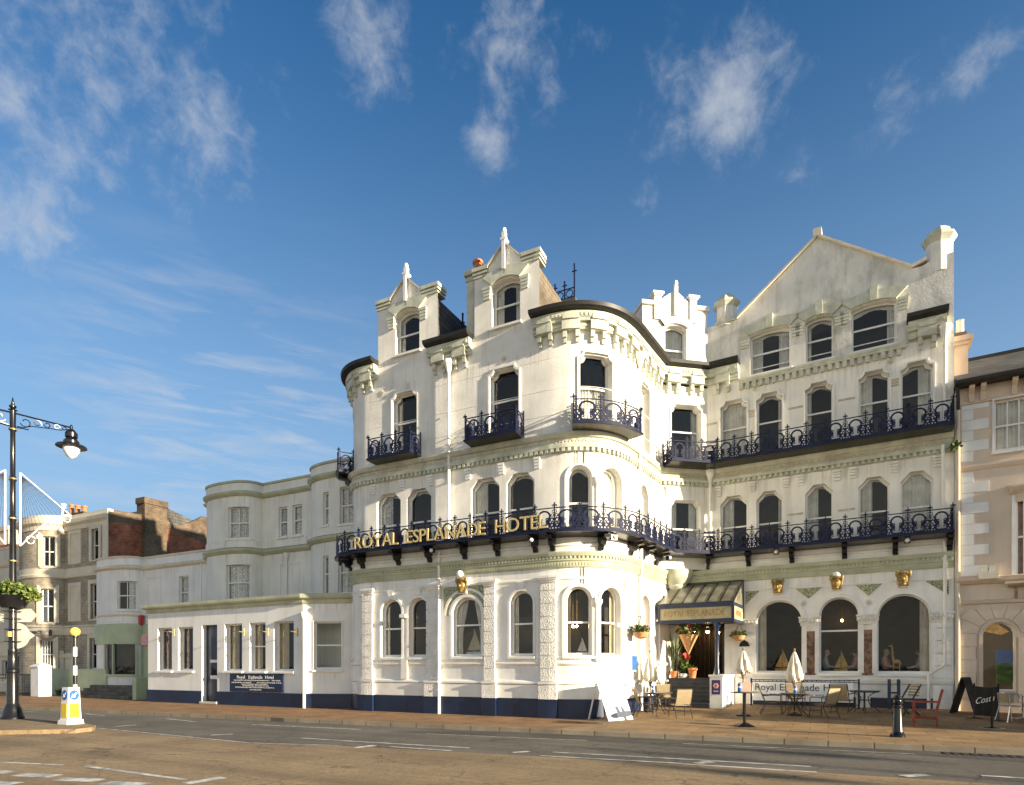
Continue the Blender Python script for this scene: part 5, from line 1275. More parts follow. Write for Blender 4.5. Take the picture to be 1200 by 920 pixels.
# gully grates and a cover plate
def plate_on(px, py, w, l, name, m):
    p = at(px, py); b = MB(); z = p.z+.006
    n = 9
    for k in range(n): b.box(p.x-w/2+w*k/n, p.x-w/2+w*(k+.6)/n, p.y-l/2, p.y+l/2, p.z+.002, z)
    b.box(p.x-w/2-.04,p.x+w/2+.04,p.y-l/2-.04,p.y-l/2,p.z+.002,z+.002); b.box(p.x-w/2-.04,p.x+w/2+.04,p.y+l/2,p.y+l/2+.04,p.z+.002,z+.002)
    return b.build(name, m, None)
tag(plate_on(668,846.5,.9,.5,'cellar_grate','dark_iron'), 'dark cellar grate in the pavement beside the white leaning board, left one', 'grate', 'pavement grates')
tag(plate_on(692,847.5,.9,.5,'cellar_grate','dark_iron'), 'dark cellar grate directly in front of the white leaning board', 'grate', 'pavement grates')
tag(plate_on(825,847,.95,.5,'drain_cover','kerb'), 'ribbed drain cover set in the paving left of the tall bar table', 'drain cover')
p = at(1145,874,RZ); 
b = MB()
for k in range(12): b.box(p.x-.9+.16*k, p.x-.82+.16*k, ky(p.x)-.5, ky(p.x)-.1, RZ+.002, RZ+.014)
tag(b.build('gully_grate', 'dark_iron', None), 'long road gully grate against the kerb below the black barrier', 'grate')

# ---- traffic island
isl = [at(x, y, 0) for x, y in [(-70,857),(88,854.5),(108,852.2),(112,850.2),(100,847.8),(70,844.6),(-70,836.5)]]
b = MB(); b.prism([(p.x,p.y) for p in isl], lambda x, y: V((x,y,-.2)), lambda x, y: V((x,y,0)))
structure(b.build('traffic_island', 'tan_asphalt', None))

# ================================================================ STREET FURNITURE
# ---- ornate street lamp
lp = at(15, 842.5); lamp = thing('street_lamp', 'tall ornate black street lamp on the traffic island with two lantern arms', 'street lamp', lp, 0, 'ornate street lamps', local=True)
m = MB(); m.lathe((0,0,0), [(.32,0),(.32,.06),(.29,.1),(.25,.3),(.19,.46),(.165,.52),(.16,1.5),(.19,1.54),(.19,1.62),(.15,1.68),(.13,2.2),(.14,2.25),(.115,2.32),(.105,4.1),(.085,6.5),(.105,6.55),(.105,6.65),(.08,6.7),(.078,7.8),(.1,7.85),(.1,7.95),(.075,8),(.07,9.45),(.10,9.5),(.10,9.56),(.085,9.62),(.085,10.15),(.13,10.17),(.06,10.2),(.05,10.21),(.10,10.26),(.10,10.31),(.04,10.35),(.05,10.38),(.02,10.54),(.004,10.6)], 20); m.build('column', 'iron_black', lamp, smooth=True)
m = MB()
for z in (6.6,7.9,9.53,5.2): m.lathe((0,0,0), [(.07,z-.03),(.118,z-.02),(.118,z+.02),(.07,z+.03)], 16)
m.build('gilt_band', 'gold', lamp)
LY = 1.62
for sgn in (1,-1):
    dx, dy = .24*sgn, .97*sgn
    f = lambda u, z: V((dx*u, dy*u, z))
    m = MB(); m.tube([f(.08,10.08), f(LY,10.06)], .028, 8); m.tube([f(.1,9.62)]+[f(.1+.16*k, 9.62+.02*math.sin(k)) for k in range(1,3)], .02, 6)
    for cx_, cz_, r_, a0_, a1_ in [(.34,9.86,.16,200,520),(.66,9.92,.12,-20,330),(.93,9.95,.10,180,520),(1.2,9.96,.09,0,330),(1.42,9.98,.07,180,500)]:
        m.tube([f(cx_+(r_*(1-.5*k/14))*math.cos(math.radians(a0_+(a1_-a0_)*k/14)), cz_+(r_*(1-.5*k/14))*math.sin(math.radians(a0_+(a1_-a0_)*k/14))) for k in range(15)], .016, 5)
    m.tube([f(.1,9.66),f(.3,9.68),f(.5,9.78),f(.8,9.82),f(1.05,9.86),f(1.3,9.88),f(1.55,9.98)], .016, 5)
    arm = m.build('lamp_arm', 'iron_black', lamp)
    c = f(LY, 0); m = MB()
    m.lathe((c.x,c.y,0), [(.02,10.16),(.05,10.1),(.04,10.02),(.1,9.98),(.16,9.9),(.19,9.86),(.19,9.72),(.15,9.7),(.2,9.62),(.24,9.58),(.24,9.5),(.45,9.42),(.47,9.38),(.25,9.41)], 20); ln = m.build('lantern_hood', 'iron_black', arm, smooth=True)
    m = MB(); m.lathe((c.x,c.y,0), [(.24,9.42),(.26,9.34),(.24,9.22),(.15,9.06),(.04,8.98)], 16); m.build('lantern_bowl', 'white_plastic', arm, smooth=True)
# the twin lamp further along whose shadow falls across the road
bl_ = at(280, 883, RZ); dup(lamp, (bl_.x+55.0, bl_.y-.6, 0), 0, 'street lamp beyond the right edge that throws the long shadow over the road', 'ornate street lamps')
# ---- white string-light frame fixed to the column
fr = thing('light_frame', 'white festive light frame of fanned wires and scrolls fixed on the street lamp', 'light frame', lp, 0, local=True)
for sgn in (1,-1):
    dx, dy = .24*sgn, .97*sgn; f = lambda u, z: V((dx*u, dy*u, z))
    m = MB(); m.tube([f(.2,5.72), f(.2,8.15)], .028, 8); m.tube([f(.2,8.15), f(1.62,6.98)], .016, 6)
    cur = [f(.22+1.4*k/12, 5.75+1.25*math.sin(pi/2*k/12)) for k in range(13)]; m.tube(cur, .02, 6)
    for cx_, cz_, r_ in [(.48,5.95,.15),(.72,6.1,.1),(1.15,6.6,.16),(1.5,6.84,.13)]:
        m.tube([f(cx_+(r_*(1-.4*k/12))*math.cos(.5+k*.5), cz_+(r_*(1-.4*k/12))*math.sin(.5+k*.5)) for k in range(13)], .016, 5)
    half = m.build('light_bracket', 'white_plastic', fr, smooth=True)
    m = MB()
    for k in range(14):
        u = .28+1.25*k/13; m.tube([f(.22,8.05), f(u, 5.78+1.25*math.sin(pi/2*min(1,(u-.22)/1.4)))], .0045, 4)
        for j in range(1,9):
            q = f(.22,8.05).lerp(f(u, 5.78+1.25*math.sin(pi/2*min(1,(u-.22)/1.4))), j/9); m.box(q.x-.008,q.x+.008,q.y-.008,q.y+.008,q.z-.008,q.z+.008)
    m.build('light_string', 'chair_tube', half)
# ---- planter, finger sign, round sign on the column
pl = thing('hanging_planter', 'black ring planter full of yellow green foliage round the street lamp column', 'planter', lp+V((0,0,3.65)), 0, local=True)
m = MB(); m.lathe((0,0,0), [(.12,0),(.32,.0),(.38,.12),(.47,.36),(.5,.4),(.45,.4),(.12,.3)], 20); m.build('bowl', 'iron_black', pl, smooth=True)
m = MB(); leaves(m, (0,0,.6), (.6,.6,.25), 900, .14, ms=(0,0,1), seed=3); leaves(m, (.45,.35,.42), (.3,.3,.25), 200, .13, ms=(0,1), seed=5); m.build('foliage', ['leaf','leaf_light'], pl, normals=False)
d0 = V((.89,.46,0)); up = V((0,0,1)); toc = V((.46,-.89,0))
fs_ = thing('finger_sign', 'pale pointed direction sign seen from behind on the street lamp below the planter', 'sign', lp+V((0,0,3.2)), 0, local=True)
m = MB(); off = -toc*.13; m.prism([(-1.2,.0),(.48,.0),(.68,.22),(.48,.44),(-1.2,.44)], lambda u, z: d0*u+up*z+off, lambda u, z: d0*u+up*z+off-toc*.03); m.build('board', 'sign_back', fs_)
m = MB()
for z in (.1,.34): m.tube([off-toc*.0+up*z+d0*-.18, off+toc*.34+up*z+d0*-.18, off+toc*.34+up*z+d0*.18, off+up*z+d0*.18], .015, 5)
m.build('clamp', 'dark_iron', fs_)
rs = thing('round_sign', 'pale round road sign seen from behind on the street lamp column', 'sign', lp+V((0,0,2.75)), 0, local=True)
m = MB(); m.prism([(.43*math.cos(2*pi*k/28)+.02, .43*math.sin(2*pi*k/28)) for k in range(28)], lambda u, z: d0*u+up*z+off, lambda u, z: d0*u+up*z+off-toc*.02); m.prism([(.35,-.2),(.62,0),(.35,.2)], lambda u, z: d0*u+up*z+off*1.02, lambda u, z: d0*u+up*z+off-toc*.018); m.build('board', 'sign_back', rs)
m = MB()
for z in (-.2,.2): m = MB(); m.tube([off+up*z+d0*-.18, off+toc*.27+up*z+d0*-.18, off+toc*.27+up*z+d0*.18, off+up*z+d0*.18], .015, 5); m.build('clamp', 'dark_iron', rs)
bx = MB(); q = lp+V((0,0,2.72))+toc*.22+d0*.06; bx.box(q.x-.05,q.x+.05,q.y-.05,q.y+.05,q.z-.02,q.z+.14); tag(bx.build('amber_reflector', 'amber', None), 'small amber box fixed on the front of the street lamp column', 'reflector')
# ---- keep-left bollard and zebra-crossing beacon
kp_ = at(83, 848.3); kb = thing('traffic_bollard', 'white and yellow traffic bollard with blue arrow discs on the island', 'traffic bollard', kp_, 0, local=True)
m = MB(); m.hexa([(-.25,-.24,0),(.25,-.24,0),(.25,.24,0),(-.25,.24,0),(-.235,-.225,.13),(.235,-.225,.13),(.235,.225,.13),(-.235,.225,.13)])
m.hexa([(-.2,-.19,.13),(.2,-.19,.13),(.2,.19,.13),(-.2,.19,.13),(-.165,-.155,1.1),(.165,-.155,1.1),(.165,.155,1.1),(-.165,.155,1.1)]); m.build('shell', 'white_plastic', kb)
def facep(ax, u, z, e):   # on the tapered +x or -y face
    k = (z-.13)/.97
    if ax == 'x': return V((.2-.035*k+e, u, z))
    return V((u, -(.19-.035*k)-e, z))
for ax in ('x','y'):
    m = MB(); m.prism([(-.14,.2),(.14,.2),(.125,.62),(-.125,.62)], lambda u, z: facep(ax,u,z,0), lambda u, z: facep(ax,u,z,.008)); m.build('yellow_panel', 'yellow', kb)
    m = MB(); m.prism([(.135*math.cos(2*pi*k/24), .87+.15*math.sin(2*pi*k/24)) for k in range(24)], lambda u, z: facep(ax,u,z,0), lambda u, z: facep(ax,u,z,.012)); dsc = m.build('arrow_disc', 'sign_blue', kb)
    m = MB(); sx = -1
    R45 = lambda u, v: (sx*(u*.7071+v*.7071)*(1), .87+(-u*.7071+v*.7071)*1)
    shape = [(-.1,-.022),(.01,-.022),(.01,-.07),(.11,0),(.01,.07),(.01,.022),(-.1,.022)]
    m.prism([(R45(u, v)[0]*1.0, R45(u, v)[1]) for u, v in shape], lambda u, z: facep(ax,u,z,.012), lambda u, z: facep(ax,u,z,.016)); m.build('arrow', 'text_white', dsc)
bp_ = at(88, 846.2); be = thing('crossing_beacon', 'black and white banded beacon pole with amber globe behind the traffic bollard', 'beacon', bp_, 0, local=True)
m = MB(); hgt = 2.62
for k in range(9): m.lathe((0,0,0), [(.055, hgt*k/9),(.055, hgt*(k+1)/9)], 12, m=k % 2)
m.lathe((0,0,0), [(.055,hgt),(.09,hgt+.02),(.09,hgt+.06),(.05,hgt+.08)], 12); m.build('pole', ['iron_black','white_plastic'], be)
m = MB(); m.ball((0,0,hgt+.18), .145, 16); m.build('globe', 'amber', be, smooth=True)
# ---- left side railings, pier, walls and steps
def guard(pts, z1, nm, label, gap=.13, m='iron_black'):
    b = MB()
    for a, c in zip(pts, pts[1:]):
        a, c = V(a), V(c); n = max(2, int((c-a).length/gap)); 
        for z in (.15, z1): b.tube([a+V((0,0,z)), c+V((0,0,z))], .03, 6)
        for k in range(n+1):
            q = a.lerp(c, k/n); b.tube([q, q+V((0,0,z1+(.08 if k in (0,n) else 0)))], .032 if k in (0,n) else .012, 5)
    return tag(b.build(nm, m, None), label, 'railing')
g0 = at(-25,815); g1 = at(41,815.3); guard([tuple(g0), tuple(g0.lerp(g1,.5)), tuple(g1)], 1.25, 'pavement_railing', 'black upright railings at far left beside the white gate pier')
g0 = at(-20,818.5); g1 = at(20,817.2); guard([tuple(g0), tuple(g1)], 1.1, 'pavement_railing', 'black upright railings at far left nearer the road', .5)
q = at(48.5,815.8); pr_ = MB(); pr_.box(q.x-.42,q.x+.42,q.y-.35,q.y+.35,0,1.7); pr_.box(q.x-.46,q.x+.46,q.y-.4,q.y+.4,1.7,1.78); pr_.hexa([(q.x-.46,q.y-.4,1.78),(q.x+.46,q.y-.4,1.78),(q.x+.46,q.y+.4,1.78),(q.x-.46,q.y+.4,1.78),(q.x-.1,q.y-.1,1.95),(q.x+.1,q.y-.1,1.95),(q.x+.1,q.y+.1,1.95),(q.x-.1,q.y+.1,1.95)])
tag(pr_.build('gate_pier', 'quoin', None), 'white gate pier with low pointed cap between black railings and green wall', 'pier')
yW = 21.3; xa, xb = x_on(56,yW), x_on(126,yW); b = MB(); b.box(xa,xb,yW-.1,yW+.12,0,z_at(785,xa,yW)); b.box(xa,xb,yW-.14,yW+.16,z_at(785,xa,yW),z_at(785,xa,yW)+.06)
tag(b.build('garden_wall', 'shop_green', None), 'low pale green garden wall in front of the stone house', 'wall')
st = thing('entrance_steps', 'dark stone steps leading up to the pale green shop', 'steps', (-35,20,0)); x0, x1 = x_on(97,20.6), x_on(154,20.1)
for k in range(4):
    m = MB(); m.box(x0,x1,19.95+.34*k,21.35,.17*k,.17*(k+1)-.002); m.build('step', 'dark_step', st)
m = MB(); m.box(x0-1.5,x1,21.36,yL-.03,0,.68); m.build('landing', 'dark_step', st)
x0 = x_on(155.2,19.95); b = MB(); b.box(x0,x0+.32,19.95,21.4,0,1.15); b.box(x0+.32,-30.2,20.6,20.75,0,1.25); tag(b.build('side_wall', 'shop_green', None), 'low green side wall next to the shop steps and the white extension', 'wall')
# plant on the garden wall foot
wt = MB(); q = at(71,815); leaves(wt, q+V((0,0,.2)), (.35,.2,.25), 120, .15, ms=(0,), seed=9); tag(wt.build('weed_clump', 'leaf', None, normals=False), 'small green weeds at the foot of the pale green garden wall', 'plant')

# ---- white board leaning by the corner
wb = thing('sandwich_board', 'large blank white board leaning beside the curved corner of the hotel', 'board', at(728,844))
A0, A1 = at(713.5,845.2), at(742,843); tl = A0+V((-.47,.22,1.2)); tr = A1+V((-.47,.22,1.2)); nrm = (A1-A0).cross(tl-A0).normalized()*.03
m = MB(); m.hexa([A0, A1, A1-nrm, A0-nrm, tl, tr, tr-nrm, tl-nrm]); m.build('panel', 'banner_white', wb)
m = MB(); bo = V((-.8,.38,0)); m.bar(tl-nrm, A0+bo, .04); m.bar(tr-nrm, A1+bo, .04); m.build('prop_leg', 'white_plastic', wb)
m = MB(); f = lambda u, v, e=.004: A0+(A1-A0)*u+(tl-A0)*v+nrm.normalized()*e
for q in [(.08,.4,.04,.2),]: m.prism([(q[0],q[2]),(q[1],q[2]),(q[1],q[3]),(q[0],q[3])], lambda u, v: f(u,v), lambda u, v: f(u,v,.007))
m.prism([(.62,.62),(.7,.64),(.95,.36),(.86,.36)], lambda u, v: f(u,v), lambda u, v: f(u,v,.007)); m.build('faded_patch', 'ink_grey', wb)

# ---- patio chairs
def patio_chair(loc, rz, label):
    t = thing('patio_chair', label, 'chair', loc, rz, 'patio chairs outside the hotel', local=True)
    m = MB(); vs = []; fs = []; n = 6
    for i in range(n+1):
        y = -.24+.46*i/n; z = .43-.03*math.sin(pi*i/n)-.02*i/n
        vs += [(-.24,y,z),(.24,y,z),(.24,y,z-.012),(-.24,y,z-.012)]
    for i in range(n):
        for e in range(4): fs.append((i*4+e, i*4+(e+1) % 4, i*4+4+(e+1) % 4, i*4+4+e))
    m.add(vs, fs+[(0,1,2,3),(n*4+3,n*4+2,n*4+1,n*4)]); m.build('seat', 'sling', t)
    m = MB(); vs = []; fs = []
    for i in range(n+1):
        z = .44+.48*i/n; y = .23+.17*i/n+.02*math.sin(pi*i/n)
        vs += [(-.24,y,z),(.24,y,z),(.24,y+.012,z),(-.24,y+.012,z)]
    for i in range(n):
        for e in range(4): fs.append((i*4+e, i*4+(e+1) % 4, i*4+4+(e+1) % 4, i*4+4+e))
    m.add(vs, fs+[(0,1,2,3),(n*4+3,n*4+2,n*4+1,n*4)])
    for i in range(9):
        z = .46+.05*i; y = .235+.17*(z-.44)/.48; m.box(-.235,.235,y-.004,y,z,z+.006)
    m.build('backrest', 'sling', t)
    for sx in (-1,1):
        x = .265*sx
        m = MB(); m.tube([(x,-.27,.42),(x,.22,.41),(x,.42,.95)], .015, 6); m.build('side_rail', 'chair_tube', t)
        m = MB(); m.tube([(x,-.30,.0),(x,-.27,.3),(x,-.27,.60)], .014, 6); m.build('leg', 'chair_tube', t)
        m = MB(); m.tube([(x,.38,.0),(x,.22,.3),(x,.2,.42)], .014, 6); m.build('leg', 'chair_tube', t)
        m = MB(); m.tube([(x,-.27,.60),(x,-.24,.635),(x,0,.64),(x,.25,.62),(x,.31,.62)], .016, 6); m.build('armrest', 'chair_tube', t)
    m = MB(); m.tube([(-.265,-.29,.2),(.265,-.29,.2)], .011, 6); m.tube([(-.265,.27,.2),(.265,.27,.2)], .011, 6); m.tube([(-.265,.42,.95),(.265,.42,.95)], .015, 6); m.build('stretcher', 'chair_tube', t)
    return t
R = math.radians
c0 = patio_chair(at(757,839), R(118), 'beige sling chair with its back to the white leaning board')
dup(c0, at(797,841), R(213), 'beige sling chair standing in front of the hotel steps')
dup(c0, at(779,832), R(20), 'beige sling chair half hidden behind the round table beside the steps')
dup(c0, at(905,837), R(98), 'beige sling chair left of the parasol table with its back to the bar table')
dup(c0, at(932,832), R(10), 'beige sling chair directly behind the parasol table, under the banner lettering')
dup(c0, at(965,841), R(232), 'beige sling chair nearest the road, right of the parasol table')
dup(c0, at(988,835), R(160), 'beige sling chair beside the small round table at the banner end')
# ---- round tables
def round_table(loc, r, h, label, rz=0):
    t = thing('round_table', label, 'table', loc, rz, 'round tables outside the hotel', local=True)
    m = MB(); m.lathe((0,0,0), [(r-.01,h-.02),(r,h-.012),(r,h+.004),(r-.01,h+.01)], 28); m.build('tabletop', 'table_glass', t, smooth=True)
    m = MB(); m.lathe((0,0,0), [(r*.9,h-.05),(r*.92,h-.045),(r*.92,h-.025),(r*.9,h-.02)], 28); m.lathe((0,0,0), [(.03,.16),(.03,h-.02)], 10); m.tube([(.16*math.cos(2*pi*k/16),.16*math.sin(2*pi*k/16),.4) for k in range(16)], .012, 5, closed=True); m.build('table_frame', 'chair_tube', t)
    for k in range(4):
        a = pi/4+pi/2*k; c, s_ = math.cos(a), math.sin(a)
        m = MB(); m.tube([(c*r*.75,s_*r*.75,h-.03),(c*.2,s_*.2,h-.12),(c*.1,s_*.1,.5),(c*.14,s_*.14,.28),(c*.36,s_*.36,.1),(c*.46,s_*.46,0)], .016, 6); m.build('leg', 'chair_tube', t)
    return t
tA = at(771,836); tBp = at(931,838.5); tCp = at(1013,834.5)
t0 = round_table(tA, .46, .71, 'round dark patio table next to the hotel steps')
r_ = dup(t0, tBp, .3, 'round dark patio table with the closed cream parasol through it, centre of the banner')
dup(t0, tCp, .8, 'bare round dark patio table past the right end of the banner')
bt = at(872.5,851); t = thing('bar_table', 'tall black bar table on a single square-footed post near the kerb', 'table', bt, R(20), local=True)
m = MB(); m.lathe((0,0,0), [(.40,.955),(.41,.965),(.41,.985),(.40,.99)], 28); m.build('tabletop', 'table_glass', t)
m = MB(); m.lathe((0,0,0), [(.045,.05),(.045,.93),(.12,.955)], 12); m.build('post', 'iron_black', t)
m = MB(); m.hexa([(-.26,-.26,0),(.26,-.26,0),(.26,.26,0),(-.26,.26,0),(-.07,-.07,.1),(.07,-.07,.1),(.07,.07,.1),(-.07,.07,.1)]); m.build('foot', 'iron_black', t)
# ---- closed parasols
def parasol(loc, zt_, zh, label, base=True):
    t = thing('parasol', label, 'parasol', loc, 0, 'closed cream parasols', local=True); zt_ -= loc[2]; zh -= loc[2]
    m = MB(); n = 32; rings = []; H_ = zt_-zh
    prof = [(.015,1.0),(.05,.96),(.10,.82),(.15,.6),(.19,.38),(.225,.18),(.23,.06),(.19,.0)]
    vs = []; fs = []
    for r, u in prof:
        for k in range(n):
            a = 2*pi*k/n; rr = r*(1+.22*math.cos(a*8+.6*u*6)*min(1, (1-u)*2+.15)); zz = zh+H_*u+(.05*math.cos(a*8+1.0) if u < .1 else 0); vs.append((rr*math.cos(a), rr*math.sin(a), zz))
    for i in range(len(prof)-1):
        for k in range(n): fs.append((i*n+k, i*n+(k+1) % n, (i+1)*n+(k+1) % n, (i+1)*n+k))
    m.add(vs, fs+[tuple(range(n))]); m.build('canopy', 'parasol', t, smooth=True)
    m = MB(); m.lathe((0,0,0), [(.022,.03),(.022,zt_+.03),(.035,zt_+.04),(.02,zt_+.1)], 10); m.build('pole', 'pole_wood', t)
    m = MB()
    for k in range(8):
        a = 2*pi*k/8; m.bar((.03*math.cos(a),.03*math.sin(a),zh-.14), (.12*math.cos(a),.12*math.sin(a),zh+.1), .015)
    m.lathe((0,0,0), [(.035,zh-.2),(.05,zh-.16),(.05,zh-.1),(.035,zh-.08)], 10); m.build('rib', 'pole_wood', t)
    m = MB(); m.lathe((0,0,0), [(.22,0),(.22,.05),(.06,.09),(.04,.12)], 16); m.build('foot', 'dark_iron', t)
for (px, py, yt, yh), lb in zip([(871,839,762.5,788.5),(931.5,838.5,763.5,798),(762,834,765,798)], ['closed cream parasol between the hotel steps wall and the banner, behind the bar table', 'closed cream parasol rising through the round table in front of the banner', 'closed cream parasol against the sunlit white return wall']):
    l = at(px,py); l = tBp.copy() if px == 931.5 else l; parasol(l, z_at(yt,l.x,l.y), z_at(yh,l.x,l.y), lb)
# ---- things on the tables
def can(p, label, h=.24, r=.055):
    m = MB(); m.lathe(p, [(r*.9,0),(r,.015),(r,h-.03),(r*.85,h)], 14, m=0); m.lathe(p, [(r*1.01,h*.45),(r*1.01,h*.65)], 14, m=1); tag(m.build('table_can', ['can_blue','white_plastic'], None, smooth=True), label, 'can', 'blue cans on the tables')
can(tA+V((-.12,-.22,.722)), 'blue can on the round table beside the hotel steps'); can(tBp+V((.03,-.2,.722)), 'blue can with a white band beside the parasol pole on the round table'); can(bt+V((-.12,-.1,.992)), 'blue can on the tall bar table')
q = bt+V((.06,.05,.992)); m = MB(); m.hexa([(q.x-.11,q.y-.06,q.z),(q.x+.11,q.y-.02,q.z),(q.x+.11,q.y+.04,q.z),(q.x-.11,q.y+.0,q.z),(q.x-.11,q.y-.035,q.z+.26),(q.x+.11,q.y+.005,q.z+.26),(q.x+.11,q.y+.015,q.z+.26),(q.x-.11,q.y-.025,q.z+.26)]); tag(m.build('menu_card', 'skin', None), 'peach coloured menu card standing on the tall bar table', 'menu')
# ---- banner on its rail in front of the wing
dB_ = .62; b0, b1 = G.px(880.5,dB_), G.px(1006.5,dB_)
zr = G.z(940,796.5,dB_); zb0, zb1 = G.z(940,822,dB_), G.z(940,799.5,dB_)
rl = thing('basement_railing', 'blue metal railing carrying the hotel banner in front of the dining windows', 'railing', G((b0+b1)/2,.25,dB_)); m = MB()
pbox(m, G, b0, b1, zr-.03, zr, dB_-.02, dB_+.02); pbox(m, G, b0, b1, zb1-.0, zb1+.025, dB_-.015, dB_+.015); n = 24
for k in range(n+1): pbox(m, G, b0+(b1-b0)*k/n-.01, b0+(b1-b0)*k/n+.01, zb1, zr-.03, dB_-.01, dB_+.01)
m.build('rail', 'navy', rl)
for s in (b0, (b0+b1)/2, b1):
    m = MB(); pbox(m, G, s-.03, s+.03, .2, zr+.04, dB_-.03, dB_+.03); m.build('rail_post', 'navy', rl)
m = MB(); c1 = G.px(1000,dB_); pbox(m, G, b0+.06, c1, zb0, zb1-.01, dB_+.035, dB_+.045); bn = m.build('banner', 'banner_white', None); bn.parent = None
tag(bn, 'white banner reading Royal Esplanade Hotel hung on the railing', 'banner')
m = MB(); sc = (b0+c1)/2
tw = [(t, text(t, .36, .003)[0]) for t in ('Royal', 'Esplanade', 'Hotel')]; ws_ = [max(v.x for v in q)-min(v.x for v in q) for _, q in tw]; kk = (c1-b0)*.9/(sum(ws_)+.3); u0 = sc-(c1-b0)*.45-.02
for (t, q), w0 in zip(tw, ws_):
    m = MB(); text_on(m, t, .36, lambda u, v, w: G(u0+u, zb1-.31+v, dB_+.046+w), width=w0*kk, ext=.003, align='l'); m.build('banner_lettering', 'ink', bn); u0 += (w0+.15)*kk
m = MB(); text_on(m, 'weddings functions sea views', .12, lambda u, v, w: G(sc+u, zb0+.2+v, dB_+.046+w), width=(c1-b0)*.8, ext=.003); m.build('banner_lettering', 'sign_blue', bn); m = MB(); text_on(m, 'Book now', .14, lambda u, v, w: G(c1-.55+u, zb0+.04+v, dB_+.046+w), ext=.003); m.build('banner_lettering', 'sign_blue', bn)
# blue gate posts
gp_ = thing('basement_gate', 'two dark blue posts of a basement gate left of the red armchair', 'gate', G(G.px(1047,.35),.27,.35)); 
for px in (1042,1053): m = MB(); s = G.px(px,.35); pbox(m, G, s-.05, s+.05, .2, G.z(1047,796,.35), .3, .4); m.build('gate_post', 'navy', gp_)
m = MB(); pbox(m, G, G.px(1042,.35), G.px(1053,.35), .8, .86, .33, .37); pbox(m, G, G.px(1042,.35), G.px(1053,.35), .3, .36, .33, .37); m.build('gate_rail', 'navy', gp_)
# ---- cast-iron bollard
bo = at(1052,863.5); m = MB(); m.lathe((0,0,0), [(.17,0),(.17,.05),(.13,.1),(.115,.14),(.085,.78),(.11,.80),(.115,.84),(.095,.86),(.085,.9),(.10,.95),(.08,1.0),(.03,1.03)], 16); t = thing('bollard', 'black cast iron bollard at the kerb in front of the red armchair', 'bollard', bo, 0, local=True); m.build('shaft', 'iron_black', t, smooth=True)
m = MB(); m.lathe((0,0,0), [(.1,.70),(.118,.71),(.118,.75),(.1,.76)], 16); m.build('collar', 'iron_black', t, smooth=True)
# ---- red wooden armchair
rc = at(1084,850); t = thing('armchair', 'red brown wooden armchair on the paving facing the bollard', 'armchair', rc, R(-97), local=True)
m = MB()
for k in range(5): m.box(-.29,.29,-.27+.11*k,-.27+.11*k+.095,.42,.445)
m.build('seat', 'red_wood', t)
for sx in (-1,1):
    m = MB(); m.box(.29*sx-.03,.29*sx+.03,-.29,-.23,0,.64); m.build('leg', 'red_wood', t)
    m = MB(); m.bar((.29*sx,.27,0),(.29*sx,.27,.45),.06,.055,up=(0,1,0)); m.bar((.29*sx,.27,.44),(.29*sx,.40,1.0),.06,.055,up=(0,1,0)); m.build('leg', 'red_wood', t)
    m = MB(); m.box(.29*sx-.04,.29*sx+.04,-.33,.32,.64,.67); m.build('armrest', 'red_wood', t)
m = MB()
for k in range(7): x = -.24+.08*k; m.bar((x,.28,.47),(x,.395,.97),.05,.018,up=(0,1,0))
m.bar((-.29,.39,.97),(.29,.39,.97),.035,.08); m.bar((-.29,.285,.5),(.29,.285,.5),.03,.05); m.build('backrest', 'red_wood', t)
m = MB(); m.box(-.26,.26,-.275,-.245,.35,.42); m.box(-.26,.26,.255,.285,.33,.42); m.box(-.305,-.275,-.23,.25,.18,.22); m.box(.275,.305,-.23,.25,.18,.22); m.build('apron', 'red_wood', t)
# ---- dark slatted bench chair against the wall
bc = at(1062,838); t = thing('folding_chair', 'dark folding chair with pale wooden slats left of the red armchair', 'chair', bc, R(-60), local=True)
m = MB()
for k in range(4): m.box(-.24,.24,-.22+.11*k,-.22+.11*k+.07,.44,.46)
m.build('seat', 'slat_wood', t)
m = MB()
for k in range(4): z = .6+.09*k; y = .22+.12*(z-.45); m.box(-.24,.24,y-.01,y+.01,z,z+.06)
m.build('backrest', 'slat_wood', t)
for sx in (-1,1):
    m = MB(); m.bar((.25*sx,-.28,0),(.25*sx,.30,.97),.03,.04,up=(1,0,0)); m.build('leg', 'dark_iron', t)
    m = MB(); m.bar((.22*sx,.28,0),(.22*sx,-.25,.47),.03,.04,up=(1,0,0)); m.build('leg', 'dark_iron', t)
# ---- cafe barrier, A-board, post, metal chair and table at the right edge
p0_, p1_ = at(1141.5,841.5), at(1170,844.5); t = thing('cafe_barrier', 'black cloth cafe barrier with white script lettering near the right edge', 'barrier', (p0_+p1_)/2); dv = (p1_-p0_); nv = dv.cross(V((0,0,1))).normalized()
for p in (p0_, p1_):
    m = MB(); m.lathe(p, [(.2,0),(.2,.02),(.03,.04),(.022,.06),(.022,1.0),(.03,1.02),(.01,1.05)], 12); m.build('post', 'iron_black', t, smooth=True)
m = MB(); n = 12; vs = []
for k in range(n+1):
    q = p0_+dv*k/n+nv*.02*math.sin(k*1.3); vs += [q+V((0,0,.1)), q+V((0,0,.97-.03*math.sin(pi*k/n)))]
m.add(vs+[v+nv*.012 for v in vs], [(2*k,2*k+2,2*k+3,2*k+1) for k in range(n)]+[(2*n+2+2*k,2*n+2+2*k+1,2*n+2+2*k+3,2*n+2+2*k+2) for k in range(n)]); m.build('cloth_panel', 'black_cloth', t)
m = MB(); text_on(m, 'Costa', .26, lambda u, v, w: (p0_+p1_)/2+dv.normalized()*u+nv*(.04+w)+V((0,0,.5+v+u*.28)), ext=.003, width=.52, shear=.3); m.build('cloth_lettering', 'text_white', t)
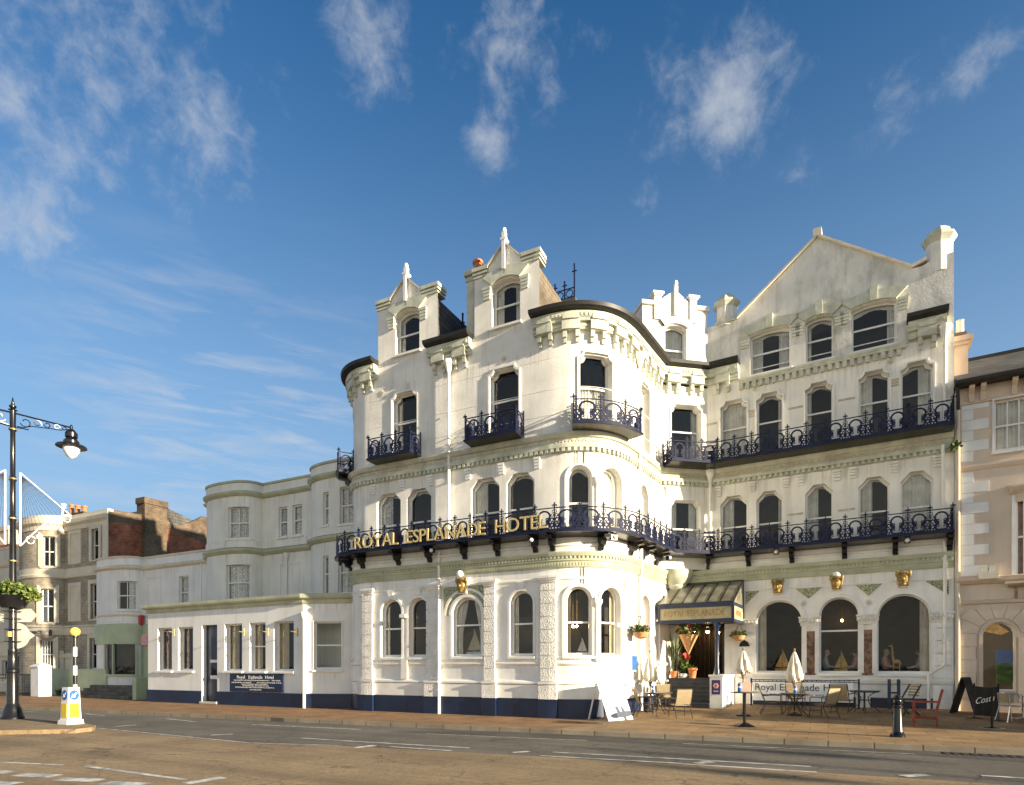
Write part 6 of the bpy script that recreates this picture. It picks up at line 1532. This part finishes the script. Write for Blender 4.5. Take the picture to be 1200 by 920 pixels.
p = at(1162.5,853.5); m = MB(); m.lathe((0,0,0), [(.2,0),(.2,.015),(.05,.03),(.028,.05),(.028,.98),(.04,1.0),(.01,1.04)], 14); t = thing('barrier_post', 'thin black post on a round metal base in front of the black barrier', 'post', p, 0, local=True); m.build('post', 'iron_black', t, smooth=True)
m = MB(); m.lathe((0,0,0), [(.3,.0),(.3,.008),(.2,.012)], 20); m.build('base_plate', 'alu', t)
p = at(1131.5,836); t = thing('a_board', 'black folding A-board standing edge-on beside the pink building drainpipe', 'sign board', p, R(64), local=True)
for sx in (-1,1):
    m = MB(); m.hexa([(-.3,.33*sx-.02,0),(.3,.33*sx-.02,0),(.3,.33*sx+.02,0),(-.3,.33*sx+.02,0),(-.3,.03*sx-.02,1.12),(.3,.03*sx-.02,1.12),(.3,.03*sx+.02,1.12),(-.3,.03*sx+.02,1.12)]); m.build('panel', 'black_cloth', t)
m = MB(); m.box(-.3,.3,-.05,.05,1.1,1.15); m.build('hinge', 'dark_iron', t)
p = at(1184,846); t = thing('metal_chair', 'shiny aluminium cafe chair with woven back at the right edge', 'chair', p, R(115), local=True)
m = MB(); m.lathe((0,0,0), [(.22,.44),(.23,.45),(.23,.46),(.2,.465)], 20); m.build('seat', 'sling', t)
m = MB(); vs = []; n = 10
for k in range(n+1):
    a = R(20+140*k/n); vs += [(.25*math.cos(a),.25*math.sin(a)-.0,.55),(.28*math.cos(a),.28*math.sin(a),.80)]
m.add(vs, [(2*k,2*k+2,2*k+3,2*k+1) for k in range(n)]); m.tube([(.285*math.cos(R(-10+200*k/16)),.285*math.sin(R(-10+200*k/16)),.82-.14*(1 if k in (0,16) else 0)) for k in range(17)], .014, 6, m=1); m.build('backrest', ['sling','alu'], t)
for sx in (-1,1):
    m = MB(); m.tube([(.24*sx,-.22,0),(.25*sx,-.18,.45),(.28*sx,-.1,.68)], .013, 6); m.build('leg', 'alu', t)
    m = MB(); m.tube([(.24*sx,.26,0),(.2*sx,.16,.45),(.22*sx,.2,.8)], .013, 6); m.build('leg', 'alu', t)
p = at(1199,843); t = thing('metal_table', 'round steel cafe table cut by the right edge of the picture', 'table', p, 0, local=True)
m = MB(); m.lathe((0,0,0), [(.40,.70),(.41,.705),(.41,.73),(.40,.735)], 28); m.build('tabletop', 'alu', t)
m = MB(); m.lathe((0,0,0), [(.03,.05),(.03,.7)], 10); m.build('post', 'alu', t)
for k in range(4):
    a = pi/4+pi/2*k; m = MB(); m.bar((0,0,.06),(.3*math.cos(a),.3*math.sin(a),.015),.04,.03); m.build('foot', 'alu', t)
# ---- unseen shelter added past the right edge to shade the court
t = thing('shade_blocker', 'unseen canvas shelter just beyond the right edge that shades the hotel court', 'blocker', (9.5,21.9,0))
for x in (7.9,11.3):
    for y in (19.4,23.9): m = MB(); m.box(x-.05,x+.05,y-.05,y+.05,0,2.5); m.build('post', 'dark_iron', t)
m = MB(); m.hexa([(7.8,19.3,2.45),(11.4,19.3,2.45),(11.4,24.0,2.45),(7.8,24.0,2.45),(7.8,19.3,2.5),(11.4,19.3,2.5),(11.4,24.0,2.75),(7.8,24.0,2.75)]); m.build('blocker_top', 'parasol', t)
for x in (7.9,11.3): m = MB(); m.box(x-.01,x+.01,19.45,23.85,.28,2.44); m.build('blocker_side', 'parasol', t)
# ---- hanging baskets
def basket(c, r, label, drop, flowers='petal_red', cone=False, wall=None):
    t = thing('hanging_basket', label, 'hanging basket', c, 0, 'hanging flower baskets', local=True)
    m = MB()
    if cone: m.lathe((0,0,0), [(.02,-r*2.0),(r*.5,-r*1.0),(r,-.0),(r*.94,.0)], 6)
    else: m.lathe((0,0,0), [(r*.3,-r*.8),(r*.75,-r*.6),(r*.95,-r*.2),(r,0),(r*.9,.0)], 16)
    m.build('bowl', 'wicker', t, smooth=not cone)
    m = MB(); leaves(m, (0,0,r*.25), (r*1.15,r*1.15,r*.55), 260, r*.42, ms=(0,0,1), seed=int(c[0]*10) % 97); m.build('foliage', ['leaf','leaf_light'], t, normals=False)
    m = MB(); leaves(m, (0,0,r*.4), (r*1.1,r*1.1,r*.5), 46, r*.36, ms=(0,1), seed=int(c[1]*7) % 89); m.build('blossom', [flowers,'petal_pink'], t, normals=False)
    m = MB()
    for k in range(3): a = 2*pi*k/3+.4; m.tube([(r*math.cos(a),r*math.sin(a),0),(0,0,drop)], .008, 4)
    if wall is not None:
        wv = V(wall)-V(c); m.tube([(0,0,drop), (wv.x,wv.y,drop), (wv.x,wv.y,drop-.35)], .014, 5)
    m.build('hanger', 'dark_iron', t)
s = G.px(751,.45); basket(G(s,G.z(751,741,.45),.45), .28, 'round hanging basket with red flowers on the sunlit return wall', .55, wall=G(s,0,.01).xy.to_3d())
s = G.px(807,1.2); basket(G(s,G.z(807,743.5,1.2),1.2), .38, 'cone shaped wicker hanging basket in the entrance under the canopy', .75, cone=True)
s = G.px(865.5,.3); basket(G(s,G.z(865.5,745,.3),.3), .25, 'round hanging basket with pink flowers right of the entrance post', .5, 'petal_pink', wall=G(s,0,.01).xy.to_3d())
# ---- plants on the top step
def pot_on(px, d, label, kind):
    s = G.px(px, d); q = G(s, 1.272, d); t = thing('potted_plant', label, 'potted plant', q, 0, local=True)
    return t
t = pot_on(790, .3, 'tall spiky green plant in the left of the entrance', 0)
m = MB(); m.lathe((0,0,0), [(.13,0),(.17,.25),(.18,.28),(.15,.28)], 14); m.build('pot', 'terracotta', t, smooth=True)
m = MB(); rnd = random.Random(2)
for k in range(34):
    a = rnd.random()*6.28; r = .1+.34*rnd.random(); h = .7+1.0*rnd.random(); w_ = .03
    p0_ = V((.05*math.cos(a),.05*math.sin(a),.25)); p1_ = V((r*.5*math.cos(a),r*.5*math.sin(a),.25+h*.7)); p2_ = V((r*math.cos(a),r*math.sin(a),.25+h)); sd = V((-math.sin(a),math.cos(a),0))*w_
    m.add([p0_-sd,p0_+sd,p1_+sd,p1_-sd,p2_], [(0,1,2,3),(3,2,4)], k % 2)
m.build('foliage', ['leaf','leaf_light'], t, normals=False)
t = pot_on(801, .42, 'white teapot shaped planter with red exotic flowers on the top step', 1)
m = MB(); m.lathe((0,0,0), [(.1,0),(.15,.03),(.19,.1),(.18,.16),(.15,.19),(.13,.19)], 16); m.tube([(.17,0,.08),(.26,0,.12),(.29,0,.2)], .025, 6); m.tube([(-.17,0,.05),(-.27,0,.08),(-.27,0,.15),(-.17,0,.17)], .018, 6); m.build('pot', 'white_plastic', t, smooth=True)
m = MB(); leaves(m, (0,0,.5), (.22,.22,.35), 120, .2, ms=(0,), seed=8); m.build('foliage', 'leaf', t, normals=False)
m = MB(); leaves(m, (.1,0,.75), (.14,.12,.28), 24, .2, seed=12); leaves(m, (-.2,0,.55), (.12,.1,.12), 14, .14, seed=13); m.build('blossom', 'petal_red', t, normals=False)
t = pot_on(811.5, .4, 'orange terracotta pot standing right of the white teapot planter', 2)
m = MB(); m.lathe((0,0,0), [(.12,0),(.16,.3),(.19,.32),(.19,.4),(.16,.4)], 16); m.build('pot', 'terracotta', t, smooth=True)
m = MB(); leaves(m, (0,0,.42), (.13,.13,.08), 40, .1, ms=(0,), seed=18); m.build('foliage', 'leaf', t, normals=False)
# ---- ornaments on the window boards
wbm = MB()
for a, c in [(886,940.5),(960,1007),(1027.5,1091.5)]: pbox(wbm, G, G.px(a)-.1, G.px(c)+.1, 1.5, 1.545, -.72, -.25)
for a, c in [(530.5,564.5),(662,694),(703.5,726.5)]: pbox(wbm, G, G.px(a)-.05, G.px(c)+.05, 2.1, 2.14, -.6, -.27)
wbm.build('window_board', 'trim', hotel)
def boat(px, d, z, h, label, m1='golden_wood', m2='sail'):
    s = G.px(px); q = G(s, z, d); t = thing('model_boat', label, 'model boat', q, 0, 'model sailing boats in the windows', local=True)
    m = MB(); L_ = h*.34
    m.hexa([(-L_*.7,-.03,0),(L_*.7,-.03,0),(L_*.7,.03,0),(-L_*.7,.03,0),(-L_,-.06,h*.12),(L_*1.2,-.02,h*.14),(L_*1.2,.02,h*.14),(-L_,.06,h*.12)]); m.build('hull', m1, t)
    m = MB(); m.tube([(0,0,h*.1),(0,0,h)], .012, 6); m.build('mast', m1, t)
    for nm, tri in (('sail', [(.02,h*.18),(L_*.95,h*.2),(.02,h*.96)]), ('sail', [(-.02,h*.18),(-L_*.85,h*.2),(-.02,h*.8)])):
        m = MB(); m.prism(tri, lambda x, z_: V((x,-.006,z_)), lambda x, z_: V((x,.006+.02*(z_ > h*.5),z_))); m.build(nm, m2, t)
boat(915, -.45, 1.547, .85, 'model sailing boat with tan sails in the left dining arch', 'golden_wood', 'golden_wood'); boat(985, -.42, 1.547, .75, 'model sailing boat with golden sails in the narrow middle arch', 'golden_wood', 'golden_wood'); boat(549, -.42, 2.142, .95, 'model boat with a tall pale sail in the arch under the mosaic', 'trim', 'sail'); boat(684, -.4, 2.142, .55, 'small white model boat in the curved corner window', 'trim', 'text_white')
s = G.px(1051); q = G(s, 1.547, -.42); t = thing('giraffe_ornament', 'yellow giraffe ornament standing in the right dining arch', 'ornament', q, 0, local=True)
m = MB(); m.ball((0,0,.36), (.12,.05,.07), 10)
for dx, dy in ((-.09,-.03),(-.09,.03),(.09,-.03),(.09,.03)): m.tube([(dx,dy,.36),(dx*1.05,dy,.0)], [.022,.013], 6)
m.tube([(-.09,0,.38),(-.12,0,.6),(-.13,0,.88)], [.045,.03,.024], 8); m.ball((-.17,0,.9), (.07,.028,.03), 8); m.tube([(.11,0,.38),(.15,0,.25)], .008, 4)
for dy in (-.02,.02): m.tube([(-.14,dy,.92),(-.135,dy,.98)], .007, 4)
m.build('body', 'golden_wood', t, smooth=True)
# ---- guests seated behind the dining windows
def seated(px, d, face, label, topm, hair):
    s = G.px(px); q = G(s, 1.002, d); t = thing('person', label, 'person', q, face, local=True)
    P_ = [(0,0,.52),(0,.06,.8),(0,.07,1.0),(0,.05,1.1),(0,.02,1.2),(0,.01,1.29), (-.18,.07,1.0),(-.24,-.02,.74),(-.15,-.27,.68),(-.12,-.35,.68), (.18,.07,1.0),(.24,-.02,.74),(.15,-.27,.68),(.12,-.35,.68), (-.1,-.02,.52),(-.11,-.44,.52),(-.11,-.46,.1),(-.11,-.6,.05), (.1,-.02,.52),(.11,-.44,.52),(.11,-.46,.1),(.11,-.6,.05)]
    Rr = [.15,.14,.13,.052,.092,.07,.075,.05,.035,.03,.075,.05,.035,.03,.095,.07,.045,.035,.095,.07,.045,.035]
    Ed = [(0,1),(1,2),(2,3),(3,4),(4,5),(2,6),(6,7),(7,8),(8,9),(2,10),(10,11),(11,12),(12,13),(0,14),(14,15),(15,16),(16,17),(0,18),(18,19),(19,20),(20,21)]
    me = bpy.data.meshes.new('body'); me.from_pydata(P_, Ed, []); o = bpy.data.objects.new('body', me); COL.objects.link(o)
    o.modifiers.new('s', 'SKIN'); sv = me.skin_vertices[0].data
    for k, r in enumerate(Rr): sv[k].radius = (r, r*(.72 if k in (1,2) else 1))
    sv[0].use_root = True; sb = o.modifiers.new('u', 'SUBSURF'); sb.levels = 2; sb.render_levels = 2
    dg = bpy.context.evaluated_depsgraph_get(); nm = bpy.data.meshes.new_from_object(o.evaluated_get(dg)); bpy.data.objects.remove(o)
    nm.materials.clear()
    for x in ('skin', topm, 'trousers'): nm.materials.append(M[x])
    for p in nm.polygons:
        c = p.center; p.material_index = 0 if (c.z > 1.08 or (c.y < -.24 and c.z > .6)) else 2 if (c.z < .58) else 1; p.use_smooth = True
    o = bpy.data.objects.new('body', nm); COL.objects.link(o); o.parent = t
    m = MB(); m.ball((0,.03,1.26), (.095,.1,.1), 12); h = m.build('hair', hair, t, smooth=True)
    m = MB(); m.ball((0,-.085,1.2), (.015,.025,.02), 6); m.build('nose', 'skin', t)
    a = thing('dining_armchair', 'dark upholstered armchair under the guest: '+label[:0]+'behind '+{968:'the left side of the middle arch glass',1000:'the right side of the middle arch glass',1040:'the left side of the right arch glass',1078:'the right side of the right arch glass'}[px], 'armchair', q, face, 'armchairs in the dining room', local=True)
    m = MB(); m.box(-.3,.3,-.28,.2,.25,.42); m.build('seat', 'upholstery', a); m = MB(); m.hexa([(-.32,.2,.2),(.32,.2,.2),(.32,.3,.2),(-.32,.3,.2),(-.3,.26,.98),(.3,.26,.98),(.3,.36,.98),(-.3,.36,.98)]); m.build('backrest', 'upholstery', a)
    for sx in (-1,1):
        m = MB(); m.box(.36*sx-.06,.36*sx+.06,-.28,.26,.2,.64); m.build('armrest', 'upholstery', a)
        for y in (-.24,.24): m = MB(); m.box(.3*sx-.025,.3*sx+.025,y-.025,y+.025,0,.26); m.build('leg', 'hall_wood', a)
wa = math.atan2(wd.y, wd.x)
seated(968, -.85, wa+R(90), 'seated guest in a blue grey top in the middle arch', 'top_blue', 'hair_grey'); seated(1000, -.85, wa+R(-80), 'seated guest in a pink top in the middle arch', 'top_pink', 'hair_brown')
seated(1040, -.85, wa+R(80), 'seated grey haired guest at the left of the wide right arch', 'top_pink', 'hair_grey'); seated(1078, -.85, wa+R(-85), 'seated brown haired guest in white at the right of the wide arch', 'top_white', 'hair_brown')
SUN_E, SKY_S, EXPO, CLOUD_L = 5.0, .10, 1.47, 2.5
HAZE = (1.35, 2.0, 2.75); HAZE_SUN = (4.9, 4.62, 3.75)
CLOUDS = [(110,60,.21,1.1),(215,150,.18,1.08),(90,150,.16,1.05),(30,240,.16,1.1),(10,110,.13,1.1),(170,35,.12,.8),(430,60,.12,1.1),(600,45,.12,1.15),(575,165,.08,1.15),(640,120,.07,.9),(860,110,.13,1.25),(790,100,.10,.9),(775,150,.09,1.0),(757,228,.06,.9),(1060,110,.10,.8),(1140,60,.10,.8),(940,215,.07,.8),(240,20,.10,.7),(690,60,.08,.7),(920,60,.09,.6),(20,60,.12,.7),(320,110,.08,.7),(540,60,.08,.7),(270,200,.10,.7),(60,310,.10,.6)]
# ================================================================ CAMERA, SUN, SKY
cam = bpy.data.cameras.new('camera'); co = bpy.data.objects.new('camera', cam); COL.objects.link(co)
co.location = (0,0,CAMH); co.rotation_euler = (math.radians(90), 0, A); cam.sensor_width = 36; cam.lens = 36*FPX/1200
cam.shift_y = (HOR-460)/1200; cam.clip_end = 8000; cam.clip_start = .1; SC.camera = co
ELEV, AZ = math.radians(12), math.radians(-5.6)     # the sun stands low to the right, along the sea front
sd = V((math.cos(ELEV)*math.cos(AZ), math.cos(ELEV)*math.sin(AZ), math.sin(ELEV)))
sl_ = bpy.data.lights.new('sun', 'SUN'); sl_.energy = SUN_E; sl_.angle = math.radians(.55); sl_.color = (1, .84, .61)
so = bpy.data.objects.new('sun', sl_); COL.objects.link(so); so.rotation_euler = sd.to_track_quat('Z', 'Y').to_euler()
W = bpy.data.worlds.new('World'); SC.world = W; W.use_nodes = True; n, l = W.node_tree.nodes, W.node_tree.links
bg = n['Background']; bg.inputs['Strength'].default_value = SKY_S
sk = n.new('ShaderNodeTexSky'); sk.sky_type = 'NISHITA'; sk.sun_disc = False; sk.sun_elevation = ELEV; sk.sun_rotation = math.pi/2-AZ; sk.air_density = 1.0; sk.dust_density = .6; sk.ozone_density = 2.5
tc = n.new('ShaderNodeTexCoord')
def math_(op, a, b=None, c=None, clamp=False):
    q = n.new('ShaderNodeMath'); q.operation = op; q.use_clamp = clamp
    for i, x in enumerate((a, b, c)):
        if x is None: continue
        if isinstance(x, (int, float)): q.inputs[i].default_value = x
        else: l.new(x, q.inputs[i])
    return q.outputs[0]
def sdir(px, py):
    r = ray(px); return V((r[0], r[1], (HOR-py)/FPX)).normalized()
def noise(scale, detail, rough, mapping=None, dist=0.):
    q = n.new('ShaderNodeTexNoise'); q.inputs['Scale'].default_value = scale; q.inputs['Detail'].default_value = detail; q.inputs['Roughness'].default_value = rough; q.inputs['Distortion'].default_value = dist
    mp = n.new('ShaderNodeMapping'); l.new(tc.outputs['Generated'], mp.inputs['Vector'])
    if mapping: mp.inputs['Rotation'].default_value = mapping[0]; mp.inputs['Scale'].default_value = mapping[1]
    l.new(mp.outputs['Vector'], q.inputs['Vector']); return q.outputs['Fac']
n1 = noise(11.0, 10, .64, ((0,0,.4),(1,1,1.15)), .25)
n2 = noise(34, 8, .62, ((.3,0,.9),(1,1,1)), .4)
tot = None
for px, py, r, a in CLOUDS:
    c = sdir(px, py); dn = n.new('ShaderNodeVectorMath'); dn.operation = 'DISTANCE'; dn.inputs[1].default_value = c; l.new(tc.outputs['Generated'], dn.inputs[0])
    mr = n.new('ShaderNodeMapRange'); mr.interpolation_type = 'SMOOTHSTEP'; mr.inputs['From Min'].default_value = 0; mr.inputs['From Max'].default_value = r*.9; mr.inputs['To Min'].default_value = a; mr.inputs['To Max'].default_value = 0
    l.new(dn.outputs['Value'], mr.inputs['Value']); tot = mr.outputs[0] if tot is None else math_('MAXIMUM', tot, mr.outputs[0])
dens = math_('ADD', n1, math_('MULTIPLY', math_('SUBTRACT', n2, .5), .6))
dens = math_('ADD', dens, math_('MULTIPLY', tot, .42))
mr = n.new('ShaderNodeMapRange'); mr.interpolation_type = 'SMOOTHSTEP'; mr.inputs['From Min'].default_value = .72; mr.inputs['From Max'].default_value = 1.3; mr.inputs['To Max'].default_value = .66; l.new(dens, mr.inputs['Value'])
cum = math_('MULTIPLY', mr.outputs[0], math_('MULTIPLY', tot, 1.6, clamp=True))
# high thin streaks low on the left
st_ = noise(5.0, 7, .6, ((0,math.radians(24),A+.3),(1.3,1.3,9)), .5)
cm_ = None
for px, py, r, a in [(230,475,.26,1.0),(345,495,.2,.9),(200,530,.17,1.1),(110,520,.2,.5),(330,430,.22,.35)]:
    c = sdir(px, py); dn = n.new('ShaderNodeVectorMath'); dn.operation = 'DISTANCE'; dn.inputs[1].default_value = c; l.new(tc.outputs['Generated'], dn.inputs[0])
    q = n.new('ShaderNodeMapRange'); q.interpolation_type = 'SMOOTHSTEP'; q.inputs['From Max'].default_value = r; q.inputs['To Min'].default_value = a; q.inputs['To Max'].default_value = 0
    l.new(dn.outputs['Value'], q.inputs['Value']); cm_ = q.outputs[0] if cm_ is None else math_('MAXIMUM', cm_, q.outputs[0])
q = n.new('ShaderNodeMapRange'); q.inputs['From Min'].default_value = .45; q.inputs['From Max'].default_value = .70; q.inputs['To Max'].default_value = .6; l.new(st_, q.inputs['Value'])
cir = math_('MULTIPLY', q.outputs[0], cm_)
fac = math_('MAXIMUM', cum, cir, clamp=True)
mx = n.new('ShaderNodeMix'); mx.data_type = 'RGBA'; mx.inputs['B'].default_value = tuple(x*CLOUD_L for x in (.92,.96,1.02))+(1,)
tint = n.new('ShaderNodeMix'); tint.data_type = 'RGBA'; tint.blend_type = 'MULTIPLY'; tint.inputs['Factor'].default_value = 1; tint.inputs['B'].default_value = (.22,.50,.68,1)
sp = n.new('ShaderNodeSeparateXYZ'); l.new(tc.outputs['Generated'], sp.inputs[0])
hz = n.new('ShaderNodeMapRange'); hz.interpolation_type = 'SMOOTHSTEP'; hz.inputs['From Min'].default_value = -.02; hz.inputs['From Max'].default_value = .78; hz.inputs['To Min'].default_value = .98; hz.inputs['To Max'].default_value = 0; l.new(sp.outputs['Z'], hz.inputs['Value'])
hx = n.new('ShaderNodeMix'); hx.data_type = 'RGBA'; hx.inputs['B'].default_value = HAZE+(1,); l.new(hz.outputs[0], hx.inputs['Factor'])
dt = n.new('ShaderNodeVectorMath'); dt.operation = 'DOT_PRODUCT'; dt.inputs[1].default_value = V((.64,-.74,.2)).normalized(); l.new(tc.outputs['Generated'], dt.inputs[0])
ds = n.new('ShaderNodeMapRange'); ds.interpolation_type = 'SMOOTHSTEP'; ds.inputs['From Min'].default_value = -.45; ds.inputs['From Max'].default_value = .8; l.new(dt.outputs['Value'], ds.inputs['Value'])
hc = n.new('ShaderNodeMix'); hc.data_type = 'RGBA'; hc.inputs['A'].default_value = HAZE+(1,); hc.inputs['B'].default_value = HAZE_SUN+(1,); l.new(ds.outputs[0], hc.inputs['Factor']); l.new(hc.outputs['Result'], hx.inputs['B'])
l.new(sk.outputs[0], tint.inputs['A']); l.new(tint.outputs['Result'], hx.inputs['A']); l.new(hx.outputs['Result'], mx.inputs['A']); l.new(fac, mx.inputs['Factor']); l.new(mx.outputs['Result'], bg.inputs['Color'])
vs_ = SC.view_settings; vs_.view_transform = 'Standard'; vs_.look = 'None'; vs_.gamma = 1; vs_.use_curve_mapping = False; vs_.exposure = EXPO
SC.cycles.max_bounces = 8; SC.cycles.transparent_max_bounces = 12; SC.cycles.use_denoising = True
for o in bpy.data.objects:
    if '_local' in o: del o['_local']
